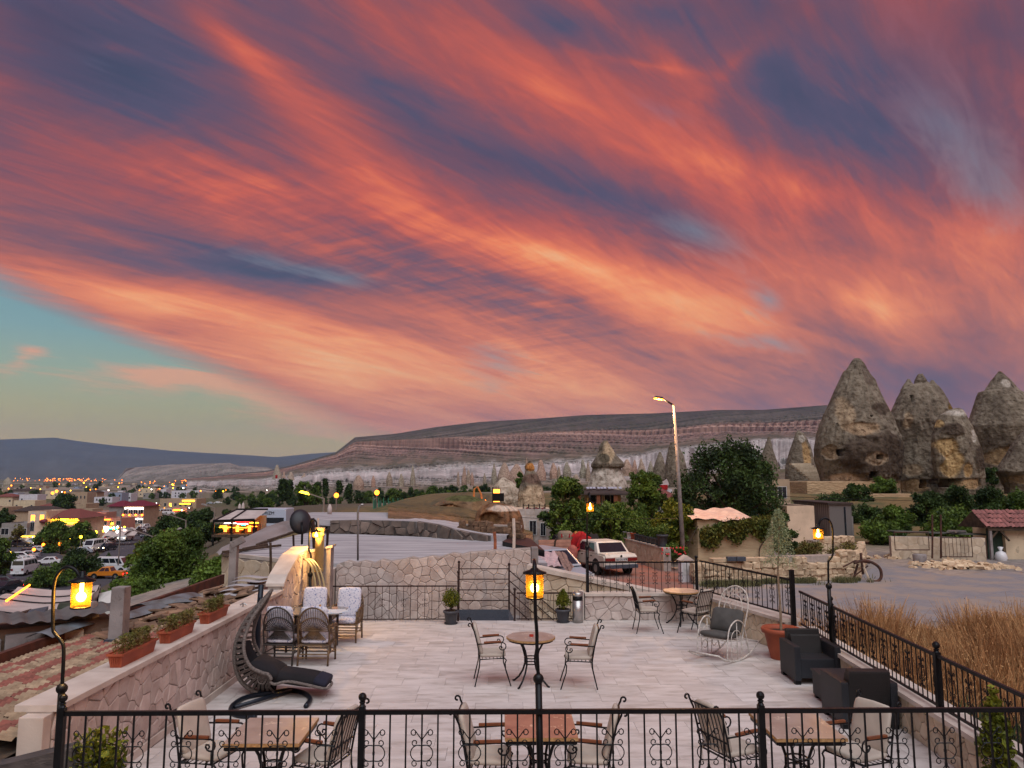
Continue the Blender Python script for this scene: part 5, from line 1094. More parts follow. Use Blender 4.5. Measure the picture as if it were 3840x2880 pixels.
# ---------------------------------------------------------------- trees
def crown_fn(blobs, lump=.25):
    B = np.array(blobs, float); w = (B[:, 3]*B[:, 4]*B[:, 5])**.8; w /= w.sum()
    def fn(rs, n):
        k = rs.choice(len(B), n, p=w); d_ = rs.normal(size=(n, 3)); d_ /= np.linalg.norm(d_, axis=1)[:, None]; q = rs.rand(n)**.35
        ph = k*1.7; l = 1+lump*np.sin(d_[:, 0]*5+ph)*np.sin(d_[:, 1]*6+ph)+lump*.8*np.sin(d_[:, 2]*8+ph*2)*np.cos(d_[:, 0]*7)
        return B[k, :3]+d_*(q*l)[:, None]*B[k, 3:6]
    return fn
def tree(name, label, c, h, w, trunk=.3, n=4000, leaf=.12, m=None, seed=0, depth=1., nb=9, group=None, cat='tree', shape='round', limbs=True, bushy=False, bs=1., spray=0):
    """trunk with limbs and a crown of leaf sized faces gathered in clumps; h overall height, w overall width"""
    rg = random.Random(seed); t = thing(name, label, cat, tuple(c), 0, group); zt0 = h*trunk; blobs = []
    for k in range(nb):
        if shape == 'column': f = (k+.5)/nb; blobs.append(((rg.random()-.5)*w*.2, (rg.random()-.5)*w*.2, zt0+(h-zt0)*f, w*.42*(1-.5*abs(f-.4)), w*.42*depth, (h-zt0)/nb*1.1)); continue
        if shape == 'cone': f = (k+.5)/nb; blobs.append((0, 0, zt0+(h-zt0)*f, w*.5*(1-f*.9), w*.5*(1-f*.9), (h-zt0)/nb*.9)); continue
        for kk in range(3):
            a = rg.random()*2*PI; f = rg.random(); z_ = zt0+(h-zt0)*(.06+.86*f); rad = w*.5*(math.sin(PI*min(1, .12+.80*(.25+.75*f)))**.7)*(1 if f > .25 else .85); r_ = rad*(.3+.62*rg.random()); s_ = w*(.06+.075*rg.random())*bs
            blobs.append((r_*math.cos(a), r_*math.sin(a)*depth, z_, s_*1.15, s_*1.1, s_*(.9+.5*rg.random())))
    if shape == 'round': blobs.append((0, 0, zt0+(h-zt0)*.42, w*.16, w*.16*depth, (h-zt0)*.28)); blobs.append(((rg.random()-.5)*w*.2, 0, h-w*.06, w*.07, w*.07, w*.08)); blobs.append(((rg.random()-.5)*w*.5, 0, h-w*.12, w*.06, w*.06, w*.09))
    for k in range(spray):
        a = rg.random()*2*PI; r_ = w*.42*rg.random()**.6; z_ = zt0+(h-zt0)*(.98-.45*(r_/(w*.42))**1.5)*(.9+.14*rg.random()); s_ = w*(.022+.02*rg.random()); blobs.append((r_*math.cos(a), r_*math.sin(a)*depth, z_, s_, s_, s_*2.6))
    V, Fq = leafcloud(int(n*1.7), crown_fn(blobs, .4), leaf*.72, seed+1, .62)
    link('crown', npmesh('crown', V, Fq, m or M_LEAF), t)
    b = MB()
    if not bushy:
        tr = max(.03, w*.022); b.tube([(0, 0, -.1), (.02*w, 0, zt0*.5), (0, 0, zt0), (.01*w, .01*w, zt0+(h-zt0)*.45), (0, 0, h*.9)], [tr*1.3, tr, tr*.9, tr*.5, tr*.15], 6)
    if limbs:
        for q in blobs[:nb*2]:
            if shape == 'round': b.tube([(0, 0, zt0*.8 if not bushy else 0), (q[0]*.5, q[1]*.5, (zt0+q[2])*.55), (q[0], q[1], q[2])], [max(.02, w*.012), max(.015, w*.008), .008], 5)
    if b.v: b.build('trunk', M_BARK, t)
    return t
def tree_px(label, xl, xr, yt, yb, D, name='broadleaf_tree', **k):
    a = gd((xl+xr)/2, yb, D); w = (xr-xl)/2800*D*1.02; h = gd(0, yt, D).z-a.z
    return tree(name, label, a, h, w, **k)
# ---------------------------------------------------------------- buildings
M_PLAST = {k: mat('plaster_'+n, c, var=.12, scale=1.2, rough=.9, bump=.15, bscale=20, spots=(2.2, .6, .74, tuple(int(v*.78) for v in c))) for k, n, c in (
    ('cream', 'cream', (196, 178, 150)), ('white', 'white', (196, 194, 200)), ('tan', 'tan', (164, 142, 118)), ('grey', 'grey', (140, 134, 130)), ('pink', 'pink', (186, 130, 112)), ('stone', 'light_stone', (204, 180, 156)), ('ylw', 'yellowish', (196, 170, 118)), ('blueg', 'blue_grey', (142, 150, 168)))}
M_ROOFT = mat('red_roof_tiles', (128, 70, 62), (100, 56, 52), scale=3, rough=.85, bump=.6, bscale=6, stretch=(1, 1, 4))
M_ROOFM = mat('maroon_metal_roof', (104, 34, 48), var=.2, rough=.5)
M_ROOFD = mat('dark_weathered_roof', (72, 58, 52), (54, 46, 44), scale=2, rough=.9)
M_WFRAME = mat('window_frame_white', (190, 188, 186), rough=.5)
M_WARM = emit('warm_lit_window', (255, 150, 50), 2.2); M_ORL = emit('orange_light', (255, 120, 28), 4.); M_YEL = emit('yellow_light', (255, 196, 40), 4.5); M_WHL = emit('white_light', (255, 236, 224), 4.5); M_REDL = emit('red_light', (255, 30, 30), 4.)
M_GRNL = emit('green_light', (60, 220, 170), 2.5)
def win(b_parent, x, z, w, h, lit=False, y=0., arch=False, frame=True, fm=None):
    """a framed window set in the local xz front plane (y = front)"""
    b = MB(); f = .06*max(.6, w)
    if frame:
        for s in (-1, 1): b.span((x+s*w/2-f*.5, y-.05, z-f), (x+s*w/2+f*.5, y+.02, z+h+f))
        b.span((x-w/2-f*.5+.001, y-.055, z-f), (x+w/2+f*.5-.001, y+.02, z)); b.span((x-w/2-f*.5+.001, y-.055, z+h), (x+w/2+f*.5-.001, y+.02, z+h+f)); b.span((x-f*.25, y-.03, z), (x+f*.25, y+.02, z+h))
        if arch: b.prism([(x+(w/2+f*.5)*math.cos(a*PI/8), z+h+f+.5*w*math.sin(a*PI/8)) for a in range(9)], y-.05, y+.02, 'y')
    else: b.span((x-w/2-.01, y-.02, z-.01), (x+w/2+.01, y+.01, z))
    fr = b.build('window', fm or M_WFRAME, b_parent); g = MB(); g.span((x-w/2, y-.02, z), (x+w/2, y+.0, z+h)); g.build('pane', M_WARM if lit else M_DARKGL, fr); return fr
def house(label, xl, xr, yt, yb, D=None, z=None, depth=7., m='cream', wins=(), roof=None, parapet=.35, name='house', cat='house', rz=0., door=None, extra=None, lit=(), group=None, roofh=1.2, ov=.4):
    if D is None: D = gz((xl+xr)/2, yb, z).y
    a = gd(xl, yb, D); b_ = gd(xr, yb, D); w = b_.x-a.x; h = gd((xl+xr)/2, yt, D).z-a.z
    t = thing(name, label, cat, (a.x, D, a.z), rz, group)
    q = MB(); q.span((0, 0, -1.5), (w, depth, h)); q.build('walls', M_PLAST[m], t)
    if parapet and roof is None:
        q = MB(); e = .18
        q.span((0, 0, h+.001), (w, e, h+parapet)); q.span((0, depth-e, h+.001), (w, depth, h+parapet)); q.span((0, e, h+.001), (e, depth-e, h+parapet)); q.span((w-e, e, h+.001), (w, depth-e, h+parapet)); q.build('parapet', M_PLAST[m], t)
        q = MB(); q.span((e, e, h+.002), (w-e, depth-e, h+.03)); q.build('roof', M_CONC, t)
    if roof:
        q = MB(); o = ov; rm = {'tile': M_ROOFT, 'maroon': M_ROOFM, 'dark': M_ROOFD}[roof]
        i_ = min(w, depth)*.35
        q.add([(-o, -o, h), (w+o, -o, h), (w+o, depth+o, h), (-o, depth+o, h), (i_, depth*.45, h+roofh), (w-i_, depth*.45, h+roofh)], [(0, 1, 5, 4), (1, 2, 5), (2, 3, 4, 5), (3, 0, 4), (3, 2, 1, 0)]); q.span((-o, -o, h-.12), (w+o, -o+.1, h)); q.build('roof', rm, t)
    for i, wd in enumerate(wins): win(t, wd[0]*w, wd[1]*h, wd[2], wd[3], i in lit, arch=len(wd) > 4)
    if door: q = MB(); q.span((door*w-.45, -.04, 0), (door*w+.45, .02, 2.)); q.build('door', M_WOOD, t)
    t['_w'] = w; t['_h'] = h
    return t
def gw(rows, cols, ww, hh, z0=.2, dz=.4, x0=.15, x1=.85):
    return [(x0+(x1-x0)*(i/(max(1, cols-1))), z0+dz*j, ww, hh) for j in range(rows) for i in range(cols)]

# ---------------------------------------------------------------- concrete roofs behind the terrace
ZR = 1.0
M_SCREED = mat('weathered_white_screed', (182, 178, 180), (142, 138, 142), scale=1.1, detail=9, rough=.95, stretch=(.35, 2.2, 1), bump=.5, bscale=12, spots=(.9, .55, .72, (118, 110, 116)))
rf = thing('flat_roof_building', 'large flat building roof of weathered pale screed beyond the tall rubble wall', 'building', (0, 0, 0))
P_ = lambda px, py, z=ZR: gz(px, py, z)
r_ = [P_(838, 2072), P_(1096, 2102), P_(1230, 2125), P_(2080, 2125), P_(1990, 2060), P_(1930, 2015), P_(1330, 2001), P_(1130, 2000)]
r_ = [P_(838, 2072), P_(1096, 2102), Vector((P_(1096, 2102).x, 20.9, ZR)), Vector((P_(1980, 2060).x+.4, 20.9, ZR)), P_(1980, 2052), P_(1960, 2028), P_(1330, 2003), P_(1140, 2000)]
b = MB(); b.prism([(p.x, p.y) for p in r_], -4., ZR); b.build('roof_slab', M_SCREED, rf)
b = MB(); e0, e1 = r_[0], r_[1]; b.bar((e0.x, e0.y-.03, ZR-.03), (e1.x, e1.y-.03, ZR-.03), .12, .1); b.build('roof_edge', M_CAP, rf)
# stone facing of its left front side
sw_ = thing('stone_side_wall', 'tan rubble side wall below the left edge of the screed roof', 'wall', (e0.x, e0.y-.09, -2.8), math.atan2(e1.y-e0.y, e1.x-e0.x)); Lw = (e1-e0).length
b = MB(); b.span((0, .004, 0), (Lw, .08, 3.7)); b.build('wall_core', M_MORTAR, sw_); clad(sw_, Lw, 3.7, .4, .36, 51, M_STONE_Y, th=.02)
# parapet wall of dark stones at the back with upper roof
pw0, pw1 = P_(1290, 2003), P_(1985, 2048)
DW = pw0.y
pts_top = [(1240, 1952), (1330, 1950), (1450, 1952), (1560, 1956), (1640, 1968), (1700, 1985), (1760, 1998), (1840, 2010)]
pts_bot = [(1240, 2000), (1330, 2002), (1450, 2004), (1560, 2010), (1640, 2018), (1700, 2022), (1760, 2026), (1840, 2030)]
M_DSTONE = mat('grey_brown_rubble', (128, 112, 102), (96, 84, 78), scale=3, rough=.95, bump=.6, bscale=18, rnd=.22)
M_DMORT = mat('dark_mortar', (92, 84, 80), var=.2, rough=.95, bump=.5, bscale=30)
uw = thing('rubble_parapet', 'grey brown rubble parapet between the screed roof and the pale upper roof', 'wall', (0, 0, 0))
bot = [P_(*p) for p in pts_bot]; top = [gd(pt[0], pt[1], bb.y) for pt, bb in zip(pts_top, bot)]
b = MB()
for i in range(len(bot)-1):
    a_, c_ = bot[i], bot[i+1]; b.add([(a_.x, a_.y+.01, ZR-.1), (c_.x, c_.y+.01, ZR-.1), (c_.x, c_.y+.01, top[i+1].z), (a_.x, a_.y+.01, top[i].z), (a_.x, a_.y+.5, ZR-.1), (c_.x, c_.y+.5, ZR-.1), (c_.x, c_.y+.5, top[i+1].z), (a_.x, a_.y+.5, top[i].z)], [(0, 1, 2, 3), (3, 2, 6, 7), (5, 4, 7, 6)])
b.build('wall_core', M_DMORT, uw)
ux = bot[0].x; LU = bot[-1].x-ux
for poly in cells(LU, 1.1, .55, .34, 77, gap=.03, poly0=[(0, 0), (LU, 0)]+[((t_.x-ux), t_.z-ZR) for t_ in reversed(top)]):
    cx = sum(p[0] for p in poly)/len(poly)+ux; yy = float(np.interp(cx, [q.x for q in bot], [q.y for q in bot]))
    sl = (bot[4].y-bot[3].y)/(bot[4].x-bot[3].x) if cx > bot[3].x else 0
    o = link('stone', stone_mesh([(p[0]+ux-cx, p[1]) for p in poly], .04, M_DSTONE), uw, (cx, yy-.01, ZR)); o.rotation_euler[2] = math.atan(sl)
# upper pale roof sheet
ur = thing('upper_roof', 'pale plastered upper roof curving down to the right behind the rubble parapet', 'roof', (0, 0, 0))
tp2 = [(1120, 1925), (1180, 1921), (1240, 1921), (1330, 1921), (1450, 1922), (1560, 1930), (1700, 1955), (1850, 1985), (1925, 1995)]
nr = []; fr_ = []
for (px, py), i in zip(tp2, range(9)):
    fpx = [1120, 1180, 1240, 1330, 1450, 1560, 1700, 1790, 1900][i]; fpy = [1950, 1945, 1950, 1949, 1951, 1955, 1984, 2004, 2008][i]
    yb_ = float(np.interp(fpx, [p[0] for p in pts_bot], [q.y for q in bot])); fr_.append(gd(fpx, fpy, yb_+.02)); nr.append(gd(px, py, yb_+9-(i > 5)*(i-5)*1.5))
vs = fr_+nr+[Vector((p.x, p.y, p.z-.25)) for p in fr_]+[Vector((p.x, p.y, -3)) for p in nr]; n = 9
b = MB(); b.add(vs, [(i, i+1, n+i+1, n+i) for i in range(n-1)]+[(2*n+i, 2*n+i+1, i+1, i) for i in range(n-1)]+[(n+i, n+i+1, 3*n+i+1, 3*n+i) for i in range(n-1)]); b.build('roof_sheet', M_SCREED, ur)
# tarpaulin covered ridge on the left edge
M_TARP = mat('grey_tarpaulin', (146, 138, 138), (122, 114, 112), scale=1.5, rough=.85, bump=.5, bscale=6, stretch=(1, .3, 1))
tpo = [(808, 2075), (832, 2052), (870, 2035), (930, 2010), (1000, 1975), (1060, 1955), (1100, 1950), (1145, 1962)]; tpi = [(840, 2077), (888, 2071), (940, 2060), (1000, 2035), (1050, 2018), (1100, 2000), (1130, 1992), (1150, 1990)]
b = MB(); k = len(tpo); O = []; I = []; 
for (a_, c_) in zip(tpo, tpi):
    ii = gz(*c_, ZR+.02); D_ = ii.y+.2; oo = gd(*a_, D_+.6); O.append(oo); I.append(ii)
def tf(u, v):
    i = u*(k-1); j = min(int(i), k-2); f = i-j; a_ = O[j].lerp(O[j+1], f); c_ = I[j].lerp(I[j+1], f); return c_.lerp(a_, v)+Vector((0, 0, .05*math.sin(v*9+u*4)+.03*math.sin(u*31)))*math.sin(PI*v)
b.grid(tf, 40, 12); props(b.build('tarpaulin', M_TARP, None, True), 'grey tarpaulin draped along the left edge of the screed roof', 'tarpaulin')
b = MB(); rgx = random.Random(8)
for i in range(9):
    j = i/9*(k-1); q = int(j); f = j-q; p = I[q].lerp(I[min(q+1, k-1)], f); p2 = I[min(q+1, k-1)]; d_ = (p2-p).normalized() if (p2-p).length > .01 else Vector((1, .5, 0)); b.bar(p+Vector((0, -.12+rgx.random()*.2, .06)), p+d_*(1.4+rgx.random())+Vector((0, 0, .05)), .1, .07)
props(b.build('weathered_planks', M_BARK), 'weathered brown planks holding down the edge of the tarpaulin', 'planks')
# poles on the roof
def pole(label, px, y0, y1, D, r=.03, m=M_IRON_R, name='metal_pole', lean=0.):
    a_ = gd(px, y0, D); c_ = gd(px+lean, y1, D); b = MB(); b.tube([Vector((0, 0, 0)), (c_-a_)*.5+Vector((.01, 0, 0)), c_-a_], r, 6); return props(b.build(name, m, None, loc=a_), label, 'pole')
pole('thin rusty pole standing on the roof edge left of the satellite dish', 1100, 2095, 2005, 21.5, .03)
pole('rusty leaning pole behind the hooked lamp', 1180, 2082, 1943, 19.5, .05, lean=-8)
pole('thin bent rusty rod right of the hooked lamp', 1223, 2080, 1985, 20, .035, lean=6)
pole('pale antenna pole with hooks above the lit pipe', 1193, 2072, 1942, 18.4, .025, M_CAP)
pole('slim wooden stick on the roof edge', 1014, 2160, 2035, 21, .035, M_BARK)
pole('rusty orange post leaning at the right end of the roof', 1857, 2062, 1995, 21.5, .05, mat('orange_rust', (168, 98, 66), (120, 70, 50), scale=8, rough=.9), lean=-3)
pole('cream painted post at the right end of the tall rubble wall', 1927, 2058, 1944, 20.6, .045, M_CAP, lean=-1)
b = MB(); a_ = gd(1342, 2102, 20.9); 
props(MB().tube([Vector((0, 0, 0)), gd(1342, 1930, 20.9)-a_]+[gd(px, py, 20.9)-a_ for px, py in ((1343, 1915), (1347, 1900), (1356, 1892), (1365, 1893))], .03, 6).build('bent_pipe', M_STL, None, True, loc=a_), 'thin grey pipe with curved top on the screed roof', 'pole')
pc = gd(873, 2180, 21.2); pcx = thing('concrete_post', 'slender pale concrete post with broken top at the left corner of the roof', 'post', (pc.x, pc.y, pc.z)); h_ = gd(873, 2030, 21.2).z-pc.z
b = MB(); b.box((0, 0, h_/2-.6), (.2, .2, h_+1.2)); b.box((.09, 0, h_-.02), (.34, .22, .18), ry=-.5); b.build('post_body', M_CONC, pcx, bevel=.01)
# satellite dish
dc = gd(1128, 1956, 20.5); ds = thing('satellite_dish', 'black satellite dish turned to the left on the roof', 'satellite dish', tuple(dc)); 
ds.rotation_euler = (R(90-18), R(0), R(28)); b = MB(); b.lathe([(.001, .09), (.16, .07), (.27, .03), (.34, -.03), (.345, -.02), (.28, .045), (.16, .09), (.001, .11)], 28, sx=.85, cap=False); b.build('reflector', mat('black_dish', (34, 34, 40), var=.1, rough=.5), ds, True)
b = MB(); b.tube([(0, -.3, 0), (0, -.28, -.28), (0, 0, -.36)], .012, 5); b.ball((0, 0, -.36), .045, 8); b.build('feed_arm', M_STL, ds, True); b = MB(); b.tube([(0, -.05, .1), (0, -.3, .12), (0, -.62, .02)], .03, 6); b.build('mount', M_IRON, ds, True)
# cables hanging over the lamp lit wall
for i, (x0, c_) in enumerate(((1140, 'loose yellow hose'), (1150, 'second loose yellow hose'), (1158, 'dark cable'))):
    lab = ['pale hose arching over the lamp lit wall end, leftmost', 'pale hose arching over the lamp lit wall end, middle', 'pale hose arching over the lamp lit wall end, rightmost'][i]
    p = [gd(1098+i*3, 2098, 17.), gd(x0, 2096, 16.9), gd(x0+25+i*3, 2118, 16.8), gd(x0+38+i*6, 2160, 16.8), gd(x0+44+i*8, 2215, 16.8), gd(x0+42+i*9, 2290, 16.9)]
    b = MB(); b.tube(sm([q-p[0] for q in p]), .022, 5); props(b.build('hose', mat('pale_hose', (176, 160, 120), var=.1, rough=.6), None, True, loc=p[0]), lab, 'hose', 'hoses over the lamp lit wall')
p = gd(1193, 2150, 17.2); b = MB(); b.lathe([(.1, 0), (.1, .8), (.11, .8), (.11, .86), (.1, .86), (.1, .92), (.115, .92), (.115, .98), (.09, .98)], 16); o = b.build('vent_pipe', mat('cream_plastic_pipe', (206, 186, 130), var=.05, rough=.5), None, True, loc=(gd(1193, 2150, 17.2).x, 17.25, gd(1193, 2145, 17.2).z)); props(o, 'cream plastic vent pipe standing at the lamp lit wall', 'pipe')
# ---------------------------------------------------------------- tiled roof left of the wall
M_TILE = mat('concrete_roof_tile_cream', (168, 146, 120), (122, 100, 80), scale=5, rough=.95, rnd=.2, bump=.5, bscale=25); M_TILER = mat('clay_roof_tile_red', (150, 90, 78), (112, 70, 60), scale=5, rough=.95, rnd=.2, bump=.5, bscale=25)
tr_ = thing('tiled_roof', 'lean-to roof of mixed cream and red tiles left of the stone wall', 'roof', (0, 0, 0))
zx = lambda x: .74+.137*(x+4.8)
b = MB(); b.add([(-4.72, 7.4, .68), (-4.72, 17., .68), (-7.9, 17., zx(-7.9)-.06), (-7.9, 7.4, zx(-7.9)-.06)]+[(-4.72, 7.4, -3), (-4.72, 17., -3), (-7.9, 17., -3), (-7.9, 7.4, -3)], [(0, 1, 2, 3), (3, 2, 6, 7), (0, 3, 7, 4), (2, 1, 5, 6)]); b.build('roof_body', M_BARK, tr_)
def tile_mb(b, x, y, L_, rgn):
    w = .35; vs = []
    for j, xx in enumerate((x+L_*.5, x-L_*.5-.05)):
        for k in range(7):
            a = k/6; vs.append((xx, y-w/2+w*a, zx(xx)+.03+(.022*math.sin(a*PI*3)**2)+(.055 if j else .0)*1.+rgn*.01))
    fs = [(k, k+1, 8+k, 7+k) for k in range(6)]
    vs += [(vs[7+k][0], vs[7+k][1], vs[7+k][2]-.025) for k in range(7)]; fs += [(7+k, 8+k, 15+k, 14+k) for k in range(6)]
    b.add(vs, fs)
rg = random.Random(12); nt_ = 0; rest = MB(); restr = MB()
NC = 20
for iy in range(26):
    for ix in range(NC):
        x = -4.84-ix*.155; y = 7.85+iy*.36+(.18 if ix % 2 else 0)+rg.random()*.02
        if y > 15.6 and rg.random() < .45: continue
        red = (ix % 5 in (1, 2) and rg.random() < .8) or rg.random() < .12
        if nt_ < 299: b = MB(); tile_mb(b, x, y, .155, rg.random()*1.5); b.build('roof_tile', M_TILER if red else M_TILE, tr_); nt_ += 1
        else: tile_mb(restr if red else rest, x, y, .155, rg.random()*1.5)
for q, m_ in ((rest, M_TILE), (restr, M_TILER)):
    if q.v: props(q.build('roof_tiles', m_, tr_), kind='stuff')
M_RUST = mat('rusty_brown_beam', (98, 54, 42), (66, 40, 34), scale=4, rough=.85, bump=.3, bscale=20)
b = MB(); b.bar((-7.98, 7.4, zx(-7.98)+.05), (-7.98, 12.1, zx(-7.98)+.05), .12, .22); b.bar((-8.0, 11.6, zx(-8)+.12), (-8.0, 22, zx(-8)+.14), .1, .26); props(b.build('gutter_beam', M_RUST), 'long rusty brown beam along the lower edge of the tiled roof', 'beam')
b = MB(); b.bar((-4.85, 13.2, .86), (-4.95, 17.6, 1.0), .16, .16); props(b.build('rusty_beam', M_RUST), 'dark rusty beam lying beside the far end of the left coping', 'beam')
b = MB(); b.bar((-5.4, 6.3, .62), (-3.75, 7.0, .86), .16, .26); props(b.build('fascia_board', mat('grey_weathered_board', (78, 76, 78), (54, 52, 54), scale=6, rough=.9, stretch=(.3, 3, 3), bump=.4, bscale=20)), 'grey weathered board at the lower left corner of the view', 'board')
b = MB(); b.span((-5.6, 6.6, -1), (-3.7, 7.1, .6)); props(b.build('plaster_wall', mat('stained_plaster', (150, 138, 124), (104, 96, 86), scale=2, rough=.95, bump=.5, bscale=20)), 'stained plaster wall below the grey board at the lower left corner', 'wall')
p = gz(443, 2405, zx(-6.2)); cp = thing('chimney_post', 'square grey concrete post rising from the tiled roof', 'post', (p.x, p.y, p.z-.1)); ht = gd(443, 2200, p.y).z-p.z
b = MB(); b.box((0, 0, ht/2+.05), (.24, .26, ht+.1), taper=.93); b.build('post_body', M_CONC, cp, bevel=.015); b = MB(); b.box((0, 0, .08), (.32, .34, .16)); b.build('flashing', M_GRATE, cp)
for s in (-1, 1): b = MB(); b.tube([(.08*s, .05, ht), (.085*s, .05, ht+.1)], .007, 4); b.build('rebar', M_IRON_R, cp)
# rubble heap of broken tiles and sheets at the far end of the roof
hp = thing('broken_tiles', None, None); rg = random.Random(3); b = MB()
for i in range(170): x = -7.3+rg.random()*2.3; y = 13.6+rg.random()*6; b.box((x, y, zx(x)+.05+rg.random()*.12), (.3+rg.random()*.3, .12+rg.random()*.2, .03), rz=rg.random()*3, ry=(rg.random()-.5)*.6, rx=(rg.random()-.5)*.6)
bpy.data.objects.remove(hp); props(b.build('broken_tiles', mat('broken_tile', (136, 108, 86), (92, 72, 60), scale=3, rough=.95, island=.4)), 'heap of broken tiles and boards at the far end of the tiled roof', 'rubble', kind='stuff')
for i, (x0, y0, x1, y1, w_) in enumerate(((-8.3, 13.5, -7.5, 18, .5), (-8.0, 16.5, -5.8, 18.6, .5))):
    b = MB(); b.grid(lambda u, v: (x0+(x1-x0)*u+v*w_, y0+(y1-y0)*u, zx(-8)+.25+.1*math.sin(v*3)+.05*math.sin(u*9)), 20, 6); props(b.build('metal_sheet', mat('bluish_metal_sheet', (118, 126, 134), (88, 84, 82), scale=3, rough=.6, metal=.2), None, True), ['crumpled bluish sheet along the lower edge of the tiled roof', 'crumpled bluish sheet across the far end of the tiled roof'][i], 'metal sheet', 'crumpled sheets on the tiled roof')
# corrugated sheets next to the hoses
for i in range(5):
    b = MB(); y0 = 17.6+i*.32; b.grid(lambda u, v: (-6.6+u*2.1, y0+v*.34, .62+i*.06+.03*math.sin(u*14)+.12*u), 24, 3); props(b.build('corrugated_sheet', M_SCREED, None, True), ['lowest', 'second', 'third', 'fourth', 'topmost'][i]+' pale corrugated sheet left of the lamp lit wall, counted upwards', 'roof sheet', 'pale corrugated sheets by the lamp lit wall')

# ---------------------------------------------------------------- awnings and old building at left
M_CANV = mat('white_canvas', (190, 176, 170), (166, 152, 148), scale=1.2, rough=.9, bump=.2, bscale=8)
aw = thing('canvas_awning', 'large sagging white canvas awning with dark seams behind the left lamp', 'awning', (0, 0, 0)); DA = 24.
cn = [gd(0, 2300, 21), gd(128, 2206, 27), gd(372, 2192, 27), gd(318, 2290, 21)]
def af(u, v):
    a_ = cn[0].lerp(cn[3], u); c_ = cn[1].lerp(cn[2], u); p = a_.lerp(c_, v); return p+Vector((0, 0, -.12*math.sin(PI*u)-.06*math.sin(v*PI*3)))
b = MB(); b.grid(lambda u, v: af(-.25+u*1.25, v), 26, 14); b.build('canvas', M_CANV, aw, True)
b = MB()
for v in (.04, .38, .62): b.tube([af(-.25+i*.125, v)+Vector((0, 0, .03)) for i in range(11)], .02, 4)
b.build('seam_cable', M_IRON, aw)
b = MB(); b.tube([cn[2], cn[2]-Vector((0, 0, 3))], .05, 6); b.tube([cn[3], cn[3]-Vector((0, 0, 3))], .05, 6); b.build('support', M_IRON, aw)
b = MB(); rg = random.Random(2)
for i in range(26): b.ball(cn[1].lerp(cn[0], .02+i*.028)+Vector((-.15, 0, .12)), .035, 6)
props(b.build('string_lights', M_ORL), 'string of orange bulbs along the left edge of the canvas awning', 'string lights')
sd2 = thing('side_flap', 'hanging canvas flap at the right end of the awning', 'canvas', (0, 0, 0)); b = MB(); b.grid(lambda u, v: cn[2].lerp(cn[3], u)+Vector((.1*math.sin(u*9)-.2*v, 0, -1.0*v)), 18, 6); b.build('flap', M_CANV, sd2, True)
tn = thing('white_tent', 'small white pointed canvas tent left of the concrete post', 'tent', (0, 0, 0)); q = [gd(368, 2262, 24), gd(425, 2268, 24), gd(452, 2228, 27), gd(372, 2225, 27), gd(425, 2212, 25.5)]
b = MB(); b.add(q+[Vector((p.x, p.y, p.z-.35)) for p in q[:4]], [(0, 1, 4), (1, 2, 4), (2, 3, 4), (3, 0, 4), (0, 5, 6, 1), (1, 6, 7, 2), (2, 7, 8, 3), (3, 8, 5, 0)]); b.build('canopy', mat('tent_canvas', (200, 198, 192), var=.06, rough=.85), tn)
b = MB(); 
for p in q[:4]: b.tube([p, p-Vector((0, 0, 3))], .04, 5)
b.build('tent_legs', M_STL, tn)
# dark slatted panels and solar collector
for i, (pts, m_, lab) in enumerate((([(0, 2318), (118, 2282), (60, 2332), (0, 2345)], M_CANV, 'upper pale sloping roof strip left of the left lamp'), ([(0, 2352), (80, 2330), (10, 2362), (0, 2366)], M_CANV, 'lower pale sloping roof strip at the left frame edge'),)):
    D_ = 20-i; q = [gd(x, y_, D_+(.8 if j in (1, 2) else 0)) for j, (x, y_) in enumerate(pts)]; b = MB(); b.add(q+[p-Vector((0, 0, .1)) for p in q], [(0, 1, 2, 3), (7, 6, 5, 4), (0, 3, 7, 4), (3, 2, 6, 7), (2, 1, 5, 6)]); props(b.build('roof_strip', m_), lab, 'roof strip')
q = [gd(72, 2335, 17.5), gd(142, 2328, 17.5), gd(182, 2273, 19.5), gd(112, 2286, 19.5)]; b = MB(); b.add(q+[p-Vector((0, 0, .08)) for p in q], [(0, 1, 2, 3), (7, 6, 5, 4), (0, 4, 5, 1), (1, 5, 6, 2)]); o = props(b.build('slatted_panel', M_GRATE), 'grey slatted panel leaning over the old building roof', 'panel')
sc_ = thing('solar_collector', 'pale blue solar water heater panels behind the left lamp pole', 'solar panel', (0, 0, 0)); q = [gd(152, 2335, 18), gd(236, 2338, 18), gd(278, 2300, 20), gd(196, 2296, 20)]
for k in range(2):
    a_, c_ = q[0].lerp(q[1], k*.5+.01), q[0].lerp(q[1], k*.5+.48); d_, e_ = q[3].lerp(q[2], k*.5+.01), q[3].lerp(q[2], k*.5+.48); b = MB(); b.add([a_, c_, e_, d_]+[p-Vector((0, 0, .08)) for p in (a_, c_, e_, d_)], [(0, 1, 2, 3), (7, 6, 5, 4), (0, 4, 5, 1), (1, 5, 6, 2)]); b.build('collector_panel', mat('pale_blue_glass', (148, 164, 182), var=.1, rough=.25, spec=.7), sc_)
b = MB(); 
for p in q: b.tube([p, p-Vector((0, 0, .6))], .03, 5)
b.build('collector_frame', M_IRON, sc_)
p = gd(270, 2290, 19); b = MB(); b.tube([Vector((-.3, 0, 0)), Vector((.3, .1, 0))], .2, 12); props(b.build('water_tank', mat('dark_green_tank', (58, 62, 50), var=.2, rough=.6), None, True, loc=p), 'dark round water tank beside the solar collector', 'tank')
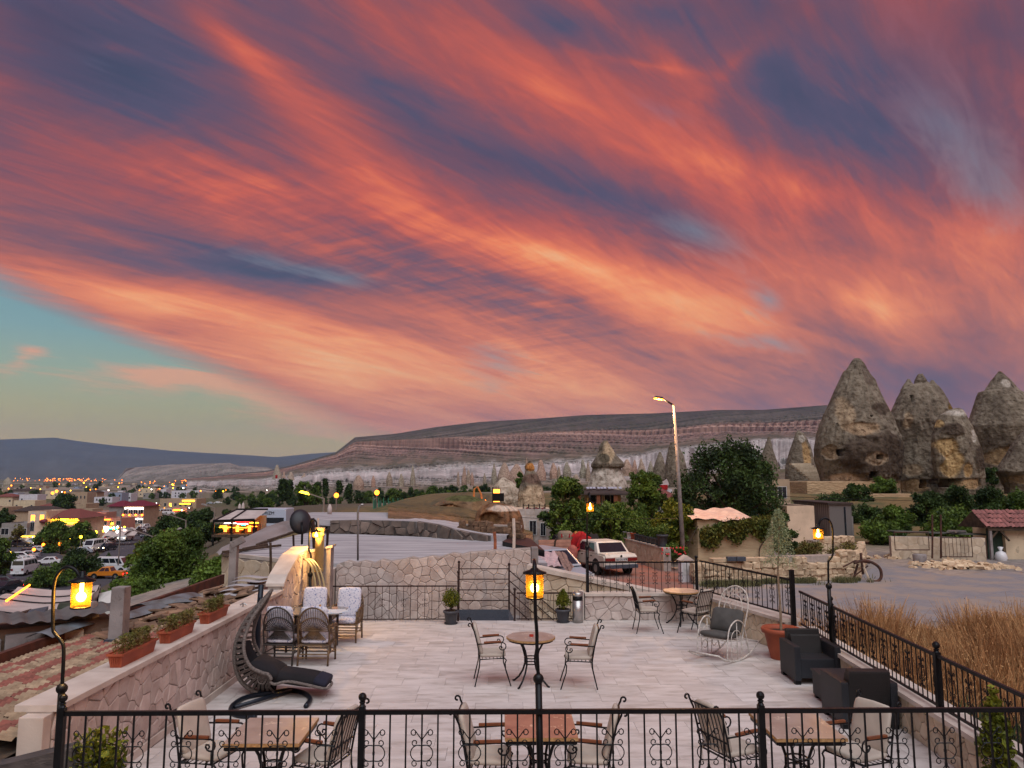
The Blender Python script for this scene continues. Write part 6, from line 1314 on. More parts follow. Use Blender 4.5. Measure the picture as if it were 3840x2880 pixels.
# old stone building with corrugated roof
ob = thing('old_stone_building', 'old stone building with wavy corrugated roof edge left below the awning', 'building', (0, 0, 0)); DO = 13.2
b = MB(); a_ = gd(-200, 2362, DO); c_ = gd(420, 2330, DO+1.5); zt_ = gd(200, 2360, DO+.5).z; d_ = Vector((c_.x-a_.x, c_.y-a_.y, 0)).normalized(); nn = Vector((-d_.y, d_.x, 0))
b.add([Vector((a_.x, a_.y, -4)), Vector((c_.x, c_.y, -4)), Vector((c_.x, c_.y, zt_)), Vector((a_.x, a_.y, zt_))]+[Vector((a_.x, a_.y, -4))+nn*1.4, Vector((c_.x, c_.y, -4))+nn*1.4, Vector((c_.x, c_.y, zt_))+nn*1.4, Vector((a_.x, a_.y, zt_))+nn*1.4], [(0, 1, 2, 3), (1, 5, 6, 2), (3, 2, 6, 7), (0, 3, 7, 4)]); b.build('walls', mat('old_brown_masonry', (128, 106, 88), (98, 82, 70), scale=2, rough=.95, bump=.6, bscale=10), ob)
LB = (c_-a_).length; rg = random.Random(9); x = .2
while x < LB-.6:
    w_ = .35+rg.random()*.5; h_ = .2+rg.random()*.15; b = MB(); b.box((0, 0, 0), (w_, .16, h_)); o = b.build('stone_block', M_CONC if rg.random() < .4 else M_STONE_Y, ob, bevel=.02); p = a_+d_*(x+w_/2)-nn*.04; o.location = (p.x, p.y, zt_-.22-rg.random()*.06); o.rotation_euler = (0, 0, math.atan2(d_.y, d_.x)); x += w_+.05+rg.random()*.3
x = .1
for r_i in range(2):
    x = .1
    while x < LB-.6: w_ = .6; b = MB(); b.box((0, 0, 0), (w_-.02, .1, .3)); o = b.build('stone_block', mat('brown_block', (122, 100, 82), (104, 84, 70), scale=3, rough=.95, rnd=.12), ob, bevel=.01); p = a_+d_*(x+w_/2+.3*(r_i % 2))-nn*.02; o.location = (p.x, p.y, zt_-.6-r_i*.32); o.rotation_euler = (0, 0, math.atan2(d_.y, d_.x)); x += w_
b = MB(); b.grid(lambda u, v: a_+d_*(u*(LB+.3)-.1)-nn*(.28-v*.9)+Vector((0, 0, zt_-a_.z+.14+v*.06+.02*math.sin(u*LB*26)+.03*math.sin(u*9))), 220, 4); b.build('corrugated_roof', mat('grey_corrugated_sheet', (104, 98, 96), (76, 72, 72), scale=2, rough=.85), ob)
p = gd(312, 2338, DO+1.6); b = MB(); b.box((0, 0, .2), (.52, .3, .42), taper=.75); props(b.build('boulder', M_CONC, None, bevel=.05, loc=p), 'big squared stone lying on the old corrugated roof', 'stone')
for i, (px, py) in enumerate(((100, 2390), (225, 2400))): pass
for i, (px, w_, lab) in enumerate(((148, .5, 'flat stone on the corrugated roof left of the left lamp pole'), (245, .3, 'small stone on the corrugated roof right of the left lamp pole'))):
    b = MB(); b.box((0, 0, .05), (w_, .25, .1), taper=.8); props(b.build('flat_stone', M_CONC, None, bevel=.02, loc=gd(px, 2346, DO+1.2)), lab, 'stone')
# ---------------------------------------------------------------- cars
def paint(n, c): return mat('car_paint_'+n, c, var=.05, scale=2, rough=.3, spec=.6)
CARP = {'white': paint('white', (206, 206, 208)), 'silver': paint('silver', (150, 156, 166)), 'dark': paint('dark', (42, 46, 54)), 'orange': paint('orange', (196, 118, 34)), 'blue': paint('blue', (70, 120, 170)), 'red': paint('red', (140, 34, 34)), 'old': mat('old_white_paint', (214, 206, 196), (196, 184, 170), scale=1.5, rough=.4, spots=(3, .62, .72, (170, 150, 130)))}
M_TAIL = mat('dark_red_lamp', (110, 22, 22), var=.1, rough=.2, spec=.8); M_HEAD = mat('clear_headlight', (190, 190, 190), var=.05, rough=.1, spec=.8)
M_TAILON = emit('lit_tail_lamp', (255, 30, 24), 5); M_HEADON = emit('lit_headlight', (255, 226, 180), 9)
def car(name, label, cat, loc, rz, kind='sedan', col='white', lit='', group=None, detail=False):
    t = thing(name, label, cat, loc, rz, group); pm = CARP[col]
    K = {'sedan': (4.15, 1.62, [(-2.05, .35), (-2.07, .82), (-1.98, .93), (-1.25, .95), (.95, .9), (1.95, .78), (2.06, .62), (2.06, .35)], (-1.42, 1.08, -.98, .42, .93, 1.4)),
         'hatch': (4.0, 1.7, [(-1.98, .35), (-2.0, .95), (-1.6, .98), (.9, .93), (1.85, .76), (2.0, .6), (2.0, .35)], (-1.85, 1.15, -1.45, .35, .95, 1.5)),
         'van': (5.6, 1.95, [(-2.78, .4), (-2.8, 1.25), (1.9, 1.25), (2.6, 1.02), (2.8, .8), (2.8, .4)], (-2.78, 2.15, -2.7, 1.35, 1.25, 2.45)),
         'pickup': (5.2, 1.8, [(-2.55, .45), (-2.58, 1.08), (1.2, 1.05), (2.35, .95), (2.55, .8), (2.55, .45)], (-.9, 1.35, -.55, .55, 1.06, 1.72))}[kind]
    L_, w, prof, (gx0, gx1, tx0, tx1, zb_, zt_) = K; hw = w/2
    me = MB(); me.prism(prof, -hw, hw, 'y'); bb = me.mesh('body', pm); q = bmesh.new(); q.from_mesh(bb); bmesh.ops.bevel(q, geom=[e for e in q.edges if abs(e.verts[0].co.y-e.verts[1].co.y) < .01], offset=.07, segments=2, affect='EDGES'); q.to_mesh(bb); q.free(); link('body', bb, t)
    ti = hw*.8; m2 = MB(); gv = [(gx0, -hw*.97, zb_-.02), (gx1, -hw*.97, zb_-.02), (gx1, hw*.97, zb_-.02), (gx0, hw*.97, zb_-.02), (tx0, -ti, zt_), (tx1, -ti, zt_), (tx1, ti, zt_), (tx0, ti, zt_)]
    if kind == 'van': gv = [(p[0], math.copysign(hw*(.98 if i < 4 else .86), p[1]), p[2]) for i, p in enumerate(gv)]
    m2.add(gv, [(3, 2, 1, 0), (4, 5, 6, 7), (0, 1, 5, 4), (1, 2, 6, 5), (2, 3, 7, 6), (3, 0, 4, 7)]); cb = m2.build('cabin', pm, t, bevel=.05)
    V = [Vector(p) for p in gv]
    def pane(i, j, k, l, u0, u1, v0, v1, nm):
        f = lambda u, v: (V[i].lerp(V[j], u)).lerp(V[l].lerp(V[k], u), v); n = (V[j]-V[i]).cross(V[l]-V[i]).normalized()*.012
        b = MB(); b.add([f(u0, v0)+n, f(u1, v0)+n, f(u1, v1)+n, f(u0, v1)+n], [(0, 1, 2, 3)]); b.build(nm, M_DARKGL, t)
    pane(1, 2, 6, 5, .07, .93, .12, .9, 'windscreen'); pane(3, 0, 4, 7, .07, .93, .12 if kind != 'van' else .35, .88, 'rear_window')
    if kind == 'van':
        for (a_, b_, c_, d_) in ((0, 1, 5, 4), (2, 3, 7, 6)):
            for u0, u1 in ((.04, .28), (.3, .54), (.56, .76)): pane(a_, b_, c_, d_, *( (u0, u1) if a_ == 0 else (1-u1, 1-u0)), .3, .85, 'side_window')
            pane(a_, b_, c_, d_, *((.79, .96) if a_ == 0 else (.04, .21)), .2, .85, 'side_window')
    else:
        for (a_, b_, c_, d_) in ((0, 1, 5, 4), (2, 3, 7, 6)):
            for u0, u1 in (((.12, .46), (.5, .88))): pane(a_, b_, c_, d_, *((u0, u1) if a_ == 0 else (1-u1, 1-u0)), .14, .86, 'side_window')
    wb_ = L_*.3; wr = .3 if kind in ('sedan', 'hatch') else .36
    wm = MB(); n = 14
    for s in (-1, 1): pass
    wm.tube([(0, -.09, 0), (0, .09, 0)], wr, 16); wme = wm.mesh('wheel', M_TYRE); hm = MB(); hm.tube([(0, -.1, 0), (0, .1, 0)], wr*.55, 12); hme = hm.mesh('rim', M_STL)
    am = MB(); am.tube([(0, -.02, 0), (0, .02, 0)], wr*1.25, 16); ame = am.mesh('wheel_arch', M_TYRE)
    for sx in (-1, 1):
        for sy in (-1, 1):
            o = link('wheel', wme, t, (sx*wb_, sy*(hw-.08), wr)); link('rim', hme, o)
            link('wheel_arch', ame, t, (sx*wb_, sy*(hw-.015), wr+.05))
    for sy in (-1, 1):
        b = MB(); b.box((L_/2-.03, sy*(hw-.22), .66 if kind != 'van' else .85), (.06, .3, .14)); b.build('headlight', M_HEADON if 'h' in lit else M_HEAD, t)
        b = MB(); b.box((-L_/2-.005, sy*(hw-.22 if not detail else hw-.27), .72 if kind != 'van' else 1.0), (.05, .3 if not detail else .46, .14 if kind != 'van' else .3)); b.build('taillight', M_TAILON if 't' in lit else M_TAIL, t)
    for sx in (-1, 1): b = MB(); b.box((sx*(L_/2+.02), 0, .42), (.1, w*.98, .16)); b.build('bumper', M_GRATE if col in ('old', 'dark') else pm, t, bevel=.02)
    b = MB(); b.box((-L_/2-.03, 0, .7 if not detail else .72), (.02, .5, .12)); pl = b.build('number_plate', M_WFRAME, t)
    if detail:
        o = text_mesh('50 DU 878', .115, M_IRON, 'plate_lettering', .003, pl); o.location = (-L_/2-.045, 0, .72); o.rotation_euler = (R(90), 0, R(-90))
        b = MB(); b.lathe([(.05, 0), (.05, .012)], 12); o = b.build('badge', M_IRON, t); o.location = (-L_/2-.005, 0, .86); o.rotation_euler = (0, R(-90), 0)
        for y_ in (-hw, hw):
            for x_ in (-.1, -1.0): b = MB(); b.box((x_+.2, y_, .8), (.16, .03, .03)); b.build('door_handle', M_IRON, t)
            for x_ in (.82, -.2): b = MB(); b.box((x_, y_, .62), (.008, .012, .5)); b.build('door_gap', M_IRON, t)
            b = MB(); b.box((.75, y_*1.08, .98), (.08, .14, .1)); b.build('mirror', M_IRON, t, bevel=.02)
    return t
ZG = -.9
car('parked_car', 'old white sedan with peach lit boot parked behind the back railing', 'car', (4.42, 34.75, ZG), R(110), 'sedan', 'old', detail=True)
car('parked_car', 'silver car under a pink sheet and brown blanket behind the ramp wall', 'car', (1.75, 29.4, ZG), R(-62), 'hatch', 'silver')
def drape(label, pts, m, name='blanket', amp=.05, cat='cloth', sag=0., n=16):
    """a cloth surface hung over four corner points with folds"""
    q = [Vector(p) for p in pts]
    def f(u, v):
        p = (q[0].lerp(q[1], u)).lerp(q[3].lerp(q[2], u), v); return p+Vector((amp*math.sin(v*7+u*13), amp*math.cos(u*11), amp*.8*math.sin(u*17+v*5)-sag*math.sin(PI*u)*math.sin(PI*v)))
    b = MB(); b.grid(f, n, n); o = b.build(name, m, None, True); return props(o, label, cat)
M_PINKC = mat('pale_pink_sheet', (196, 168, 168), (168, 142, 146), scale=6, rough=.95, bump=.4, bscale=20); M_BROWNC = mat('brown_quilt', (150, 118, 108), (124, 98, 90), scale=9, rough=.95, bump=.8, bscale=14)
M_REDC = mat('red_cloth', (176, 24, 26), (130, 16, 24), scale=5, rough=.9, bump=.3, bscale=12); M_KHAKI = mat('khaki_blanket', (140, 122, 106), (110, 94, 82), scale=4, rough=.95, bump=.6, bscale=12)
drape('pale pink sheet spread over the windscreen of the silver car', [gd(2013, 2074, 28.3), gd(2090, 2066, 28.6), gd(2100, 2124, 27.0), gd(2026, 2122, 26.9)], M_PINKC, 'sheet', .04)
drape('brown quilt hanging over the right side of the silver car', [gd(2078, 2068, 28.5), gd(2116, 2070, 28.5), gd(2152, 2128, 27.0), gd(2132, 2150, 26.6)], M_BROWNC, 'quilt', .03)
# tractor with covers and a trailer
tc_ = gz(2150, 2100, ZG); tr2 = thing('tractor', 'dark tractor half hidden under a red cloth left of the old sedan', 'tractor', (gz(2165, 2110, ZG).x-.35, 37.5, ZG), R(100))
b = MB(); b.box((.5, 0, 1.15), (1.9, .6, .6)); b.build('bonnet', M_REDC, tr2, bevel=.06); b = MB(); b.box((-.7, 0, 1.1), (.9, .9, .7)); b.build('seat_block', M_IRON, tr2)
for s in (-1, 1):
    b = MB(); b.tube([(-.8, s*.85-.2, .75), (-.8, s*.85+.2, .75)], .75, 18); b.build('rear_wheel', M_TYRE, tr2); b = MB(); b.tube([(1.2, s*.65-.1, .4), (1.2, s*.65+.1, .4)], .4, 14); b.build('front_wheel', M_TYRE, tr2)
drape('crumpled red cloth thrown over the tractor', [gd(2138, 2012, 35.2), gd(2208, 2004, 35.8), gd(2202, 2044, 34.9), gd(2156, 2064, 34.8)], M_REDC, 'red_cloth', .14, sag=-.35, n=24)
drape('yellow edged dark red cloth on top of the tractor cover', [gd(2150, 1998, 36.9), gd(2200, 1998, 37.3), gd(2196, 2018, 36.4), gd(2152, 2022, 36.5)], mat('crimson_pattern_cloth', (150, 24, 54), (170, 120, 60), scale=4, rough=.9), 'patterned_cloth', .1)
kb_ = gd(2120, 2085, 35.5); b = MB(); b.lathe([(.42, -.3), (.4, .2), (.34, .7), (.36, 1.05), (.25, 1.15), (.001, 1.16)], 14, sy=.8, cap=False); props(b.build('draped_blanket', M_KHAKI, None, True, loc=kb_), 'khaki blanket hanging over an upright frame left of the tractor', 'blanket')
rb = thing('red_box', 'red box with a white label on top of the khaki blanket', 'box', tuple(gd(2120, 2012, 35.4))); b = MB(); b.box((0, 0, .05), (.42, .3, .18)); b.build('box_body', M_REDC, rb, bevel=.02); b = MB(); b.box((0, -.16, .06), (.24, .01, .08)); b.build('label', M_WFRAME, rb)
tl = thing('trailer', 'pinkish wooden trailer side behind the silver car', 'trailer', tuple(gd(2030, 2062, 35.)), R(4)); 
for k in range(3): b = MB(); b.box((.62, 0, .08+k*.15), (1.5, .06, .135)); b.build('side_plank', mat('pink_planks', (190, 138, 116), (164, 116, 98), scale=3, rough=.8), tl)
b = MB(); b.box((.62, .9, -.3), (1.5, 1.8, .1)); b.build('bed', M_IRON, tl)
b = MB(); b.tube([gd(2078, 2065, 34.5), gd(2082, 2030, 34.5), gd(2086, 2020, 34.5)], .05, 6); props(b.build('trailer_pole', M_BARK), 'short dark pole leaning at the trailer', 'pole')
b = MB(); b.lathe([(.2, 0), (.24, .2), (.22, .5), (.08, .62), (.001, .62)], 12, cap=False); props(b.build('red_sack', mat('faded_red_sack', (150, 84, 74), var=.2, rough=.9), None, True, loc=gd(2147, 2096, 34.6)), 'faded red sack standing between the quilt and the sedan', 'sack')
# black canopy right of the tall rubble wall
cpn = thing('black_canopy', 'flat black canopy on one post right of the tall rubble wall', 'canopy', (0, 0, 0)); q = [gd(1884, 2030, 26), gd(2042, 2064, 23.5), gd(1990, 2020, 30), gd(1930, 2004, 32)]
b = MB(); b.add(q+[p-Vector((0, 0, .2)) for p in q], [(0, 1, 2, 3), (7, 6, 5, 4), (0, 4, 5, 1), (1, 5, 6, 2)]); b.build('roof_sheet', M_IRON, cpn); p = gd(1998, 2060, 24.2); b = MB(); b.tube([p, p-Vector((0, 0, 2.2))], .07, 6); b.build('post', M_IRON, cpn)
# paving under the cars and in the yard
def sheet(name, pts, z, m, label=None):
    b = MB(); q = [gz(*p, z) for p in pts]; b.add(q, [tuple(range(len(q)))]); return props(b.build(name, m), kind='structure')
def brickmat(name, c1, c2, cm, scale, bump=.5):
    m = bpy.data.materials.new(name); m.use_nodes = True; nt = m.node_tree; N = nt.nodes; L = nt.links; b = N['Principled BSDF']; b.inputs['Roughness'].default_value = .95
    tc = N.new('ShaderNodeTexCoord'); br = N.new('ShaderNodeTexBrick'); L.new(tc.outputs['Object'], br.inputs[0]); br.inputs['Color1'].default_value = (*lin(c1), 1); br.inputs['Color2'].default_value = (*lin(c2), 1); br.inputs['Mortar'].default_value = (*lin(cm), 1); br.inputs['Scale'].default_value = scale
    nz = N.new('ShaderNodeTexNoise'); nz.inputs['Scale'].default_value = .8; nz.inputs['Detail'].default_value = 8; L.new(tc.outputs['Object'], nz.inputs[0]); mr = N.new('ShaderNodeMapRange'); L.new(nz.outputs[0], mr.inputs[0]); mr.inputs[1].default_value = .42; mr.inputs[2].default_value = .6
    mx = N.new('ShaderNodeMix'); mx.data_type = 'RGBA'; L.new(mr.outputs[0], mx.inputs[0]); L.new(br.outputs[0], mx.inputs[6]); mx.inputs[7].default_value = (*lin(cm), 1); L.new(mx.outputs[2], b.inputs['Base Color'])
    bm_ = N.new('ShaderNodeBump'); bm_.inputs['Strength'].default_value = bump; bm_.inputs['Distance'].default_value = .02; L.new(br.outputs[1], bm_.inputs['Height']); bm_.invert = True; L.new(bm_.outputs[0], b.inputs['Normal']); MATS[name] = m; return m
sheet('red_paving', [(2128, 2175), (2120, 2100), (2330, 2068), (2480, 2110), (2590, 2160), (2610, 2240), (2400, 2236)], -.892, brickmat('red_block_paving', (156, 96, 78), (132, 84, 72), (122, 96, 88), 2.2))
sheet('yard_paving', [(2640, 2238), (2700, 2196), (3200, 2178), (3300, 2110), (3560, 2160), (3760, 2140), (4300, 2200), (4600, 2420), (3500, 2330), (3240, 2400), (2960, 2340)], -.888, brickmat('grey_block_paving', (132, 130, 134), (114, 114, 122), (148, 134, 124), 2.4))
# ---------------------------------------------------------------- garden wall with pots
g0, g1 = gz(2335, 2090, ZG), gz(2490, 2142, ZG)
gw_ = wall('garden_wall', 'low tan block wall carrying a row of flower pots right of the sedan', (g0.x, g0.y), (g1.x, g1.y), 1.0, .35, .5, .32, 61, cap=.05, m=M_STONE_Y, z0=ZG)
gd_ = (g1-g0)
potk = [('white', 2330), ('white', 2339), ('orange', 2352), ('dark', 2363), ('dark', 2377), ('dark', 2392), ('dark', 2408), ('dark', 2424), ('dark', 2438), ('big', 2458)]
names = ['leftmost white bucket on the garden wall', 'second white bucket on the garden wall', 'orange flower pot on the garden wall']+['%s dark flower pot on the garden wall counted from the orange one' % k for k in ('first', 'second', 'third', 'fourth', 'fifth', 'sixth')]+['large dark tub at the right end of the garden wall']
for i, (k_, px) in enumerate(potk):
    f = i/9; p = g0.lerp(g1, .02+.9*f); r_ = .15 if k_ != 'big' else .26; mm = {'white': M_WHITEP, 'orange': M_TERRA, 'dark': M_POT, 'big': M_POT}[k_]
    nrm = Vector((gd_.y, -gd_.x, 0)).normalized()*-.15
    shrub('flower_pot' if k_ != 'white' else 'bucket', names[i], (p.x+nrm.x, p.y+nrm.y, ZG+1.06), r_, r_*2.1, r_*1.4, .5 if k_ != 'white' else .12, .02, M_LEAF, 40+i, pot_m=mm, n=350, leaf=.05, group='pots on the garden wall')
# white utility cabinet
ub = gz(2573, 2182, ZG); uc = thing('utility_cabinet', 'narrow white utility cabinet with a gabled stone cap behind the railing corner post', 'cabinet', (ub.x, ub.y, ZG), R(6)); hh = gd(2573, 2100, ub.y).z-ZG
b = MB(); b.box((0, 0, hh/2), (.5, .4, hh)); b.build('cabinet_body', M_WHITEP, uc, bevel=.01); b = MB(); b.prism([(-.3, hh), (.3, hh), (0, hh+.2)], -.26, .26, 'y'); b.build('cap', M_CAP, uc); b = MB(); b.box((0, -.205, hh*.6), (.4, .01, hh*.5)); b.build('door', M_WFRAME, uc)
# cream tarpaulin hut
hb = gz(2620, 2122, ZG); DHt = hb.y; hx1 = gd(2905, 2122, DHt).x; hz = gd(2620, 1950, DHt).z
hut = thing('tarpaulin_hut', 'cream tarpaulin covered hut with a sagging pinkish roof sheet and vine', 'hut', (hb.x, hb.y, ZG)); wH = hx1-hb.x; hH = hz-ZG
M_TAN = mat('cream_tarpaulin', (186, 164, 132), (164, 142, 112), scale=1.5, rough=.85, bump=.5, bscale=5, stretch=(.4, 1, 2))
b = MB(); b.grid(lambda u, v: (u*wH, .05*math.sin(u*21)*(1-v)*.6, v*hH), 50, 8); b.grid(lambda u, v: (-.75*u, 2.2*u, v*hH), 12, 4); b.grid(lambda u, v: (wH, 2.2*u, v*hH), 6, 4); b.build('side_sheet', M_TAN, hut, True)
b = MB(); b.grid(lambda u, v: (-.3-.5*v+u*(wH*.86), -.2+2.6*v, hH+.03+.42*v+.05*math.sin(u*9)+.04*math.sin(u*23+v*4)), 40, 8); b.build('roof_sheet', mat('pink_fibre_sheet', (222, 190, 170), (196, 160, 144), scale=3, rough=.8), hut, True)
# dry stone walls
M_BOULD = mat('cream_boulder', (206, 184, 154), (172, 146, 118), scale=2.2, rough=.95, rnd=.18, bump=.7, bscale=14, spots=(5, .6, .72, (186, 140, 92)))
def boulders(name, label, p0, p1, rows, size, z0, seed, grow=None, ragged=.3, thick=.3):
    t = thing(name, label, 'wall', (p0.x, p0.y, z0), math.atan2(p1.y-p0.y, p1.x-p0.x)); L_ = math.hypot(p1.x-p0.x, p1.y-p0.y); rg = random.Random(seed); protos = []
    for k in range(6):
        b = MB(); b.box((0, 0, 0), (1, 1, 1)); me = b.mesh('stone', M_BOULD); q = bmesh.new(); q.from_mesh(me); bmesh.ops.bevel(q, geom=q.edges[:], offset=.22, segments=2, affect='EDGES', profile=.6)
        for v in q.verts: v.co += Vector((rg.random()-.5, rg.random()-.5, rg.random()-.5))*.13
        q.to_mesh(me); q.free(); protos.append(me)
    b = MB(); b.span((0, .12, 0), (L_, thick+.3, rows*size*.66)); b.build('wall_core', M_MORTAR, t)
    for r_ in range(rows):
        x = -rg.random()*.2
        n_r = rows
        while x < L_:
            w_ = size*(.75+.9*rg.random()); 
            top = rows if grow is None else grow(x/L_)
            if r_ < top-ragged*rg.random():
                o = link('stone', protos[rg.randrange(6)], t, (x+w_/2, (rg.random()-.5)*.08, (r_+.5)*size*.8)); o.scale = (w_*1.03, size*1.1, size*.86*(.9+.25*rg.random())); o.rotation_euler = ((rg.random()-.5)*.2, (rg.random()-.5)*.25, (rg.random()-.5)*.3)
            x += w_
    return t
w0, w1, w2_, w3_ = gz(2602, 2190, ZG), gz(2900, 2182, ZG), gz(3215, 2172, ZG), gz(3130, 2120, ZG)
boulders('dry_stone_wall', 'neat part of the dry stone wall in front of the tarpaulin hut', w0, w1, 3, .34, ZG, 1)
ft = thing('flat_coping_stones', 'row of long flat coping stones on the neat dry stone wall', 'coping stones', (w0.x, w0.y, ZG+.84), math.atan2(w1.y-w0.y, w1.x-w0.x)); Lc_ = math.hypot(w1.x-w0.x, w1.y-w0.y); x = .8; rg = random.Random(3)
while x < Lc_: w_ = .5+.4*rg.random(); b = MB(); b.box((x+w_/2, .1, .07), (w_-.02, .45, .14), rz=(rg.random()-.5)*.05); b.build('coping_stone', M_BOULD, ft, bevel=.02); x += w_
boulders('dry_stone_wall', 'ragged heaped part of the dry stone wall behind the rusty plough', w1, w2_, 5, .3, ZG, 2, grow=lambda u: 3.4+1.6*u**2, ragged=1.2)
boulders('dry_stone_wall', 'end of the dry stone wall turning back from the yard', w2_, gz(3235, 2110, ZG), 4, .32, ZG, 3, ragged=1)
boulders('dry_stone_wall', 'small heap of pale stones behind the dry stone wall', gz(3060, 2110, ZG), gz(3175, 2104, ZG), 3, .42, ZG+.25, 4, ragged=1.5)
b = MB(); 
for i, (px, lab) in enumerate(((2742, 'left'), (2778, 'right'))):
    b = MB(); b.box((0, 0, .1), (.36, .24, .17)); props(b.build('grey_block', M_GRATE, None, bevel=.02, loc=gd(px, 2105, w0.y+.1)), lab+' one of two dark grey blocks on the dry stone wall by the hut', 'block')
# plough
pl0 = gz(3225, 2178, ZG); pg = thing('plough', 'rusty horse drawn plough frame with curved shares before the dry stone wall', 'plough', (pl0.x, pl0.y-.3, ZG)); M_RU = mat('rusty_iron', (92, 58, 44), (56, 42, 38), scale=9, rough=.85, bump=.4, bscale=30)
b = MB(); b.tube(sm([(-.35, 0, .75), (.1, 0, .85), (.5, 0, .72), (.72, 0, .5), (.74, 0, .2), (.6, 0, .03), (.42, 0, .0)]), .06, 7); b.build('curved_beam', M_RU, pg, True)
b = MB(); b.tube(sm([(-.1, .2, .7), (-.2, .2, .4), (-.35, .15, .1), (-.6, .1, .02)]), .045, 6); b.build('share', M_RU, pg, True); b = MB(); b.tube([(-.05, 0, 1.15), (0, 0, .3)], .05, 6); b.build('upright', M_RU, pg); b = MB(); b.bar((.0, -.1, .6), (.16, -.25, 0), .1, .05); b.build('wooden_leg', M_STONE_Y, pg)
b = MB(); b.tube([(-.8, 0, .6), (-.3, 0, .85), (.3, 0, .75)], .035, 5); b.tube([(-.35, .1, .2), (.2, -.05, .65)], .03, 5); b.build('cross_arm', M_RU, pg)
# ---------------------------------------------------------------- dry grass beyond the right railing
def tuft(n, fn, hl, seed, wd=.006):
    rs = np.random.RandomState(seed); P, Hh = fn(rs, n); n = len(P); a = rs.rand(n)*2*PI; lean = rs.normal(size=(n, 2))*.28; h_ = Hh*(.5+.6*rs.rand(n)); w_ = wd*(.7+.8*rs.rand(n))
    dx = np.stack([np.cos(a), np.sin(a), 0*a], 1)*w_[:, None]; top = P+np.stack([lean[:, 0]*h_, lean[:, 1]*h_, h_], 1); st = P+np.stack([lean[:, 0]*h_*.2, lean[:, 1]*h_*.2, h_*.35*(rs.rand(n))], 1)
    V = np.stack([st-dx, st+dx, top+dx*.4, top-dx*.4], 1).reshape(-1, 3); return V, np.arange(4*n).reshape(n, 4)
M_DRY = mat('dry_orange_grass', (212, 168, 118), (150, 108, 70), scale=.9, rough=.95, island=.45, trans=.2)
def gfn(rs, n):
    x = 6.0+rs.rand(n)**.8*11; y = 7.5+rs.rand(n)*13.5; d_ = fbm(x*.45+3, y*.45+1, 3); hh_ = np.clip((d_-.28)*5., .25, 1.6)*np.clip((21-y)/2.6, .12, 1)*np.clip((x-5.7)/1.1, .2, 1)
    keep = (rs.rand(n) < np.clip((d_-.22)*3.5, .12, 1)) & (y < 21-(x-7)*.12); x, y, hh_ = x[keep], y[keep], hh_[keep]
    return np.stack([x, y, np.full(len(x), ZG)], 1), hh_
V, Fq = tuft(130000, gfn, 1, 5, .008)
def seeds(rs, n): P, h_ = gfn(rs, n); return P+np.stack([rs.normal(size=len(P))*.12, rs.normal(size=len(P))*.12, h_*(.55+.5*rs.rand(len(P)))], 1)
V2, F2 = leafcloud(90000, seeds, .02, 9, .4); V = np.concatenate([V, V2]); Fq = np.concatenate([Fq, F2+len(V)-len(V2)])
props(link('dry_grass', npmesh('dry_grass', V, Fq, M_DRY)), 'tall dry orange brown grass beyond the right railing', 'grass', kind='stuff')
def gfn2(rs, n):
    c = np.array([(6.3, 9.4), (6.9, 8.6), (7.6, 9.8), (6.2, 11), (8.2, 8.6), (6.5, 7.8)]); k = rs.randint(0, 6, n); p = c[k]+rs.normal(size=(n, 2))*.45; return np.stack([p[:, 0], p[:, 1], np.full(n, ZG)], 1), np.full(n, .85)
V, Fq = tuft(14000, gfn2, 1, 6, .016); props(link('green_weeds', npmesh('green_weeds', V, Fq, mat('weed_green', (70, 84, 42), (44, 56, 32), scale=2, island=.4, trans=.2))), 'dark green weeds at the foot of the dry grass by the railing', 'weeds', kind='stuff')
def gfn3(rs, n):
    k = rs.rand(n); px = 2640+k*640; L_ = [gz(2640, 2196, ZG), gz(3280, 2176, ZG)]; x = L_[0].x+(L_[1].x-L_[0].x)*k+rs.normal(size=n)*.2; y = L_[0].y+(L_[1].y-L_[0].y)*k+rs.normal(size=n)*.25-.3
    keep = fbm(x*1.3, y*1.3, 2) > .36; return np.stack([x, y, np.full(n, ZG)], 1)[keep], np.full(n, .22)[keep]
V, Fq = tuft(9000, gfn3, 1, 8, .012); props(link('weeds', npmesh('weeds', V, Fq, mat('dusty_weeds', (112, 108, 70), (84, 84, 54), scale=2, island=.4))), 'low dusty weeds along the foot of the dry stone wall', 'weeds', kind='stuff')
# ---------------------------------------------------------------- wall, gate and shed at the right
q0, q1 = gz(3345, 2096, ZG), gz(3700, 2104, ZG); DG = q0.y
boulders_w = wall('block_wall', 'low wall of big cream stone blocks behind the iron gates', (q0.x, q0.y), (q1.x, q1.y), 1.15, .4, .42, .36, 71, cap=0, m=M_STONE_Y, z0=ZG)
def gate(label, xl, xr, yt, yb, D, n, rz=0.):
    a_ = gd(xl, yb, D); w_ = gd(xr, yb, D).x-a_.x; h_ = gd(xl, yt, D).z-a_.z; t = thing('iron_gate', label, 'gate', tuple(a_), rz); b = MB(); 
    b.tube([(0, 0, 0), (w_, 0, 0), (w_, 0, h_), (0, 0, h_)], .03, 5, True); b.build('gate_frame', M_RU, t); bm_ = MB(); bm_.tube([(0, 0, 0), (0, 0, h_)], .012, 4); me = bm_.mesh('gate_bar', M_RU)
    for i in range(1, n): link('gate_bar', me, t, (w_*i/n, 0, 0))
    return t
gate('rusty iron gate leaf with seven bars right of the tall gate posts', 3533, 3648, 2016, 2088, DG-1.2, 8)
gate('plain rusty iron frame left of the tall gate posts', 3357, 3485, 1996, 2062, DG-1.5, 1)
for px, lab in ((3495, 'left tall rusty gate post'), (3527, 'right tall rusty gate post')): pole(lab+' before the cream block wall', px+1, 2094, 1930, DG-1., .045, M_RU)
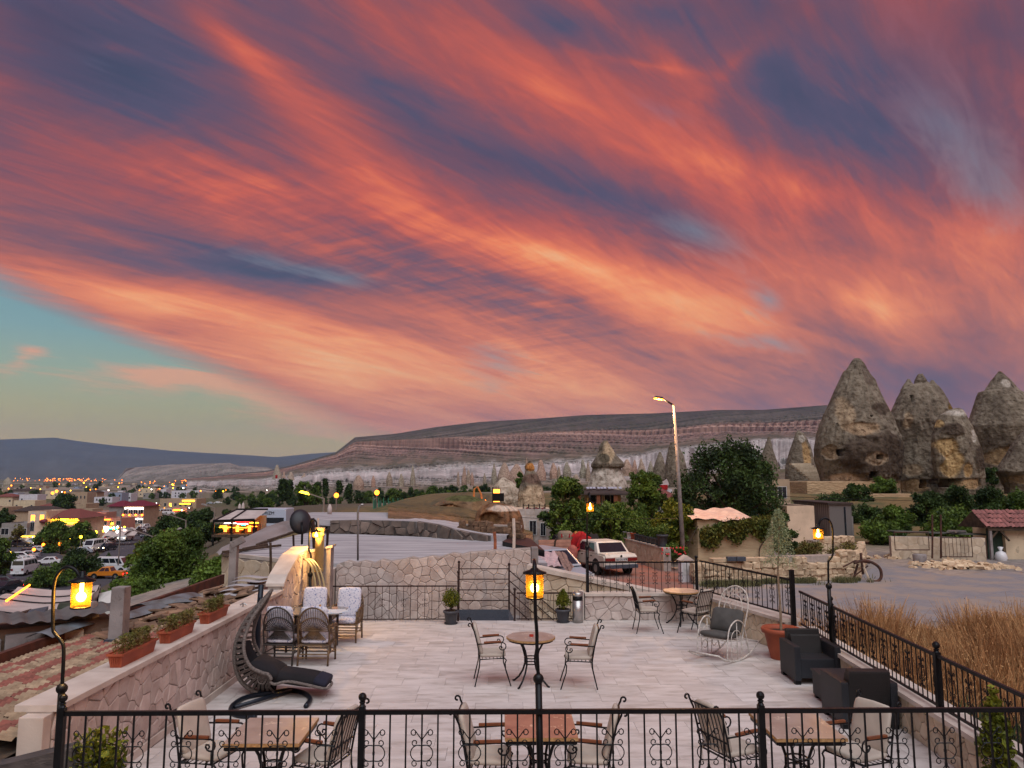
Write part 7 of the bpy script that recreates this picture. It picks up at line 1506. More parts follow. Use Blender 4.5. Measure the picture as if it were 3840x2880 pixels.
b = MB(); b.bar(gd(3340, 1992, DG+.6), gd(3700, 2004, DG+.6), .9, .06); props(b.build('green_roof_sheet', mat('dark_green_sheet', (54, 66, 56), (92, 92, 86), scale=2, rough=.8)), 'long dark green roof sheet lying on the cream block wall', 'roof sheet')
for i, (px, lab) in enumerate(((3555, 'left'), (3585, 'right'))): p = gd(px, 1993, DG); b = MB(); b.tube([p, gd(px+44-10*i, 1994, DG+.5)], .08, 10); props(b.build('grey_pipe', M_STL), lab+' grey plastic pipe lying on the green roof sheet', 'pipe')
s0 = gz(3722, 2100, ZG); sh = thing('garden_shed', 'small shed with red tiled lean-to roof and cream wall at the right edge', 'shed', (s0.x, s0.y, ZG)); zr = gd(3690, 1984, s0.y).z-ZG; wS = 3.4
b = MB(); b.span((.95, .3, 0), (wS, 3, zr)); b.build('shed_wall', M_PLAST['cream'], sh); b = MB(); b.span((.12, .5, 0), (.93, .55, zr)); b.build('green_curtain', mat('dark_green_tarp', (40, 58, 46), var=.2, rough=.9), sh)
b = MB(); b.box((-.02, 0, zr/2), (.13, .13, zr)); b.build('post', M_CONC, sh); b = MB(); b.bar((-.15, 0, zr), (wS, 0, zr), .14, .16); b.bar((0, 0, zr-.5), (.4, 0, zr-.05), .08); b.bar((.95, 0, zr-.6), (.5, 0, zr-.05), .08); b.build('roof_beam', M_BARK, sh)
tm = MB(); tm.grid(lambda u, v: (u*.22, v*.32, .05*math.sin(PI*u)-.02*v*0), 7, 3); tm.v = [Vector((p[0], p[1], p[2])) for p in tm.v]; tme = tm.mesh('roof_tile', mat('faded_red_pantile', (150, 96, 90), (116, 78, 76), scale=4, rough=.9, rnd=.25), True)
for r_ in range(4):
    for c_ in range(16): o = link('roof_tile', tme, sh, (-.25+c_*.225, -.12+r_*.3, zr+.1+r_*.21+(.03 if (c_*7+r_*3) % 5 == 0 else 0))); o.rotation_euler = (R(36), 0, 0)
b = MB(); b.add([(-.25, -.1, zr+.06), (wS, -.1, zr+.06), (wS, 1.05, zr+.85), (-.25, 1.05, zr+.85), (wS, 2.4, zr), (-.25, 2.4, zr)], [(0, 1, 2, 3), (3, 2, 4, 5), (0, 3, 5)]); b.build('roof_boards', M_BARK, sh)
for k in range(2): b = MB(); b.box((1.12+k*.55, .28, 1.55-.0*k), (.16+.14*k, .04, .14)); b.build('small_window', M_DARKGL, sh, bevel=.02)
b = MB(); b.lathe([(.25, 0), (.3, .15), (.22, .4), (.05, .5), (.14, .68), (.001, .7)], 12, cap=False); props(b.build('white_sack', M_WHITEP, None, True, loc=gz(3755, 2102, ZG)), 'tied white sack standing under the shed roof', 'sack')
def rubble(label, c0, c1, n, s, m, seed, name='rubble_heap', hgt=.25):
    rg = random.Random(seed); b = MB()
    for i in range(n):
        u = rg.random(); p = c0.lerp(c1, u)+Vector((rg.gauss(0, .4), rg.gauss(0, .5), 0)); k = max(0, 1-abs(u-.5)*1.6); b.box((p.x, p.y, ZG+rg.random()*hgt*k), (s*(.4+rg.random()), s*(.4+rg.random()), s*(.3+.5*rg.random())), rz=rg.random()*3, rx=rg.random(), taper=.7)
    return props(b.build(name, m), label, 'rubble', kind='stuff')
rubble('heap of pale rubble in front of the cream block wall', gz(3480, 2125, ZG), gz(3740, 2128, ZG), 260, .28, M_BOULD, 5)
rubble('scattered stones at the left foot of the gate', gz(3230, 2096, ZG), gz(3420, 2088, ZG), 60, .2, M_BOULD, 6, 'scattered_stones', .1)
b = MB(); b.lathe([(.3, 0), (.33, .35), (.3, .4), (.001, .4)], 14, cap=False); props(b.build('stone_drum', M_CONC, None, True, loc=gz(3450, 2108, ZG)), 'round stone drum left of the gate posts', 'stone')
# ---------------------------------------------------------------- houses on the right
hs = house('white flat roofed stone house behind the right hooked lamp', 2955, 3057, 1912, 1995, D=48, depth=13, m='stone', parapet=.25)
t = thing('block_building', 'unplastered grey block building right of the white flat roofed house', 'building', tuple(gd(3116, 2030, 49)), R(0)); b = MB(); hB = gd(3118, 1892, 49).z-gd(3118, 2030, 49).z; b.span((0, 0, -1), (1.45, 6, hB)); b.span((1.451, .8, -1), (1.9, 6, hB-.8)); b.build('walls', brickmat('grey_block_masonry', (150, 142, 138), (136, 130, 128), (104, 98, 96), 1.6, .8), t)
b = MB(); b.span((.95, -.03, .4), (1.05, .02, hB-.15)); b.build('dark_slot', M_DARKGL, t); b = MB(); b.span((1.5, .77, 1.), (1.8, .82, hB-1.)); b.build('window', M_DARKGL, t); b = MB(); b.span((-.1, -.1, hB), (1.55, 6, hB+.12)); b.build('flat_roof', M_ROOFD, t)
b = MB()
for a_, c_, z0, z1 in ((0, 0, 0, 0),): pass
house('stone block house below the small rock cones', 2860, 2965, 1805, 1900, D=70, depth=6, m='tan', wins=[(.3, .35, .8, 1.), (.72, .35, .8, 1.)], parapet=.2)
st2 = thing('stone_steps', 'pale stone steps rising to the cave door of the small cone', 'steps', tuple(gd(2990, 1812, 95)))
for k in range(9): b = MB(); b.box((1.2-k*.18+2, .4*k, .2+k*.28), (2.6, .8, .28)); b.build('step', M_STONE_Y, st2)
lp = thing('cave_wall', 'cut rock wall with openings under the tall rock cone', 'wall', (0, 0, 0))
b = MB(); 
for (xl, xr, yt, yb, D_) in ((3030, 3290, 1805, 1900, 84), (3270, 3420, 1852, 1990, 78), (3180, 3290, 1850, 1960, 82)):
    a_ = gd(xl, yb, D_); c_ = gd(xr, yt, D_); b.span((a_.x, D_, a_.z-2), (c_.x, D_+6, c_.z))
lp_o = b.build('rock_face', mat('cut_tuff', (186, 158, 124), (160, 132, 102), scale=.5, rough=.95, bump=.8, bscale=2, stretch=(1, 1, 3)), lp, bevel=.15)
pgl = house('wooden pergola house with grey panelled roof below the capped rock', 2195, 2330, 1850, 1935, D=62, depth=6, m='tan', wins=[(.3, .3, 1., 1.2), (.7, .3, 1., 1.2)], parapet=0, roof='dark', roofh=.5, ov=.9)
wcol = MB(); 
for x_ in (-.6, 1.0, 2.4): b = MB(); b.span((x_-.15, -.8, -.2), (x_+.15, -.5, 1.75)); b.build('wooden_column', M_WOOD, pgl)
b = MB()
for k in range(10): b.box((.3+k*.3, .6+.3*(k % 3), 2.28), (.22, .5, .02), rx=.25)
b.build('roof_panels', mat('pale_roof_panels', (170, 172, 186), var=.1, rough=.4), pgl)
sh2 = house('cream stone house with tall window and roof terrace below the banded rock tower', 1936, 2110, 1915, 2085, D=44, depth=5, m='stone', wins=[(.36, .47, .4, .78), (.58, .45, .3, .7)], parapet=0)
for r_ in range(7):
    for c_ in range(5): b = MB(); b.span((.05+c_*.5+(.25 if r_ % 2 else 0), -.012, .05+r_*.38), (.05+c_*.5+.48+(.25 if r_ % 2 else 0), .01, .05+r_*.38+.36)); o = b.build('stone_block', M_STONE, sh2)
tr3 = thing('terrace_railing', 'dark rope railing with red cloth on the roof of the cream stone house', 'railing', tuple(gd(1962, 1918, 44.3))); 
for k in range(5): b = MB(); b.box((k*.32, 0, .2), (.06, .06, .46)); b.build('post', M_IRON, tr3)
for z_ in (.2, .36): b = MB(); b.tube([(0, 0, z_), (1.3, 0, z_)], .015, 4); b.build('rope', M_IRON, tr3)
b = MB(); b.grid(lambda u, v: (.15+u*1.1, .1, .0+v*.2+.04*math.sin(u*14)), 20, 4); b.build('red_cover', M_REDC, tr3)
house('low cream wall building right of the leafy tree with a small window', 2215, 2330, 2010, 2075, D=41, depth=3, m='cream', wins=[(.2, .35, .55, .7)], parapet=0)
house('house with maroon tiled roof behind the vine, left of the street lamp', 2450, 2540, 1868, 1935, D=66, depth=6, m='white', roof='tile', roofh=.8, wins=[(.3, .3, .9, 1.), (.7, .3, .9, 1.)])
cn2 = thing('white_canopy', 'white fabric canopy with red furniture left of the street lamp', 'canopy', (0, 0, 0)); q = [gd(2446, 1822, 80), gd(2510, 1816, 80), gd(2500, 1795, 84), gd(2446, 1788, 84)]; b = MB(); b.grid(lambda u, v: (q[0].lerp(q[1], u)).lerp(q[3].lerp(q[2], u), v)-Vector((0, 0, .5*math.sin(PI*u))), 10, 6); b.build('fabric', M_CANV, cn2, True)
b = MB(); b.span((gd(2446, 1832, 80).x, 80, gd(2446, 1850, 80).z-3), (gd(2520, 1832, 80).x, 84, gd(2446, 1834, 80).z)); b.build('deck', M_PLAST['white'], cn2); b = MB(); b.box(tuple(gd(2461, 1826, 80)), (.6, .5, .8)); b.box(tuple(gd(2486, 1827, 80)), (.9, .5, .5)); b.build('red_chairs', M_REDC, cn2)
car('parked_car', 'blue hatchback half hidden below the rock cones', 'car', tuple(gd(3212, 1926, 92)), R(200), 'hatch', 'blue')
car('parked_van', 'white van parked below the cut rock wall', 'van', tuple(gd(3292, 1956, 90)), R(-110), 'van', 'white')
# ---------------------------------------------------------------- trees of the middle distance
T = tree_px
T('tall feathery green tree above the tractor', 2030, 2215, 1790, 2075, 42, n=9000, leaf=.12, seed=3, nb=15, bs=.85, spray=26, trunk=.12, m=M_LEAF)
T('dense green tree right of the lamp behind the sedan', 2195, 2400, 1900, 2085, 41, n=8000, leaf=.12, seed=4, nb=13, spray=14, trunk=.2, m=M_LEAF)
T('bushy green tree between the pergola roof and the street lamp', 2330, 2520, 1765, 2060, 46, n=8500, leaf=.13, seed=5, nb=14, bs=.85, spray=22, trunk=.15, m=M_LEAF)
T('yellow green tree at the foot of the street lamp', 2440, 2640, 1890, 2090, 37.5, n=7000, leaf=.11, seed=6, nb=13, spray=20, bs=.85, trunk=.2, m=M_LEAF_Y)
T('large dark crowned tree with loose upright sprays behind the tarpaulin hut', 2540, 2960, 1672, 2010, 50, n=13500, leaf=.15, seed=7, nb=28, bs=.78, spray=46, trunk=.14, m=M_LEAF_D)
T('dark bush right of the tarpaulin hut', 2880, 3000, 1925, 2085, 40, n=6500, leaf=.1, seed=8, nb=9, trunk=.05, bushy=True, m=M_LEAF_D, name='bush')
T('dark green bushes at the foot of the cones, left', 3140, 3285, 1815, 1925, 74, n=4500, leaf=.18, seed=9, nb=8, trunk=.05, bushy=True, m=M_LEAF_D, name='bush')
T('ivy mass hanging between the two big cones', 3255, 3372, 1788, 1862, 80, n=3500, leaf=.18, seed=10, nb=8, trunk=.02, bushy=True, m=M_LEAF, name='bush')
for i, (xl, xr, yt, yb, D_, m_, lab) in enumerate(((3290, 3430, 1905, 2015, 55, M_LEAF, 'round green bush left of the dark thicket by the gate'), (3400, 3560, 1845, 2010, 58, M_LEAF_D, 'leftmost tree of the dark thicket below the cones'), (3520, 3680, 1828, 2000, 60, M_LEAF_D, 'second tree of the dark thicket below the cones'), (3640, 3800, 1832, 1990, 62, M_LEAF_D, 'third tree of the dark thicket behind the shed roof'), (3760, 3920, 1845, 1990, 58, M_LEAF, 'rightmost tree of the dark thicket at the right edge'), (3470, 3720, 1925, 2020, 50, M_LEAF, 'low green shrubs in front of the dark thicket'))):
    T(lab, xl, xr, yt, yb, D_, n=7000, leaf=.14, seed=20+i, nb=11, trunk=.06, bushy=True, m=m_, name='thicket_tree')
T('small dark shrub between cone three and the right cone', 3685, 3755, 1755, 1820, 84, n=2500, leaf=.16, seed=31, nb=6, trunk=.05, bushy=True, m=M_LEAF_D, name='bush')
T('leafless brown brush above the plough', 3100, 3230, 2045, 2110, 34, n=1500, leaf=.07, seed=32, nb=6, trunk=.05, bushy=True, m=M_SPRIG, name='bush')
T('dry brown bush left of the heaped dry stone wall', 2970, 3110, 2040, 2110, 36, n=3500, leaf=.06, seed=33, nb=7, trunk=.05, bushy=True, m=M_SPRIG, name='bush')
for i, (xl, xr, yt, yb, D_, m_, lab) in enumerate(((2080, 2290, 1890, 2080, 47, M_LEAF_D, 'dark leafy filler tree behind the two green trees by the sedan'), (2290, 2460, 1930, 2075, 42, M_LEAF, 'green shrub behind the row of flower pots'), (2430, 2560, 1960, 2085, 40, M_LEAF_D, 'dark shrub beside the foot of the street lamp'), (2120, 2240, 1960, 2085, 44, M_LEAF_D, 'dark undergrowth behind the tractor'), (2500, 2650, 1860, 1990, 54, M_LEAF_D, 'dark lower left part of the trees behind the hut'), (2180, 2360, 1905, 2070, 52, M_LEAF_D, 'dark tree filling the gap below the pergola roof'), (3050, 3210, 1862, 1940, 66, M_LEAF_D, 'dark shrubs on the slope behind the block building'), (3190, 3330, 1905, 1995, 60, M_LEAF_D, 'dark shrubs on the slope left of the thicket'), (3225, 3390, 1965, 2030, 48, M_LEAF, 'green shrubs on the slope behind the stone wall end'))):
    T(lab, xl, xr, yt, yb, D_, n=6500, leaf=.12, seed=120+i, nb=11, trunk=.03, bushy=True, m=m_, name='broadleaf_tree')
lg0, lg1 = gz(1720, 2034, 0.3), gz(1940, 2036, 0.3)
lq = boulders('rubble_ledge', 'brown rubble ledge under the earth lobe at the right end of the upper roof', Vector((gd(1735, 2030, 30.5).x, 30.5, 0)), Vector((gd(1935, 2030, 29.5).x, 29.5, 0)), 4, .26, gd(1800, 2036, 30).z, 9, ragged=1.4)
for o in lq.children:
    if o.name.startswith('stone'): o.data.materials[0] = mat('brown_ledge_stone', (124, 96, 74), (88, 68, 54), scale=2.2, rough=.95, rnd=.3, bump=.7, bscale=14)
# vine on the hut and flowers
V, Fq = leafcloud(5200, lambda rs, n: (lambda s, e: np.stack([hb.x+.1+s*(wH*.93), np.full(n, hb.y-.12)+rs.normal(size=n)*.1, ZG+hH*(.66+.36*s**.5)-e*(.35+.55*np.abs(np.sin(s*9)))+rs.normal(size=n)*.1], 1))(rs.rand(n), rs.rand(n)**2), .085, 50)
vn = thing('vine', 'climbing vine trailing across the front of the tarpaulin hut', 'vine', (0, 0, 0)); link('vine_leaves', npmesh('vine_leaves', V, Fq, mat('vine_leaf', (66, 88, 34), (104, 96, 34), scale=2, island=.4, trans=.25)), vn)
b = MB(); b.tube(sm([Vector((hx1-.7, hb.y-.1, ZG)), Vector((hx1-.75, hb.y-.15, ZG+.8)), Vector((hx1-.3, hb.y-.1, ZG+1.6)), Vector((hx1-1.4, hb.y-.1, ZG+2))]), .03, 5); b.tube(sm([Vector((hb.x-.5, hb.y+.2, ZG)), Vector((hb.x-.45, hb.y, ZG+1)), Vector((hb.x, hb.y-.1, ZG+1.9))]), .03, 5); b.build('vine_stem', M_BARK, vn)
T('flower bush with pink blossoms at the foot of the street lamp', 2480, 2580, 2045, 2092, 35, n=2200, leaf=.06, seed=35, nb=6, trunk=.02, bushy=True, m=M_LEAF, name='flower_bush')
b = MB(); rg = random.Random(5)
for k in range(22): b.ball(tuple(gd(2482+rg.random()*90, 2050+rg.random()*30, 34.3)), .045, 5)
props(b.build('blossoms', mat('pink_blossom', (200, 84, 84), (190, 40, 48), scale=2, island=.3)), 'pink and red blossoms on the bush by the street lamp', 'flowers', kind='stuff')
# earth bank behind the concrete roofs
KB = [1400, 1462, 1560, 1640, 1700, 1760, 1850, 1930, 1990]
dk_ = lambda v: (KB, [v]*9)
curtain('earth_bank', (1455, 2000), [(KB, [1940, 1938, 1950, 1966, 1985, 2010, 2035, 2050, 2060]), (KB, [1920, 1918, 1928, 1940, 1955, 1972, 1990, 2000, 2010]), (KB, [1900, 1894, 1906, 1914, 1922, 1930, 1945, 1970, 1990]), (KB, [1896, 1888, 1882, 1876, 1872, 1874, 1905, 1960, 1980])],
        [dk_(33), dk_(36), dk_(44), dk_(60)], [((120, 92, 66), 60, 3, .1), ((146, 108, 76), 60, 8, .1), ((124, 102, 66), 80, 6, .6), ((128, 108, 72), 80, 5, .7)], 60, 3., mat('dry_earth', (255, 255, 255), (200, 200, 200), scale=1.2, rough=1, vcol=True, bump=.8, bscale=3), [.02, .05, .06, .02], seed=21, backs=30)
T('green tuft beside the banded rock tower', 1930, 1975, 1775, 1840, 60, n=1800, leaf=.14, seed=36, nb=5, trunk=.1, m=M_LEAF, name='bush')
ex = thing('lit_cave_entrance', 'orange lit cave doorway at the foot of the squat rock dome', 'doorway', tuple(gd(1862, 1880, 60))); b = MB(); b.box((0, 0, .45), (.5, .1, 1.)); b.build('glow', M_WARM, ex); b = MB(); b.tube([(-.3, -.1, -.3), (-.3, -.1, 1.1)], .05, 5); b.build('post', M_IRON, ex)
fr2 = thing('seating_corner', 'small seating corner with orange lights before the squat rock dome', 'seating corner', tuple(gd(1790, 1884, 58))); b = MB(); b.tube([(-.3, 0, 0), (-.25, 0, 1.), (.0, 0, 1.2), (.3, 0, .6), (.35, 0, 0)], .08, 6); b.build('arch', mat('orange_arch', (196, 120, 60), rough=.7), fr2); b = MB()
for k in range(5): b.ball((-.5+k*.28, -.1, .15+.05*(k % 2)), .06, 6)
b.build('lights', M_ORL, fr2); b = MB(); b.box((1.6, 0, .4), (.9, .6, .6)); b.build('table', M_IRON, fr2); b = MB(); b.box((.2, 0, -.06), (2.6, 1, .06)); b.build('deck', M_WHITEP, fr2)
# ---------------------------------------------------------------- valley town on the left
ZV = -12.0
def V_(px, py): return gz(px, py, ZV)
# roads
def flat(name, pts, z, m): return sheet(name, pts, z, m)
M_ASPH = mat('asphalt', (74, 72, 78), (62, 60, 66), scale=.3, rough=.9, detail=8)
sheet('car_park', [(-300, 2330), (-300, 2075), (40, 2050), (150, 2030), (235, 2085), (240, 2160), (150, 2240), (0, 2400)], ZV+.12, M_ASPH)
sheet('main_road', [(150, 2260), (240, 2160), (400, 2065), (500, 1980), (540, 1940), (640, 1895), (740, 1877), (770, 1877), (650, 1905), (560, 1960), (540, 2010), (500, 2100), (600, 2200), (500, 2400), (200, 2500)], ZV+.126, M_ASPH)
# buildings: label, xl, xr, ytop, ybase, wall colour, windows, roof
Hs = house
h1 = Hs('three storey cream stone hotel with arched windows and lit entrance canopy', 97, 165, 1925, 2040, z=ZV, depth=9, m='stone', wins=[(.28, .72, 1., 1.6, 1), (.78, .74, 1., 1.5, 1), (.28, .42, .9, 2.0, 1)], parapet=.5, lit=(0, 1))
b = MB(); b.span((-1., -1.4, 1.9), (4.8, .0, 2.15)); b.build('entrance_canopy', M_PLAST['tan'], h1); b = MB(); b.span((-1., -1.45, 1.75), (5.1, -1.35, 1.92)); b.build('light_strip', M_YEL, h1); b = MB(); b.span((1.4, -.05, 0), (2.9, .0, 1.8)); b.build('lit_entrance', M_WHL, h1); b = MB(); b.span((.1, -.06, 0), (1.3, .0, 1.8)); b.build('door', M_WOOD, h1)
b = MB(); b.ball((3.8, -.2, 5.2), .9, 10, .6); b.build('maroon_awning', M_ROOFM, h1)
h2 = Hs('hotel wing with low hipped brown tile roof and glowing yellow letters along its front', 166, 285, 1943, 2036, z=ZV, depth=12, m='stone', wins=[(.2, .25, 1., 1.4), (.5, .25, 1., 1.4), (.8, .25, 1., 1.4)], roof='tile', roofh=2., ov=1.)
for i, (txt, x_) in enumerate((('OTTOMAN', .27), ('HOTEL', .84))):
    o = text_mesh(txt, 1.05, M_YEL, 'sign_lettering', .05, h2); o.location = (x_*h2['_w'], -.25, h2['_h']-.25); o.rotation_euler = (R(90), 0, 0)
b = MB(); b.span((.25*h2['_w'], -.2, h2['_h']-1.3), (h2['_w'], -.1, h2['_h']-.95)); b.build('glow_strip', M_YEL, h2)
L = [('low grey house with one white framed window at the left edge behind the car park', 0, 95, 1968, 2042, 'grey', gw(1, 2, 1.8, 1.4, .5), None, 8),
 ('dark timber pergola house with shaded veranda above the hotel', 52, 205, 1916, 1955, 'tan', [], 'dark', 8),
 ('cream cubic house above the dark pergola house', 48, 128, 1880, 1925, 'cream', gw(1, 2, .8, 1., .5), None, 8),
 ('white cubic house with roof tank above the cream cube', 70, 138, 1857, 1895, 'white', gw(1, 1, .8, 1., .5), None, 8),
 ('house with long dull red hipped roof behind the hotel', 140, 245, 1899, 1930, 'white', gw(1, 4, .9, 1.2, .4), 'tile', 12),
 ('blank tan box building with slanting metal sheet roof edge', 248, 320, 1892, 1930, 'tan', [], None, 10),
 ('tan house with sloping white roof edge right of the blank tan box', 272, 345, 1912, 1935, 'tan', [], None, 8),
 ('pinkish terrace restaurant outlined with orange bulbs', 300, 395, 1925, 1980, 'pink', gw(1, 4, .9, 1.3, .3), None, 12),
 ('orange pink shop front building with awnings at street level', 380, 452, 1948, 2000, 'pink', gw(2, 3, 1.1, 1.1, .2), None, 8),
 ('tall windowless grey building with maroon roof edge', 405, 455, 1898, 1975, 'grey', [], 'maroon', 10),
 ('lit two storey restaurant with white light strip and orange lamps', 456, 535, 1898, 1985, 'tan', gw(2, 4, 1.6, 1.8, .25), 'maroon', 10),
 ('pale long house with row of windows behind the maroon roofs', 352, 420, 1866, 1885, 'white', gw(1, 5, .9, 1.2, .4), None, 9),
 ('white two storey house with dark doorway near the town centre', 405, 455, 1850, 1882, 'blueg', gw(2, 2, 1., 1.3, .2), None, 9),
 ('house with roof terrace lit by one orange lamp', 455, 490, 1852, 1878, 'white', gw(1, 2, 1., 1.2, .3), None, 9),
 ('tan stone building with tall windows behind the big dark tree', 265, 325, 1848, 1885, 'tan', gw(1, 4, .8, 1.8, .4), None, 10),
 ('brown shed roofed building left of the town centre', 325, 362, 1846, 1878, 'tan', gw(1, 2, 1., 1.2, .3), 'dark', 9),
 ('black framed hall with white stripe on the upper left slope', 35, 127, 1840, 1862, 'grey', [], 'dark', 10),
 ('dull red tiled house at the left frame edge', -20, 45, 1862, 1895, 'cream', gw(1, 2, 1., 1., .4), 'tile', 10),
 ('pale cream house on the rise behind the town centre', 518, 580, 1832, 1862, 'cream', gw(2, 3, .9, 1.1, .2), None, 10),
 ('white cube house beside the pale cream house', 582, 622, 1836, 1860, 'white', gw(1, 2, 1.1, 1.1, .4), None, 9),
 ('wide white building with two storeys right of the cube houses', 642, 745, 1842, 1868, 'white', gw(2, 7, .9, 1.1, .2), None, 10),
 ('long stone shop building with tent roof and yellow sign', 598, 735, 1873, 1908, 'tan', gw(1, 6, 1.2, 1.4, .3), None, 12),
 ('low retaining wall building with garages by the white vans', 588, 700, 1905, 1930, 'tan', gw(1, 2, 2.2, 1.6, .1), None, 6),
 ('glass fronted shop with bright red lit display beside the street', 536, 562, 1925, 1975, 'cream', gw(1, 2, 1.3, 2., .2), None, 8),
 ('small tan house low at the left frame edge', -60, 20, 1905, 1955, 'tan', gw(1, 2, 1., 1.1, .4), None, 9),
 ('beige house with orange lamp on its wall behind the long roofs', 168, 215, 1842, 1870, 'cream', gw(1, 3, .8, 1., .4), None, 9)]
HB = {}
for i, (lab, xl, xr, yt, yb, m_, wn, rf_, dp) in enumerate(L):
    HB[i] = Hs(lab, xl, xr, yt, yb, z=ZV, depth=dp, m=m_, wins=wn, roof=rf_, name='town_house', cat='building', lit=(1,) if i in (7, 10, 21) else (), roofh=1.6, ov=.6)
def strip(parent, x0, x1, z_, m_, y=-.25, t=.18): b = MB(); b.span((x0, y-.1, z_), (x1, y, z_+t)); b.build('light_strip', m_, parent)
w_ = HB[10]['_w']; h_ = HB[10]['_h']; strip(HB[10], .12*w_, .98*w_, h_*.86, M_WHL, t=.55); strip(HB[10], .2*w_, .98*w_, h_*.42, M_WHL, t=.35)
for k in range(4): b = MB(); b.ball((w_*(.05+.3*k), -.35, h_*.62), .28, 8); b.build('wall_lamp', M_ORL, HB[10])
w_ = HB[7]['_w']; h_ = HB[7]['_h']
for k in range(22): b = MB(); b.ball((w_*(.02+k*.045), -.3, h_*(.98 if k < 15 else .98-.06*(k-15))), .13, 6); b.build('bulb', M_ORL, HB[7])
w_ = HB[8]['_w']; h_ = HB[8]['_h']; strip(HB[8], .1*w_, .45*w_, h_*.95, M_ORL, t=.3)
strip(HB[8], .05*w_, .3*w_, h_*.3, M_WHL, t=.5); strip(HB[8], .4*w_, .85*w_, h_*.3, M_GRNL, t=.5); strip(HB[8], .5*w_, .6*w_, h_*.62, M_YEL, t=.6)
strip(h2, .46*h2['_w'], .66*h2['_w'], h2['_h']-.7, M_YEL, t=.7)
rg = random.Random(31)
for k in range(34):
    px = rg.uniform(385, 470) if k < 20 else rg.uniform(540, 720); py = rg.uniform(1972, 1998) if k < 20 else rg.uniform(1880, 1915); p = gz(px, py, ZV+rg.uniform(1.5, 4)); b = MB(); b.ball((0, 0, 0), rg.uniform(.16, .3), 6); props(b.build('shop_lamp', rg.choice([M_WHL, M_YEL, M_ORL, M_WHL]), None, loc=p), 'small glowing shop lamp along the busy valley street', 'lamp', 'shop lamps of the valley street')
w_ = HB[21]['_w']; h_ = HB[21]['_h']; strip(HB[21], .55*w_, .85*w_, h_*.5, M_YEL, t=.3); strip(HB[21], .62*w_, .95*w_, h_*.8, M_YEL, t=.5); strip(HB[22], .55*HB[22]['_w'], .98*HB[22]['_w'], HB[22]['_h']*.6, M_ORL, t=.5)
w_ = HB[23]['_w']; strip(HB[23], 0, w_, HB[23]['_h']*.5, M_WHL, t=.3)
# far houses
rg = random.Random(77); tones = ['white', 'cream', 'tan', 'grey', 'blueg']; words = {'white': 'white', 'cream': 'cream', 'tan': 'tan', 'grey': 'grey', 'blueg': 'bluish'}
for i in range(105):
    px = rg.choice([rg.uniform(-40, 480), rg.uniform(380, 860), rg.uniform(600, 1000)]); yb = 1815+57*rg.random()**1.4 if px < 560 else rg.uniform(1822, 1862); w_ = rg.uniform(12, 28)*(yb-1793)/45; h_ = rg.uniform(6, 11)*(yb-1793)/45; m_ = rg.choice(tones)
    Hs('small %s flat roofed house in the far rows of the town' % words[m_], px, px+w_, yb-h_, yb, z=ZV, depth=8, m=m_, wins=gw(1, 2, 1.1, 1.2, .4) if w_ > 18 else [], name='far_house', cat='house', group='small houses in the far rows of the town', parapet=.4)
# restaurant with black frame roof and lights
rs_ = thing('street_restaurant', 'open restaurant with black framed roof glowing red and yellow left of the tarpaulin', 'restaurant', tuple(gd(800, 2000, 62))); D_ = 62; wR = gd(952, 2000, D_).x-gd(800, 2000, D_).x; z1 = gd(800, 1954, D_).z-gd(800, 2000, D_).z; z0 = 0
b = MB(); b.add([(0, 0, z1), (wR, 0, z1+.1), (wR, 3.4, z1+.35+.4), (.6, 3.4, z1+.4+.35)], [(0, 1, 2, 3)]); b.build('roof_panel', M_CANV, rs_)
b = MB(); b.bar((0, 0, z1), (wR, 0, z1+.1), .15, .2); b.bar((0, 0, z1), (.6, 3.4, z1+.75), .14); b.bar((.6, 3.4, z1+.8), (wR, 3.4, z1+.8), .15); b.bar((wR*.4, 0, z1+.05), (wR*.45, 3.4, z1+.78), .12)
for x_ in (0, wR*.45, wR): b.bar((x_, 0, -1), (x_, 0, z1+.1), .13)
b.build('roof_frame', M_IRON, rs_); b = MB(); b.span((0, 3, -.6), (wR, 3.2, z1+.3)); b.build('back_wall', M_PLAST['tan'], rs_); b = MB(); b.span((-.1, -.1, -.3), (wR+.3, 3.2, -.1)); b.build('floor_deck', M_BARK, rs_)
rg = random.Random(6)
for (x0, x1, z_, mm, t_) in ((.12, .42, .72, M_WHL, .08), (.4, .75, .78, M_REDL, .16), (.45, .72, .66, M_WHL, .06), (.76, .98, .75, M_YEL, .12), (.0, .3, .38, M_YEL, .08), (.35, .7, .36, M_YEL, .07), (.7, .95, .45, M_ORL, .1), (.55, .66, .56, M_GRNL, .08), (.1, .22, .25, M_ORL, .16), (.02, .12, .5, M_ORL, .1), (.42, .6, .2, M_ORL, .1)): b = MB(); b.span((x0*wR, 1.2, z_*z1), (x1*wR, 1.28, z_*z1+t_*.55)); b.build('neon_strip', mm, rs_)
for k in range(12): b = MB(); b.box((.3+k*.26*wR/3.4, 1.9, .25), (.2, .3, .5+.2*(k % 2))); b.build('shelf_goods', M_WARM if k % 4 == 0 else (M_WOOD if k % 2 else M_IRON), rs_)
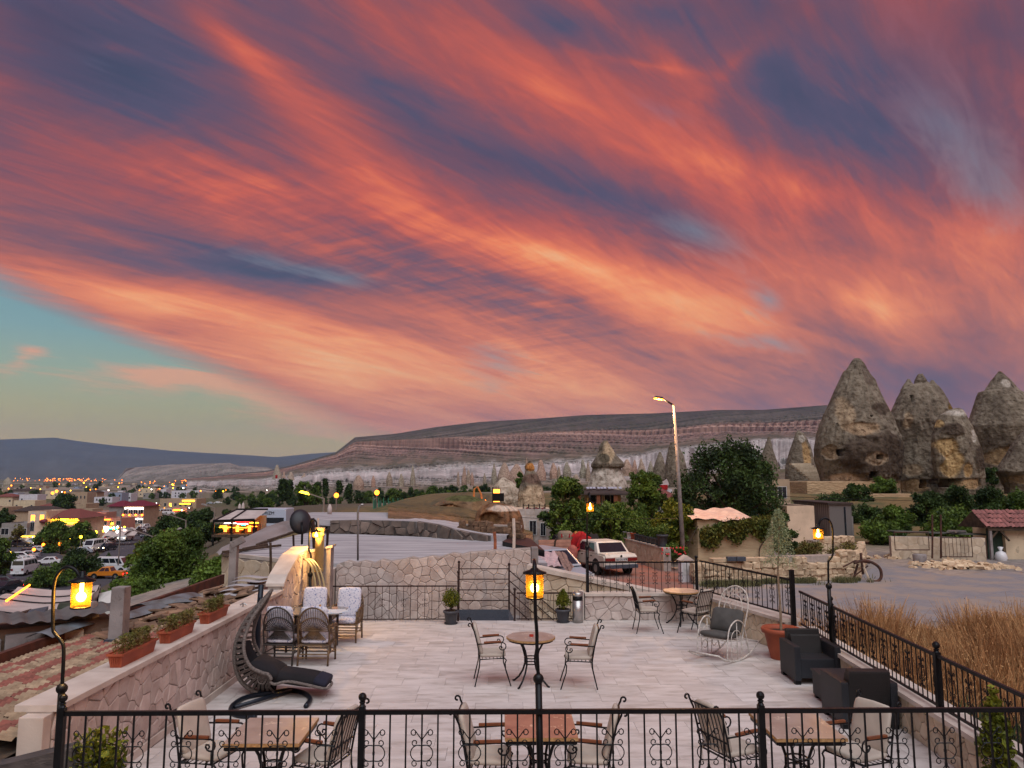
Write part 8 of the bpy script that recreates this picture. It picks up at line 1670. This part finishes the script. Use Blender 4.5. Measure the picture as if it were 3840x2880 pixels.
# bus, umbrellas, rails beyond it
bs = thing('white_bus', 'large white tour bus roof behind the restaurant', 'bus', tuple(gd(932, 1975, 75)), R(-3)); wb_ = gd(1035, 1975, 75).x-gd(932, 1975, 75).x; hb_ = gd(932, 1907, 75).z-gd(932, 1975, 75).z
b = MB(); b.span((0, 0, 0), (wb_+1, 2.4, hb_)); b.build('body', mat('bus_paint', (176, 184, 200), var=.04, rough=.4), bs, bevel=.12); b = MB(); b.span((.2, -.02, hb_*.2), (wb_+.8, .01, hb_*.5)); b.build('window_band', M_DARKGL, bs); o = text_mesh('TOURIZM', .42, M_IRON, 'bus_lettering', .01, bs); o.location = (1.6, -.03, hb_*.75); o.rotation_euler = (R(90), 0, 0)
for i, (px, yt) in enumerate(((897, 1888), (910, 1884))):
    p = gd(px, 1935, 70); h_ = gd(px, yt, 70).z-p.z; u = thing('folded_parasol', ('left', 'right')[i]+' of two folded pale parasols behind the restaurant roof', 'parasol', tuple(p)); b = MB(); b.lathe([(.22, 0), (.17, h_*.5), (.12, h_*.85), (.02, h_)], 8); b.build('folded_canopy', M_CANV, u, True); b = MB(); b.tube([(0, 0, -1), (0, 0, h_+.1)], .03, 5); b.build('pole', M_STL, u)
p = gd(1236, 1925, 38); b = MB(); b.lathe([(.1, -.1), (.12, .25), (.06, .42), (.01, .46)], 8); props(b.build('wrapped_chimney', M_CANV, None, True, loc=p), 'small pale wrapped stump on the far upper roof edge', 'chimney')
# cars -----------------------------------------------------------------
protos = {}
def tcar(px, py, rz, kind='sedan', col='white', lit='', label=''):
    p = V_(px, py); p.z = ZV+.14; key = (kind, col, lit); nm = 'minibus' if kind == 'van' else ('pickup_truck' if kind == 'pickup' else 'parked_car')
    if key not in protos: protos[key] = car(nm, label, {'van': 'minibus', 'pickup': 'pickup'}.get(kind, 'car'), tuple(p), R(rz), kind, col, lit, group='vehicles in the valley car park and street'); return protos[key]
    return dup(protos[key], p, R(rz), label)
tcar(424, 2150, 0, 'van', 'white', '', 'long white minibus seen side on at the junction'); tcar(402, 2172, 182, 'pickup', 'orange', 't', 'orange pickup truck in front of the side on minibus')
tcar(95, 2156, 98, 'van', 'white', '', 'white minibus seen from behind at the lower end of the car park'); tcar(347, 2070, 272, 'van', 'white', '', 'white minibus driving towards the camera in mid street'); tcar(470, 2030, 275, 'van', 'white', 'h', 'white minibus with glaring headlights further up the street')
for i, (px, py, c, l, w) in enumerate(((40, 2130, 'dark', '', 'dark car in the lowest row of the car park, left'), (52, 2118, 'silver', '', 'silver car second in the parked row'), (62, 2122, 'white', '', 'white car third in the parked row'), (82, 2103, 'white', '', 'white car fourth in the parked row'), (100, 2096, 'silver', '', 'silver car fifth in the parked row'), (112, 2086, 'dark', '', 'dark car sixth in the parked row'), (135, 2076, 'white', '', 'white car seventh in the parked row'), (150, 2066, 'dark', '', 'dark car at the upper end of the parked row'),
        (180, 2122, 'white', '', 'white car half hidden by the dark bush beside the parked row'), (75, 2052, 'dark', '', 'dark car standing across the car park below the grey house'), (30, 2042, 'dark', '', 'dark car at the left before the grey house'), (45, 2034, 'silver', '', 'silver car before the grey house wall'), (120, 2042, 'white', '', 'white car in front of the lit hotel entrance'), (18, 2205, 'dark', '', 'green tinted dark car at the left frame edge'), (305, 2080, 'silver', '', 'silver car left of the oncoming minibus'),
        (368, 2062, 'white', '', 'white car right behind the mid street minibus'), (383, 2052, 'white', '', 'second white car in the queue up the street'), (398, 2046, 'white', '', 'third white car in the queue up the street'), (418, 2038, 'white', '', 'fourth white car in the queue up the street'), (402, 2066, 'dark', 'h', 'dark car with lit headlights beside the queue'),
        (500, 2012, 'silver', '', 'silver car by the market tents'), (518, 2004, 'white', '', 'white car by the market tents'), (528, 1994, 'silver', '', 'silver car in the curve above the market tents'), (538, 1986, 'white', '', 'white car in the curve above the market tents'), (545, 1976, 'white', '', 'white car topmost in the curve'), (558, 1962, 'dark', '', 'dark car below the glass fronted shop'), (572, 1955, 'dark', '', 'black hatchback below the long stone shop'), (580, 1948, 'silver', '', 'silver car near the red flag'), (557, 1900, 'dark', '', 'dark car in the lane beside the lit restaurant'), (580, 1908, 'white', '', 'white car in the lane above the white van'), (548, 2018, 'dark', 't', 'dark car with glowing tail lamps entering the trees'), (20, 2225, 'dark', 't', 'dark car with red tail lamps at the left frame edge'))):
    tcar(px, py, [262, 250, 275, 258][i % 4] if i > 14 else [190, 10][i % 2]+8, ['sedan', 'hatch'][i % 2], c, l, w)
tcar(628, 1932, 20, 'van', 'white', '', 'white van before the low garages'); tcar(578, 1920, 100, 'van', 'white', '', 'white van standing in the side lane')
tcar(735, 1906, 200, 'hatch', 'dark', 't', 'car with bright red tail lamps on the upper road'); tcar(790, 1892, 10, 'sedan', 'silver', '', 'silver car on the upper road'); tcar(818, 1890, 10, 'sedan', 'white', '', 'white car on the upper road, right of the silver one')
# people in the market lane: small standing figures
pm_ = MB()
def person(px, py, col, lab):
    p = V_(px, py); p.z = ZV+.13; t = thing('person', lab, 'person', tuple(p), 0, 'people in the valley street'); b = MB()
    b.tube([(-.09, 0, 0), (-.09, .02, .45), (-.07, 0, .88)], [.06, .07, .09], 6); b.tube([(.1, .1, 0), (.09, .04, .45), (.07, 0, .88)], [.06, .07, .09], 6); b.build('trousers', M_IRON, t, True)
    b = MB(); b.lathe([(.13, .84), (.16, 1.), (.19, 1.3), (.17, 1.42), (.06, 1.48)], 10, sy=.65); b.tube([(-.2, 0, 1.38), (-.25, .03, 1.1), (-.22, .1, .88)], [.055, .045, .035], 6); b.tube([(.2, 0, 1.38), (.25, .03, 1.1), (.22, .1, .88)], [.055, .045, .035], 6); b.build('shirt', col, t, True)
    b = MB(); b.tube([(0, 0, 1.45), (0, 0, 1.55)], .05, 6); b.ball((0, 0, 1.64), .105, 10, 1.2); b.build('head', mat('skin', (190, 140, 110), rough=.6), t, True)
for i, (px, py, c, lab) in enumerate(((392, 2040, M_REDC, 'person in a red top walking past the market tents'), (385, 2036, M_WHITEP, 'person in white beside the one in red'), (398, 2030, M_IRON, 'person in black under the market tent edge'), (312, 2060, M_WHITEP, 'person in white standing under the big street tree'), (9, 2165, M_IRON, 'person in dark clothes beside the lowest parked cars'), (320, 2056, M_IRON, 'person in black next to the one under the street tree'), (406, 2024, M_GREYC, 'person in grey further into the market lane'), (190, 2062, M_REDC, 'person in red near the hotel trees'))): person(px, py, c, lab)
# market tents
for i, (xl, xr, y_, yb) in enumerate(((385, 462, 1993, 2012), (462, 505, 1992, 2010), (440, 500, 1985, 1998))):
    a_, c_ = gz(xl, yb, ZV+2.2), gz(xr, yb, ZV+2.2); b = MB(); b.grid(lambda u, v: (a_.x+(c_.x-a_.x)*u, a_.y+5*v, ZV+2.3+1.1*math.sin(PI*v)*(1-.4*abs(math.sin(u*6)))), 14, 7); o = b.build('market_tent', M_CANV, None, True); props(o, ('left', 'right', 'rear')[i]+' white market tent roof in the busy street', 'tent')
# trees ------------------------------------------------------------------
T('big dark green plane tree above the street lamps in the car park', 128, 275, 1962, 2090, 158, n=7000, leaf=.32, seed=61, nb=13, trunk=.2, m=M_LEAF)
T('wide green tree right of the plane tree, behind the lamps', 250, 345, 1962, 2065, 170, n=5000, leaf=.34, seed=62, nb=11, trunk=.2, m=M_LEAF)
T('bare branched grey tree before the grey house', 35, 90, 1965, 2050, 168, n=900, leaf=.25, seed=63, nb=8, trunk=.3, m=M_SPRIG)
T('very dark rounded shrubs at the lower end of the car park', 200, 370, 2060, 2200, 118, n=9000, leaf=.24, seed=64, nb=13, trunk=.05, bushy=True, m=M_LEAF_D, name='bush')
T('olive green shrub in front of the very dark shrubs', 100, 265, 2130, 2220, 108, n=5000, leaf=.22, seed=65, nb=10, trunk=.05, bushy=True, m=M_LEAF, name='bush')
T('dark small conifer left of the tall white pole', 385, 425, 2075, 2125, 130, n=1800, leaf=.2, seed=66, nb=6, trunk=.1, shape='cone', m=M_LEAF_D)
T('dark small conifer between the minibuses', 345, 378, 2070, 2120, 135, n=1500, leaf=.2, seed=67, nb=6, trunk=.1, shape='cone', m=M_LEAF_D)
T('large near tree with yellow flecked crown above the tiled roof', 490, 810, 1992, 2330, 36, n=22000, leaf=.11, seed=68, nb=22, trunk=.12, m=M_LEAF)
T('smaller bright green tree in front of the screed roof wall', 700, 945, 2090, 2320, 30, n=11000, leaf=.1, seed=69, nb=14, trunk=.12, m=M_LEAF)
T('low bushes below the large near tree', 380, 620, 2170, 2330, 33, n=8000, leaf=.1, seed=70, nb=10, trunk=.05, bushy=True, m=M_LEAF, name='bush')
T('brownish roadside trees behind the large near tree', 470, 600, 2035, 2170, 92, n=8000, leaf=.2, seed=71, nb=13, trunk=.08, m=M_LEAF_Y)
T('dense dark tree mass by the road bend, left', 560, 740, 1935, 2070, 105, n=11000, leaf=.26, seed=72, nb=14, trunk=.06, m=M_LEAF_D)
T('dense dark tree mass by the road bend, right', 690, 830, 1910, 2040, 100, n=9000, leaf=.26, seed=73, nb=13, trunk=.06, m=M_LEAF_D)
T('reddish brown small tree behind the large near tree', 600, 680, 1995, 2040, 78, n=2200, leaf=.16, seed=74, nb=7, trunk=.1, m=mat('rusty_leaves', (150, 84, 40), (110, 66, 36), scale=1, island=.4))
T('tree at the left frame edge by the car park lamp', -60, 45, 2020, 2180, 110, n=5000, leaf=.2, seed=75, nb=10, trunk=.1, m=M_LEAF)
T('dark green trees around the dark pergola house', -20, 45, 1905, 1985, 190, n=3000, leaf=.35, seed=76, nb=8, trunk=.05, bushy=True, m=M_LEAF_D)
T('dark tree crown between the red roof house and the tan building', 190, 285, 1858, 1912, 300, n=4500, leaf=.5, seed=77, nb=10, trunk=.06, m=M_LEAF_D)
tree_dark = T('tall dark poplar pair beyond the screed roof, left stem', 1040, 1082, 1800, 1878, 210, n=3600, leaf=.35, seed=78, nb=9, trunk=.08, shape='column', m=M_LEAF_D, name='poplar')
for (xl, xr, yt, yb, D_, sd_, lab) in ((1070, 1098, 1803, 1870, 215, 79, 'tall dark poplar pair beyond the screed roof, right stem'), (1172, 1204, 1812, 1866, 230, 80, 'dark poplar left of the street lamp beyond the roof'), (1208, 1232, 1800, 1862, 235, 81, 'slender pointed poplar next to the shorter one'), (1260, 1284, 1806, 1856, 240, 82, 'thin light poplar in the row beyond the roof'), (1294, 1322, 1820, 1872, 220, 83, 'poplar with bent top in the row beyond the roof')):
    T(lab, xl, xr, yt, yb, D_, n=2400, leaf=.35, seed=sd_, nb=8, trunk=.1, shape='column', m=M_LEAF_D, name='poplar')
rg = random.Random(21); tp_ = [tree('orchard_tree', 'dark round tree in the tree belt beyond the screed roof', tuple(gd(1400, 1905, 120)), 6.5, 7, n=2600, leaf=.33, m=m_, seed=90+k, nb=8, trunk=.05, bushy=True, group='dark trees in the belt beyond the roofs') for k, m_ in enumerate((M_LEAF_D, M_LEAF_D, M_LEAF))]
pos = [(1110+i*34+rg.uniform(-8, 8), rg.uniform(1890, 1908), 190, .62) for i in range(18)]+[(1300+i*40, rg.uniform(1872, 1886), 250, .72) for i in range(16)]+[(1500+i*60, 1850+rg.uniform(-4, 6), 330, .6) for i in range(7)]+[(820+rg.uniform(0, 330), rg.uniform(1862, 1905), 150, .75) for i in range(20)]+[(rg.uniform(480, 900), rg.uniform(1836, 1880), 300, .9) for i in range(26)]+[(rg.uniform(-30, 480), rg.uniform(1824, 1900), 150, .9) for i in range(22)]+[(rg.uniform(760, 1000), rg.uniform(1925, 1975), 60, .45) for i in range(8)]+[(2030+rg.uniform(0, 600), rg.uniform(1815, 1835), 120, .45) for i in range(9)]+[(rg.uniform(1000, 2100), rg.uniform(1822, 1850), 300, .4) for i in range(22)]
for k, (px, py, D_, sc) in enumerate(pos):
    p = ground_hit(px, py, D_)
    lb = None; nx_ = 'orange' if 0 else ''
    if k < 18: lb = '%s dark tree from the left in the nearer row of the tree belt' % ORD[k]
    elif k < 34: lb = '%s dark tree from the left in the farther row of the tree belt' % ORD[k-18]
    elif k < 41: lb = '%s small tree from the left on the field below the mesa' % ORD[k-34]
    elif k < 61: lb = 'small dark tree in the loose group left of the poplars'
    elif k < 87: lb = 'small dark tree among the white houses beyond the road bend'
    elif k < 109: lb = 'small dark tree between the house rows of the town'
    elif k < 117: lb = 'small bush behind the glowing restaurant'
    elif k < 126: lb = '%s small tree from the left behind the pergola roof' % ORD[k-117]
    else: lb = 'tiny bush on the pale slopes below the mesa'
    if k < 3: tp_[k].location = p; tp_[k].scale = (.7,)*3; tp_[k]['label'] = lb; continue
    o_ = dup(tp_[k % 3], p, rg.random()*6, lb, rg.uniform(.75, 1.2)*sc)
gf = thing('green_mesh_fence', 'tall green mesh sports fence in front of the tree belt', 'fence', tuple(gd(1400, 1925, 80))); wF = gd(1655, 1925, 80).x-gd(1400, 1925, 80).x
for k in range(16): b = MB(); b.box((wF*k/15, .25*k, .7), (.07, .07, 1.9-.05*k)); b.build('fence_post', mat('green_paint', (52, 120, 92), var=.1, rough=.5), gf)
M_MESHG = mat('green_netting', (64, 104, 84), (48, 76, 60), scale=3, rough=.8)
for k in range(15): 
    if k % 2 == 0 or k < 5: b = MB(); x0, x1 = wF*k/15, wF*(k+1)/15; b.add([(x0, .25*k, .1), (x1-.2, .25*k+.25, .1), (x1-.2, .25*k+.25, 1.35-.04*k), (x0, .25*k, 1.35-.04*k)], [(0, 1, 2, 3)]); b.build('net_panel', M_MESHG, gf)
# ---------------------------------------------------------------- street lamps of the valley
def slamp(px, yt, yb, D, side, label, on=True, arm=1.8, double=False, globe=False, m_=None):
    a_ = gd(px, yb, D); h_ = gd(px, yt, D).z-a_.z; t = thing('street_lamp', label, 'street lamp', tuple(a_), 0, 'street lamps of the valley'); b = MB()
    if globe:
        b.tube([(0, 0, 0), (0, 0, h_)], [.09, .06], 6); b.build('pole', M_STL, t); b = MB(); b.ball((0, 0, h_+.15), .3*max(1, D/160), 8); b.build('lamp_head', m_ or M_ORL, t)
    else:
        b.tube([(0, 0, 0), (0, 0, h_)], [.1, .07], 6); b.build('pole', M_STL, t)
        for s in ((side, -side) if double else (side,)):
            b = MB(); b.tube([(0, 0, h_-.05), (s*arm, 0, h_+arm*.3)], .05, 5); b.build('arm', M_STL, t); b = MB(); b.box((s*(arm+.3), 0, h_+arm*.3+.06), (.8, .3, .16), ry=-s*.25, taper=.7); b.build('lamp_head', (m_ or M_ORL) if on else M_CONC, t)
    return t
slamp(443, 1915, 2120, 105, 1, 'tall pale mast with camera box in the middle of the valley', False, arm=.3)
slamp(563, 2010, 2170, 66, 1, 'double armed street lamp in front of the road bend trees', False, arm=3.2*.55, double=True)
slamp(694, 1950, 2020, 95, -1, 'street lamp with arm to the left by the dark trees', False, arm=2.2); slamp(748, 1929, 1990, 100, -1, 'second street lamp with arm to the left by the dark trees', False, arm=2)
slamp(802, 1903, 1970, 95, -1, 'slim lamp at the left corner of the glowing restaurant', False, arm=1)
slamp(1213, 1868, 1930, 60, -1, 'lit street lamp with long arm beyond the upper roof', True, arm=1.25, m_=M_YEL)
slamp(1260, 1862, 1912, 95, 1, 'orange globe lamp beyond the upper roof', globe=True); slamp(1412, 1852, 1915, 90, 1, 'orange globe lamp in front of the tree belt', globe=True)
for i, (px, yt, yb, lab) in enumerate(((160, 2045, 2075, 'orange globe lamp below the plane tree, left'), (124, 2064, 2100, 'orange lamp beside the upper parked cars'), (35, 2078, 2120, 'yellow lamp at the left edge of the car park'), (5, 2036, 2070, 'orange lamp at the left frame edge'), (255, 2022, 2065, 'yellow lamp in the plane tree row, second'), (300, 2016, 2058, 'yellow lamp in the plane tree row, third'), (330, 2001, 2045, 'yellow lamp in the plane tree row, fourth'), (357, 1998, 2040, 'yellow lamp in the plane tree row, fifth'), (222, 2042, 2075, 'small lamp glowing behind the dark shrubs'), (216, 1874, 1910, 'orange lamp before the dull red roof'), (195, 1850, 1880, 'orange lamp behind the white cube house'), (210, 1843, 1872, 'orange lamp on the far left slope'), (238, 1849, 1878, 'orange lamp beside the tan stone building'))):
    D_ = V_(px, yb).y; slamp(px, yt, yb, D_, 1, lab, globe=True, m_=M_YEL if 'yellow' in lab else M_ORL)
rg = random.Random(14)
for i in range(42):
    px = rg.choice([rg.uniform(620, 900), rg.uniform(300, 1000), rg.uniform(0, 600)]); py = rg.uniform(1812, 1872); p = V_(px, py+10); h_ = 6.; mm = rg.choice([M_ORL, M_ORL, M_YEL, M_WHL]); t = thing('street_lamp', 'distant glowing lamp in the far part of the town', 'street lamp', tuple(p), 0, 'distant lamps in the far part of the town'); b = MB(); b.tube([(0, 0, 0), (0, 0, h_)], .12, 4); b.build('pole', M_STL, t); b = MB(); b.ball((0, 0, h_), .0016*p.y*rg.uniform(.5, 1.)*.6, 6); b.build('lamp_head', mm, t)
b = MB()
for i in range(150): px = rg.gauss(260, 110) if i < 110 else rg.uniform(380, 1000); p = gd(px, rg.uniform(1793, 1808) if i < 110 else rg.uniform(1800, 1815), 3200 if i < 110 else 1900); b.ball(tuple(p), rg.uniform(.9, 2.)*(1 if i < 110 else .6), 4)
props(b.build('far_village_lights', M_ORL), 'scattered tiny lights of the far villages at the foot of the blue hills', 'lights', kind='stuff')
p0 = gz(830, 1880, ZV)
fl = thing('flag_pole', 'small red flag on a thin pole at the foot of the mesa', 'flag', tuple(gd(1031, 1822, 400))); b = MB(); b.tube([(0, 0, 0), (0, 0, 6)], .12, 4); b.build('pole', M_STL, fl); b = MB(); b.box((.6, 0, 4.8), (1.2, .05, 1.8)); b.build('flag', M_REDC, fl)
# ---------------------------------------------------------------- hooked lamps of the terrace
M_LGL = bpy.data.materials.new('amber_lamp_glass'); M_LGL.use_nodes = True
def _lg():
    nt = M_LGL.node_tree; N = nt.nodes; L = nt.links; b = N['Principled BSDF']; b.inputs['Base Color'].default_value = (.12, .06, .01, 1); b.inputs['Roughness'].default_value = .3
    tc = N.new('ShaderNodeTexCoord'); wv = N.new('ShaderNodeTexNoise'); mp = N.new('ShaderNodeMapping'); mp.inputs['Scale'].default_value = (1, 1, .15); L.new(tc.outputs['Object'], mp.inputs[0]); L.new(mp.outputs[0], wv.inputs[0]); wv.inputs['Scale'].default_value = 60
    b.inputs['Emission Color'].default_value = (*lin((255, 160, 20)), 1)
    mr = N.new('ShaderNodeMapRange'); L.new(wv.outputs[0], mr.inputs[0]); mr.inputs[3].default_value = .3; mr.inputs[4].default_value = .8; sp_ = N.new('ShaderNodeSeparateXYZ'); L.new(tc.outputs['Object'], sp_.inputs[0]); m4 = N.new('ShaderNodeMapRange'); L.new(sp_.outputs[2], m4.inputs[0]); m4.inputs[1].default_value = -.06; m4.inputs[2].default_value = .09; m4.inputs[3].default_value = 1.; m4.inputs[4].default_value = .06
    m5 = N.new('ShaderNodeMath'); m5.operation = 'MULTIPLY'; L.new(mr.outputs[0], m5.inputs[0]); L.new(m4.outputs[0], m5.inputs[1]); L.new(m5.outputs[0], b.inputs['Emission Strength'])
    tr = N.new('ShaderNodeBsdfTransparent'); tr.inputs[0].default_value = (1, .72, .25, 1); mx = N.new('ShaderNodeMixShader'); mx.inputs[0].default_value = .34; L.new(tr.outputs[0], mx.inputs[1]); L.new(b.outputs[0], mx.inputs[2]); L.new(mx.outputs[0], N['Material Output'].inputs[0])
_lg()
M_BULB = emit('glowing_bulb', (255, 232, 170), 18.)
def hook_lamp(label, pts, ballz, lampc, r=.014, rl=.075, hl=.19, power=6., thick=None):
    """pts: bent pole path ending at the hook tip; lampc: centre of the glass"""
    p0 = Vector(pts[0]); t = thing('hooked_lamp', label, 'lamp', tuple(p0), 0, 'hooked iron lamps of the terrace'); P = [Vector(p)-p0 for p in pts]
    b = MB(); b.tube(sm(P, 5), r, 8); b.build('hooked_pole', M_IRON, t, True)
    low = P[1] if thick is None else Vector(thick)-p0; b = MB(); b.tube([P[0], low], r*1.9, 8); b.build('lower_tube', M_IRON, t, True); b = MB(); b.ball(tuple(low), r*3., 12); b.build('joint_ball', M_IRON, t, True)
    c = Vector(lampc)-p0; lamp = thing('lamp', None, None, tuple(c)); lamp.parent = t
    b = MB(); b.lathe([(rl*.93, -hl/2), (rl, hl/2)], 20, cap=False); b.build('glass_shade', M_LGL, lamp, True)
    b = MB(); b.lathe([(rl*1.3, hl/2), (rl*1.32, hl/2+.012), (rl*.6, hl/2+.03), (.02, hl/2+.05), (.018, hl/2+.08)], 20); b.build('lamp_cap', M_IRON, lamp, True); b = MB(); b.lathe([(rl*.8, -hl/2-.012), (rl*.98, -hl/2-.012), (rl*.98, -hl/2), (rl*.8, -hl/2)], 20, cap=False); b.build('lower_ring', M_IRON, lamp, True)
    b = MB(); b.ball((0, 0, -.02), .036, 12, 1.1); b.tube([(0, 0, .02), (0, 0, hl/2)], .014, 6); b.build('bulb', M_BULB, lamp, True)
    ld = bpy.data.lights.new('lamp_light', 'POINT'); ld.energy = power; ld.color = (1, .55, .16); ld.shadow_soft_size = .06; lo_ = bpy.data.objects.new('lamp_light', ld); COL.objects.link(lo_); lo_.parent = lamp; lo_.location = (0, 0, -.02)
    return t
D6 = 6.05
P6 = lambda px, py, D=D6: gd(px, py, D)
b0 = P6(214, 2880); b0.z = .62
hook_lamp('near hooked lamp at the left end of the foreground railing, hanging over the wall', [b0, P6(228, 2700), P6(233, 2575), P6(239, 2440), P6(230, 2405), P6(206, 2375), P6(199, 2350), P6(200, 2240), P6(207, 2175), P6(228, 2140), P6(256, 2126), P6(284, 2138), P6(300, 2165), P6(303, 2185)], 0, P6(305, 2228), thick=P6(232, 2582), power=48.)
b0 = P6(2030, 2880); b0.z = .62
c6 = gd(2005, 2195, 6.32)
hook_lamp('centre hooked lamp seen edge on in front of the round table', [b0, P6(2024, 2660), P6(2019, 2545), P6(2014, 2440), P6(2013, 2370), P6(2008, 2300, 6.0), P6(2006, 2200, 5.98), P6(2004, 2130, 6.0), gd(2004, 2105, 6.08), gd(2004, 2100, 6.18), gd(2004, 2110, 6.27), gd(2005, 2140, 6.32)], 0, c6, thick=P6(2019, 2545), power=16.)
b = MB()
D13 = 13.; p13 = lambda px, py: gd(px, py, D13); b0 = p13(3110, 2262); b0.z = .6
hook_lamp('right hooked lamp on the side railing above the woven armchairs', [b0, p13(3108, 2240), p13(3107, 2200), p13(3106, 2112), p13(3112, 2098), p13(3122, 2082), p13(3123, 2050), p13(3122, 1985), p13(3112, 1954), p13(3094, 1943), p13(3076, 1952), p13(3069, 1975)], 0, p13(3068, 2002), thick=p13(3108, 2198), r=.018, rl=.085, hl=.17, power=14.)
D18 = 18.3; p18 = lambda px, py, D=D18: gd(px, py, D); b0 = p18(2203, 2225)
hook_lamp('back hooked lamp in front of the green trees behind the railing', [b0, p18(2202, 2120), p18(2202, 2052), p18(2201, 1985), p18(2202, 1960), p18(2203, 1880), p18(2206, 1852, 18.2), p18(2210, 1848, 18.1), p18(2212, 1864, 18.0), p18(2213, 1880, 18.0)], 0, gd(2213, 1902, 18.), thick=p18(2202, 2052), r=.02, rl=.09, hl=.2, power=14.)
D17 = 16.9; p17 = lambda px, py: gd(px, py, D17); b0 = p17(1162, 2290)
hook_lamp('back left hooked lamp glowing over the rubble wall end', [b0, p17(1162, 2200), p17(1163, 2155), p17(1166, 2085), p17(1159, 2062), p17(1160, 2010), p17(1163, 1965), p17(1170, 1951), p17(1178, 1949), p17(1186, 1958), p17(1188, 1978)], 0, p17(1186, 2004), thick=p17(1163, 2155), r=.02, rl=.085, hl=.11, power=110.)
# tall street lamp on the right
Dp = 36.; a_ = gd(2563, 2075, Dp); t = thing('street_lamp', 'tall galvanised street lamp with a glowing orange head against the sky', 'street lamp', tuple(a_)); tp = gd(2527, 1520, Dp)-a_; hd = gd(2480, 1492, Dp)-a_
b = MB(); b.tube([Vector((0, 0, -.5)), tp*.5, tp], [.12, .09, .06], 10); b.build('pole', M_CONC, t, True); b = MB(); b.tube([tp, hd], .045, 8); b.build('arm', M_IRON, t, True)
b = MB(); b.box(tuple(hd+Vector((-.12, 0, .02))), (.5, .24, .1), ry=.15, taper=.7); b.build('lamp_housing', M_IRON, t, bevel=.03); b = MB(); b.box(tuple(hd+Vector((-.14, 0, -.05))), (.42, .2, .07), ry=.15); b.build('lamp_lens', M_ORL, t, bevel=.02)
ld = bpy.data.lights.new('street_light', 'POINT'); ld.energy = 420; ld.color = (1, .5, .2); ld.shadow_soft_size = .2; lo_ = bpy.data.objects.new('street_light', ld); COL.objects.link(lo_); lo_.parent = t; lo_.location = hd+Vector((-.15, -.05, -.2))
b = MB(); b.tube([gd(1900, 1938, 40), gd(2100, 1948, 38), gd(2540, 1944, 36.)], .012, 4); props(b.build('overhead_cable', M_IRON), 'thin cable strung across the green trees to the street lamp', 'cable')
b = MB(); b.tube([gd(2900, 1860, 60), gd(3200, 1872, 62), gd(3500, 1880, 66)], .02, 4); props(b.build('overhead_cable', M_IRON), 'thin cable strung below the rock cones', 'cable')
# ---------------------------------------------------------------- air
hz_ = MB(); hz_.span((-13000, -1500, -60), (13000, 13500, 900)); hm = bpy.data.materials.new('haze_air'); hm.use_nodes = True; N = hm.node_tree.nodes; L = hm.node_tree.links; N.clear(); o_ = N.new('ShaderNodeOutputMaterial'); pv = N.new('ShaderNodeVolumePrincipled'); pv.inputs['Density'].default_value = HAZE; pv.inputs['Color'].default_value = (.34, .56, .95, 1); pv.inputs['Anisotropy'].default_value = .0; L.new(pv.outputs[0], o_.inputs['Volume'])
if HAZE: props(hz_.build('haze', hm), kind='stuff')
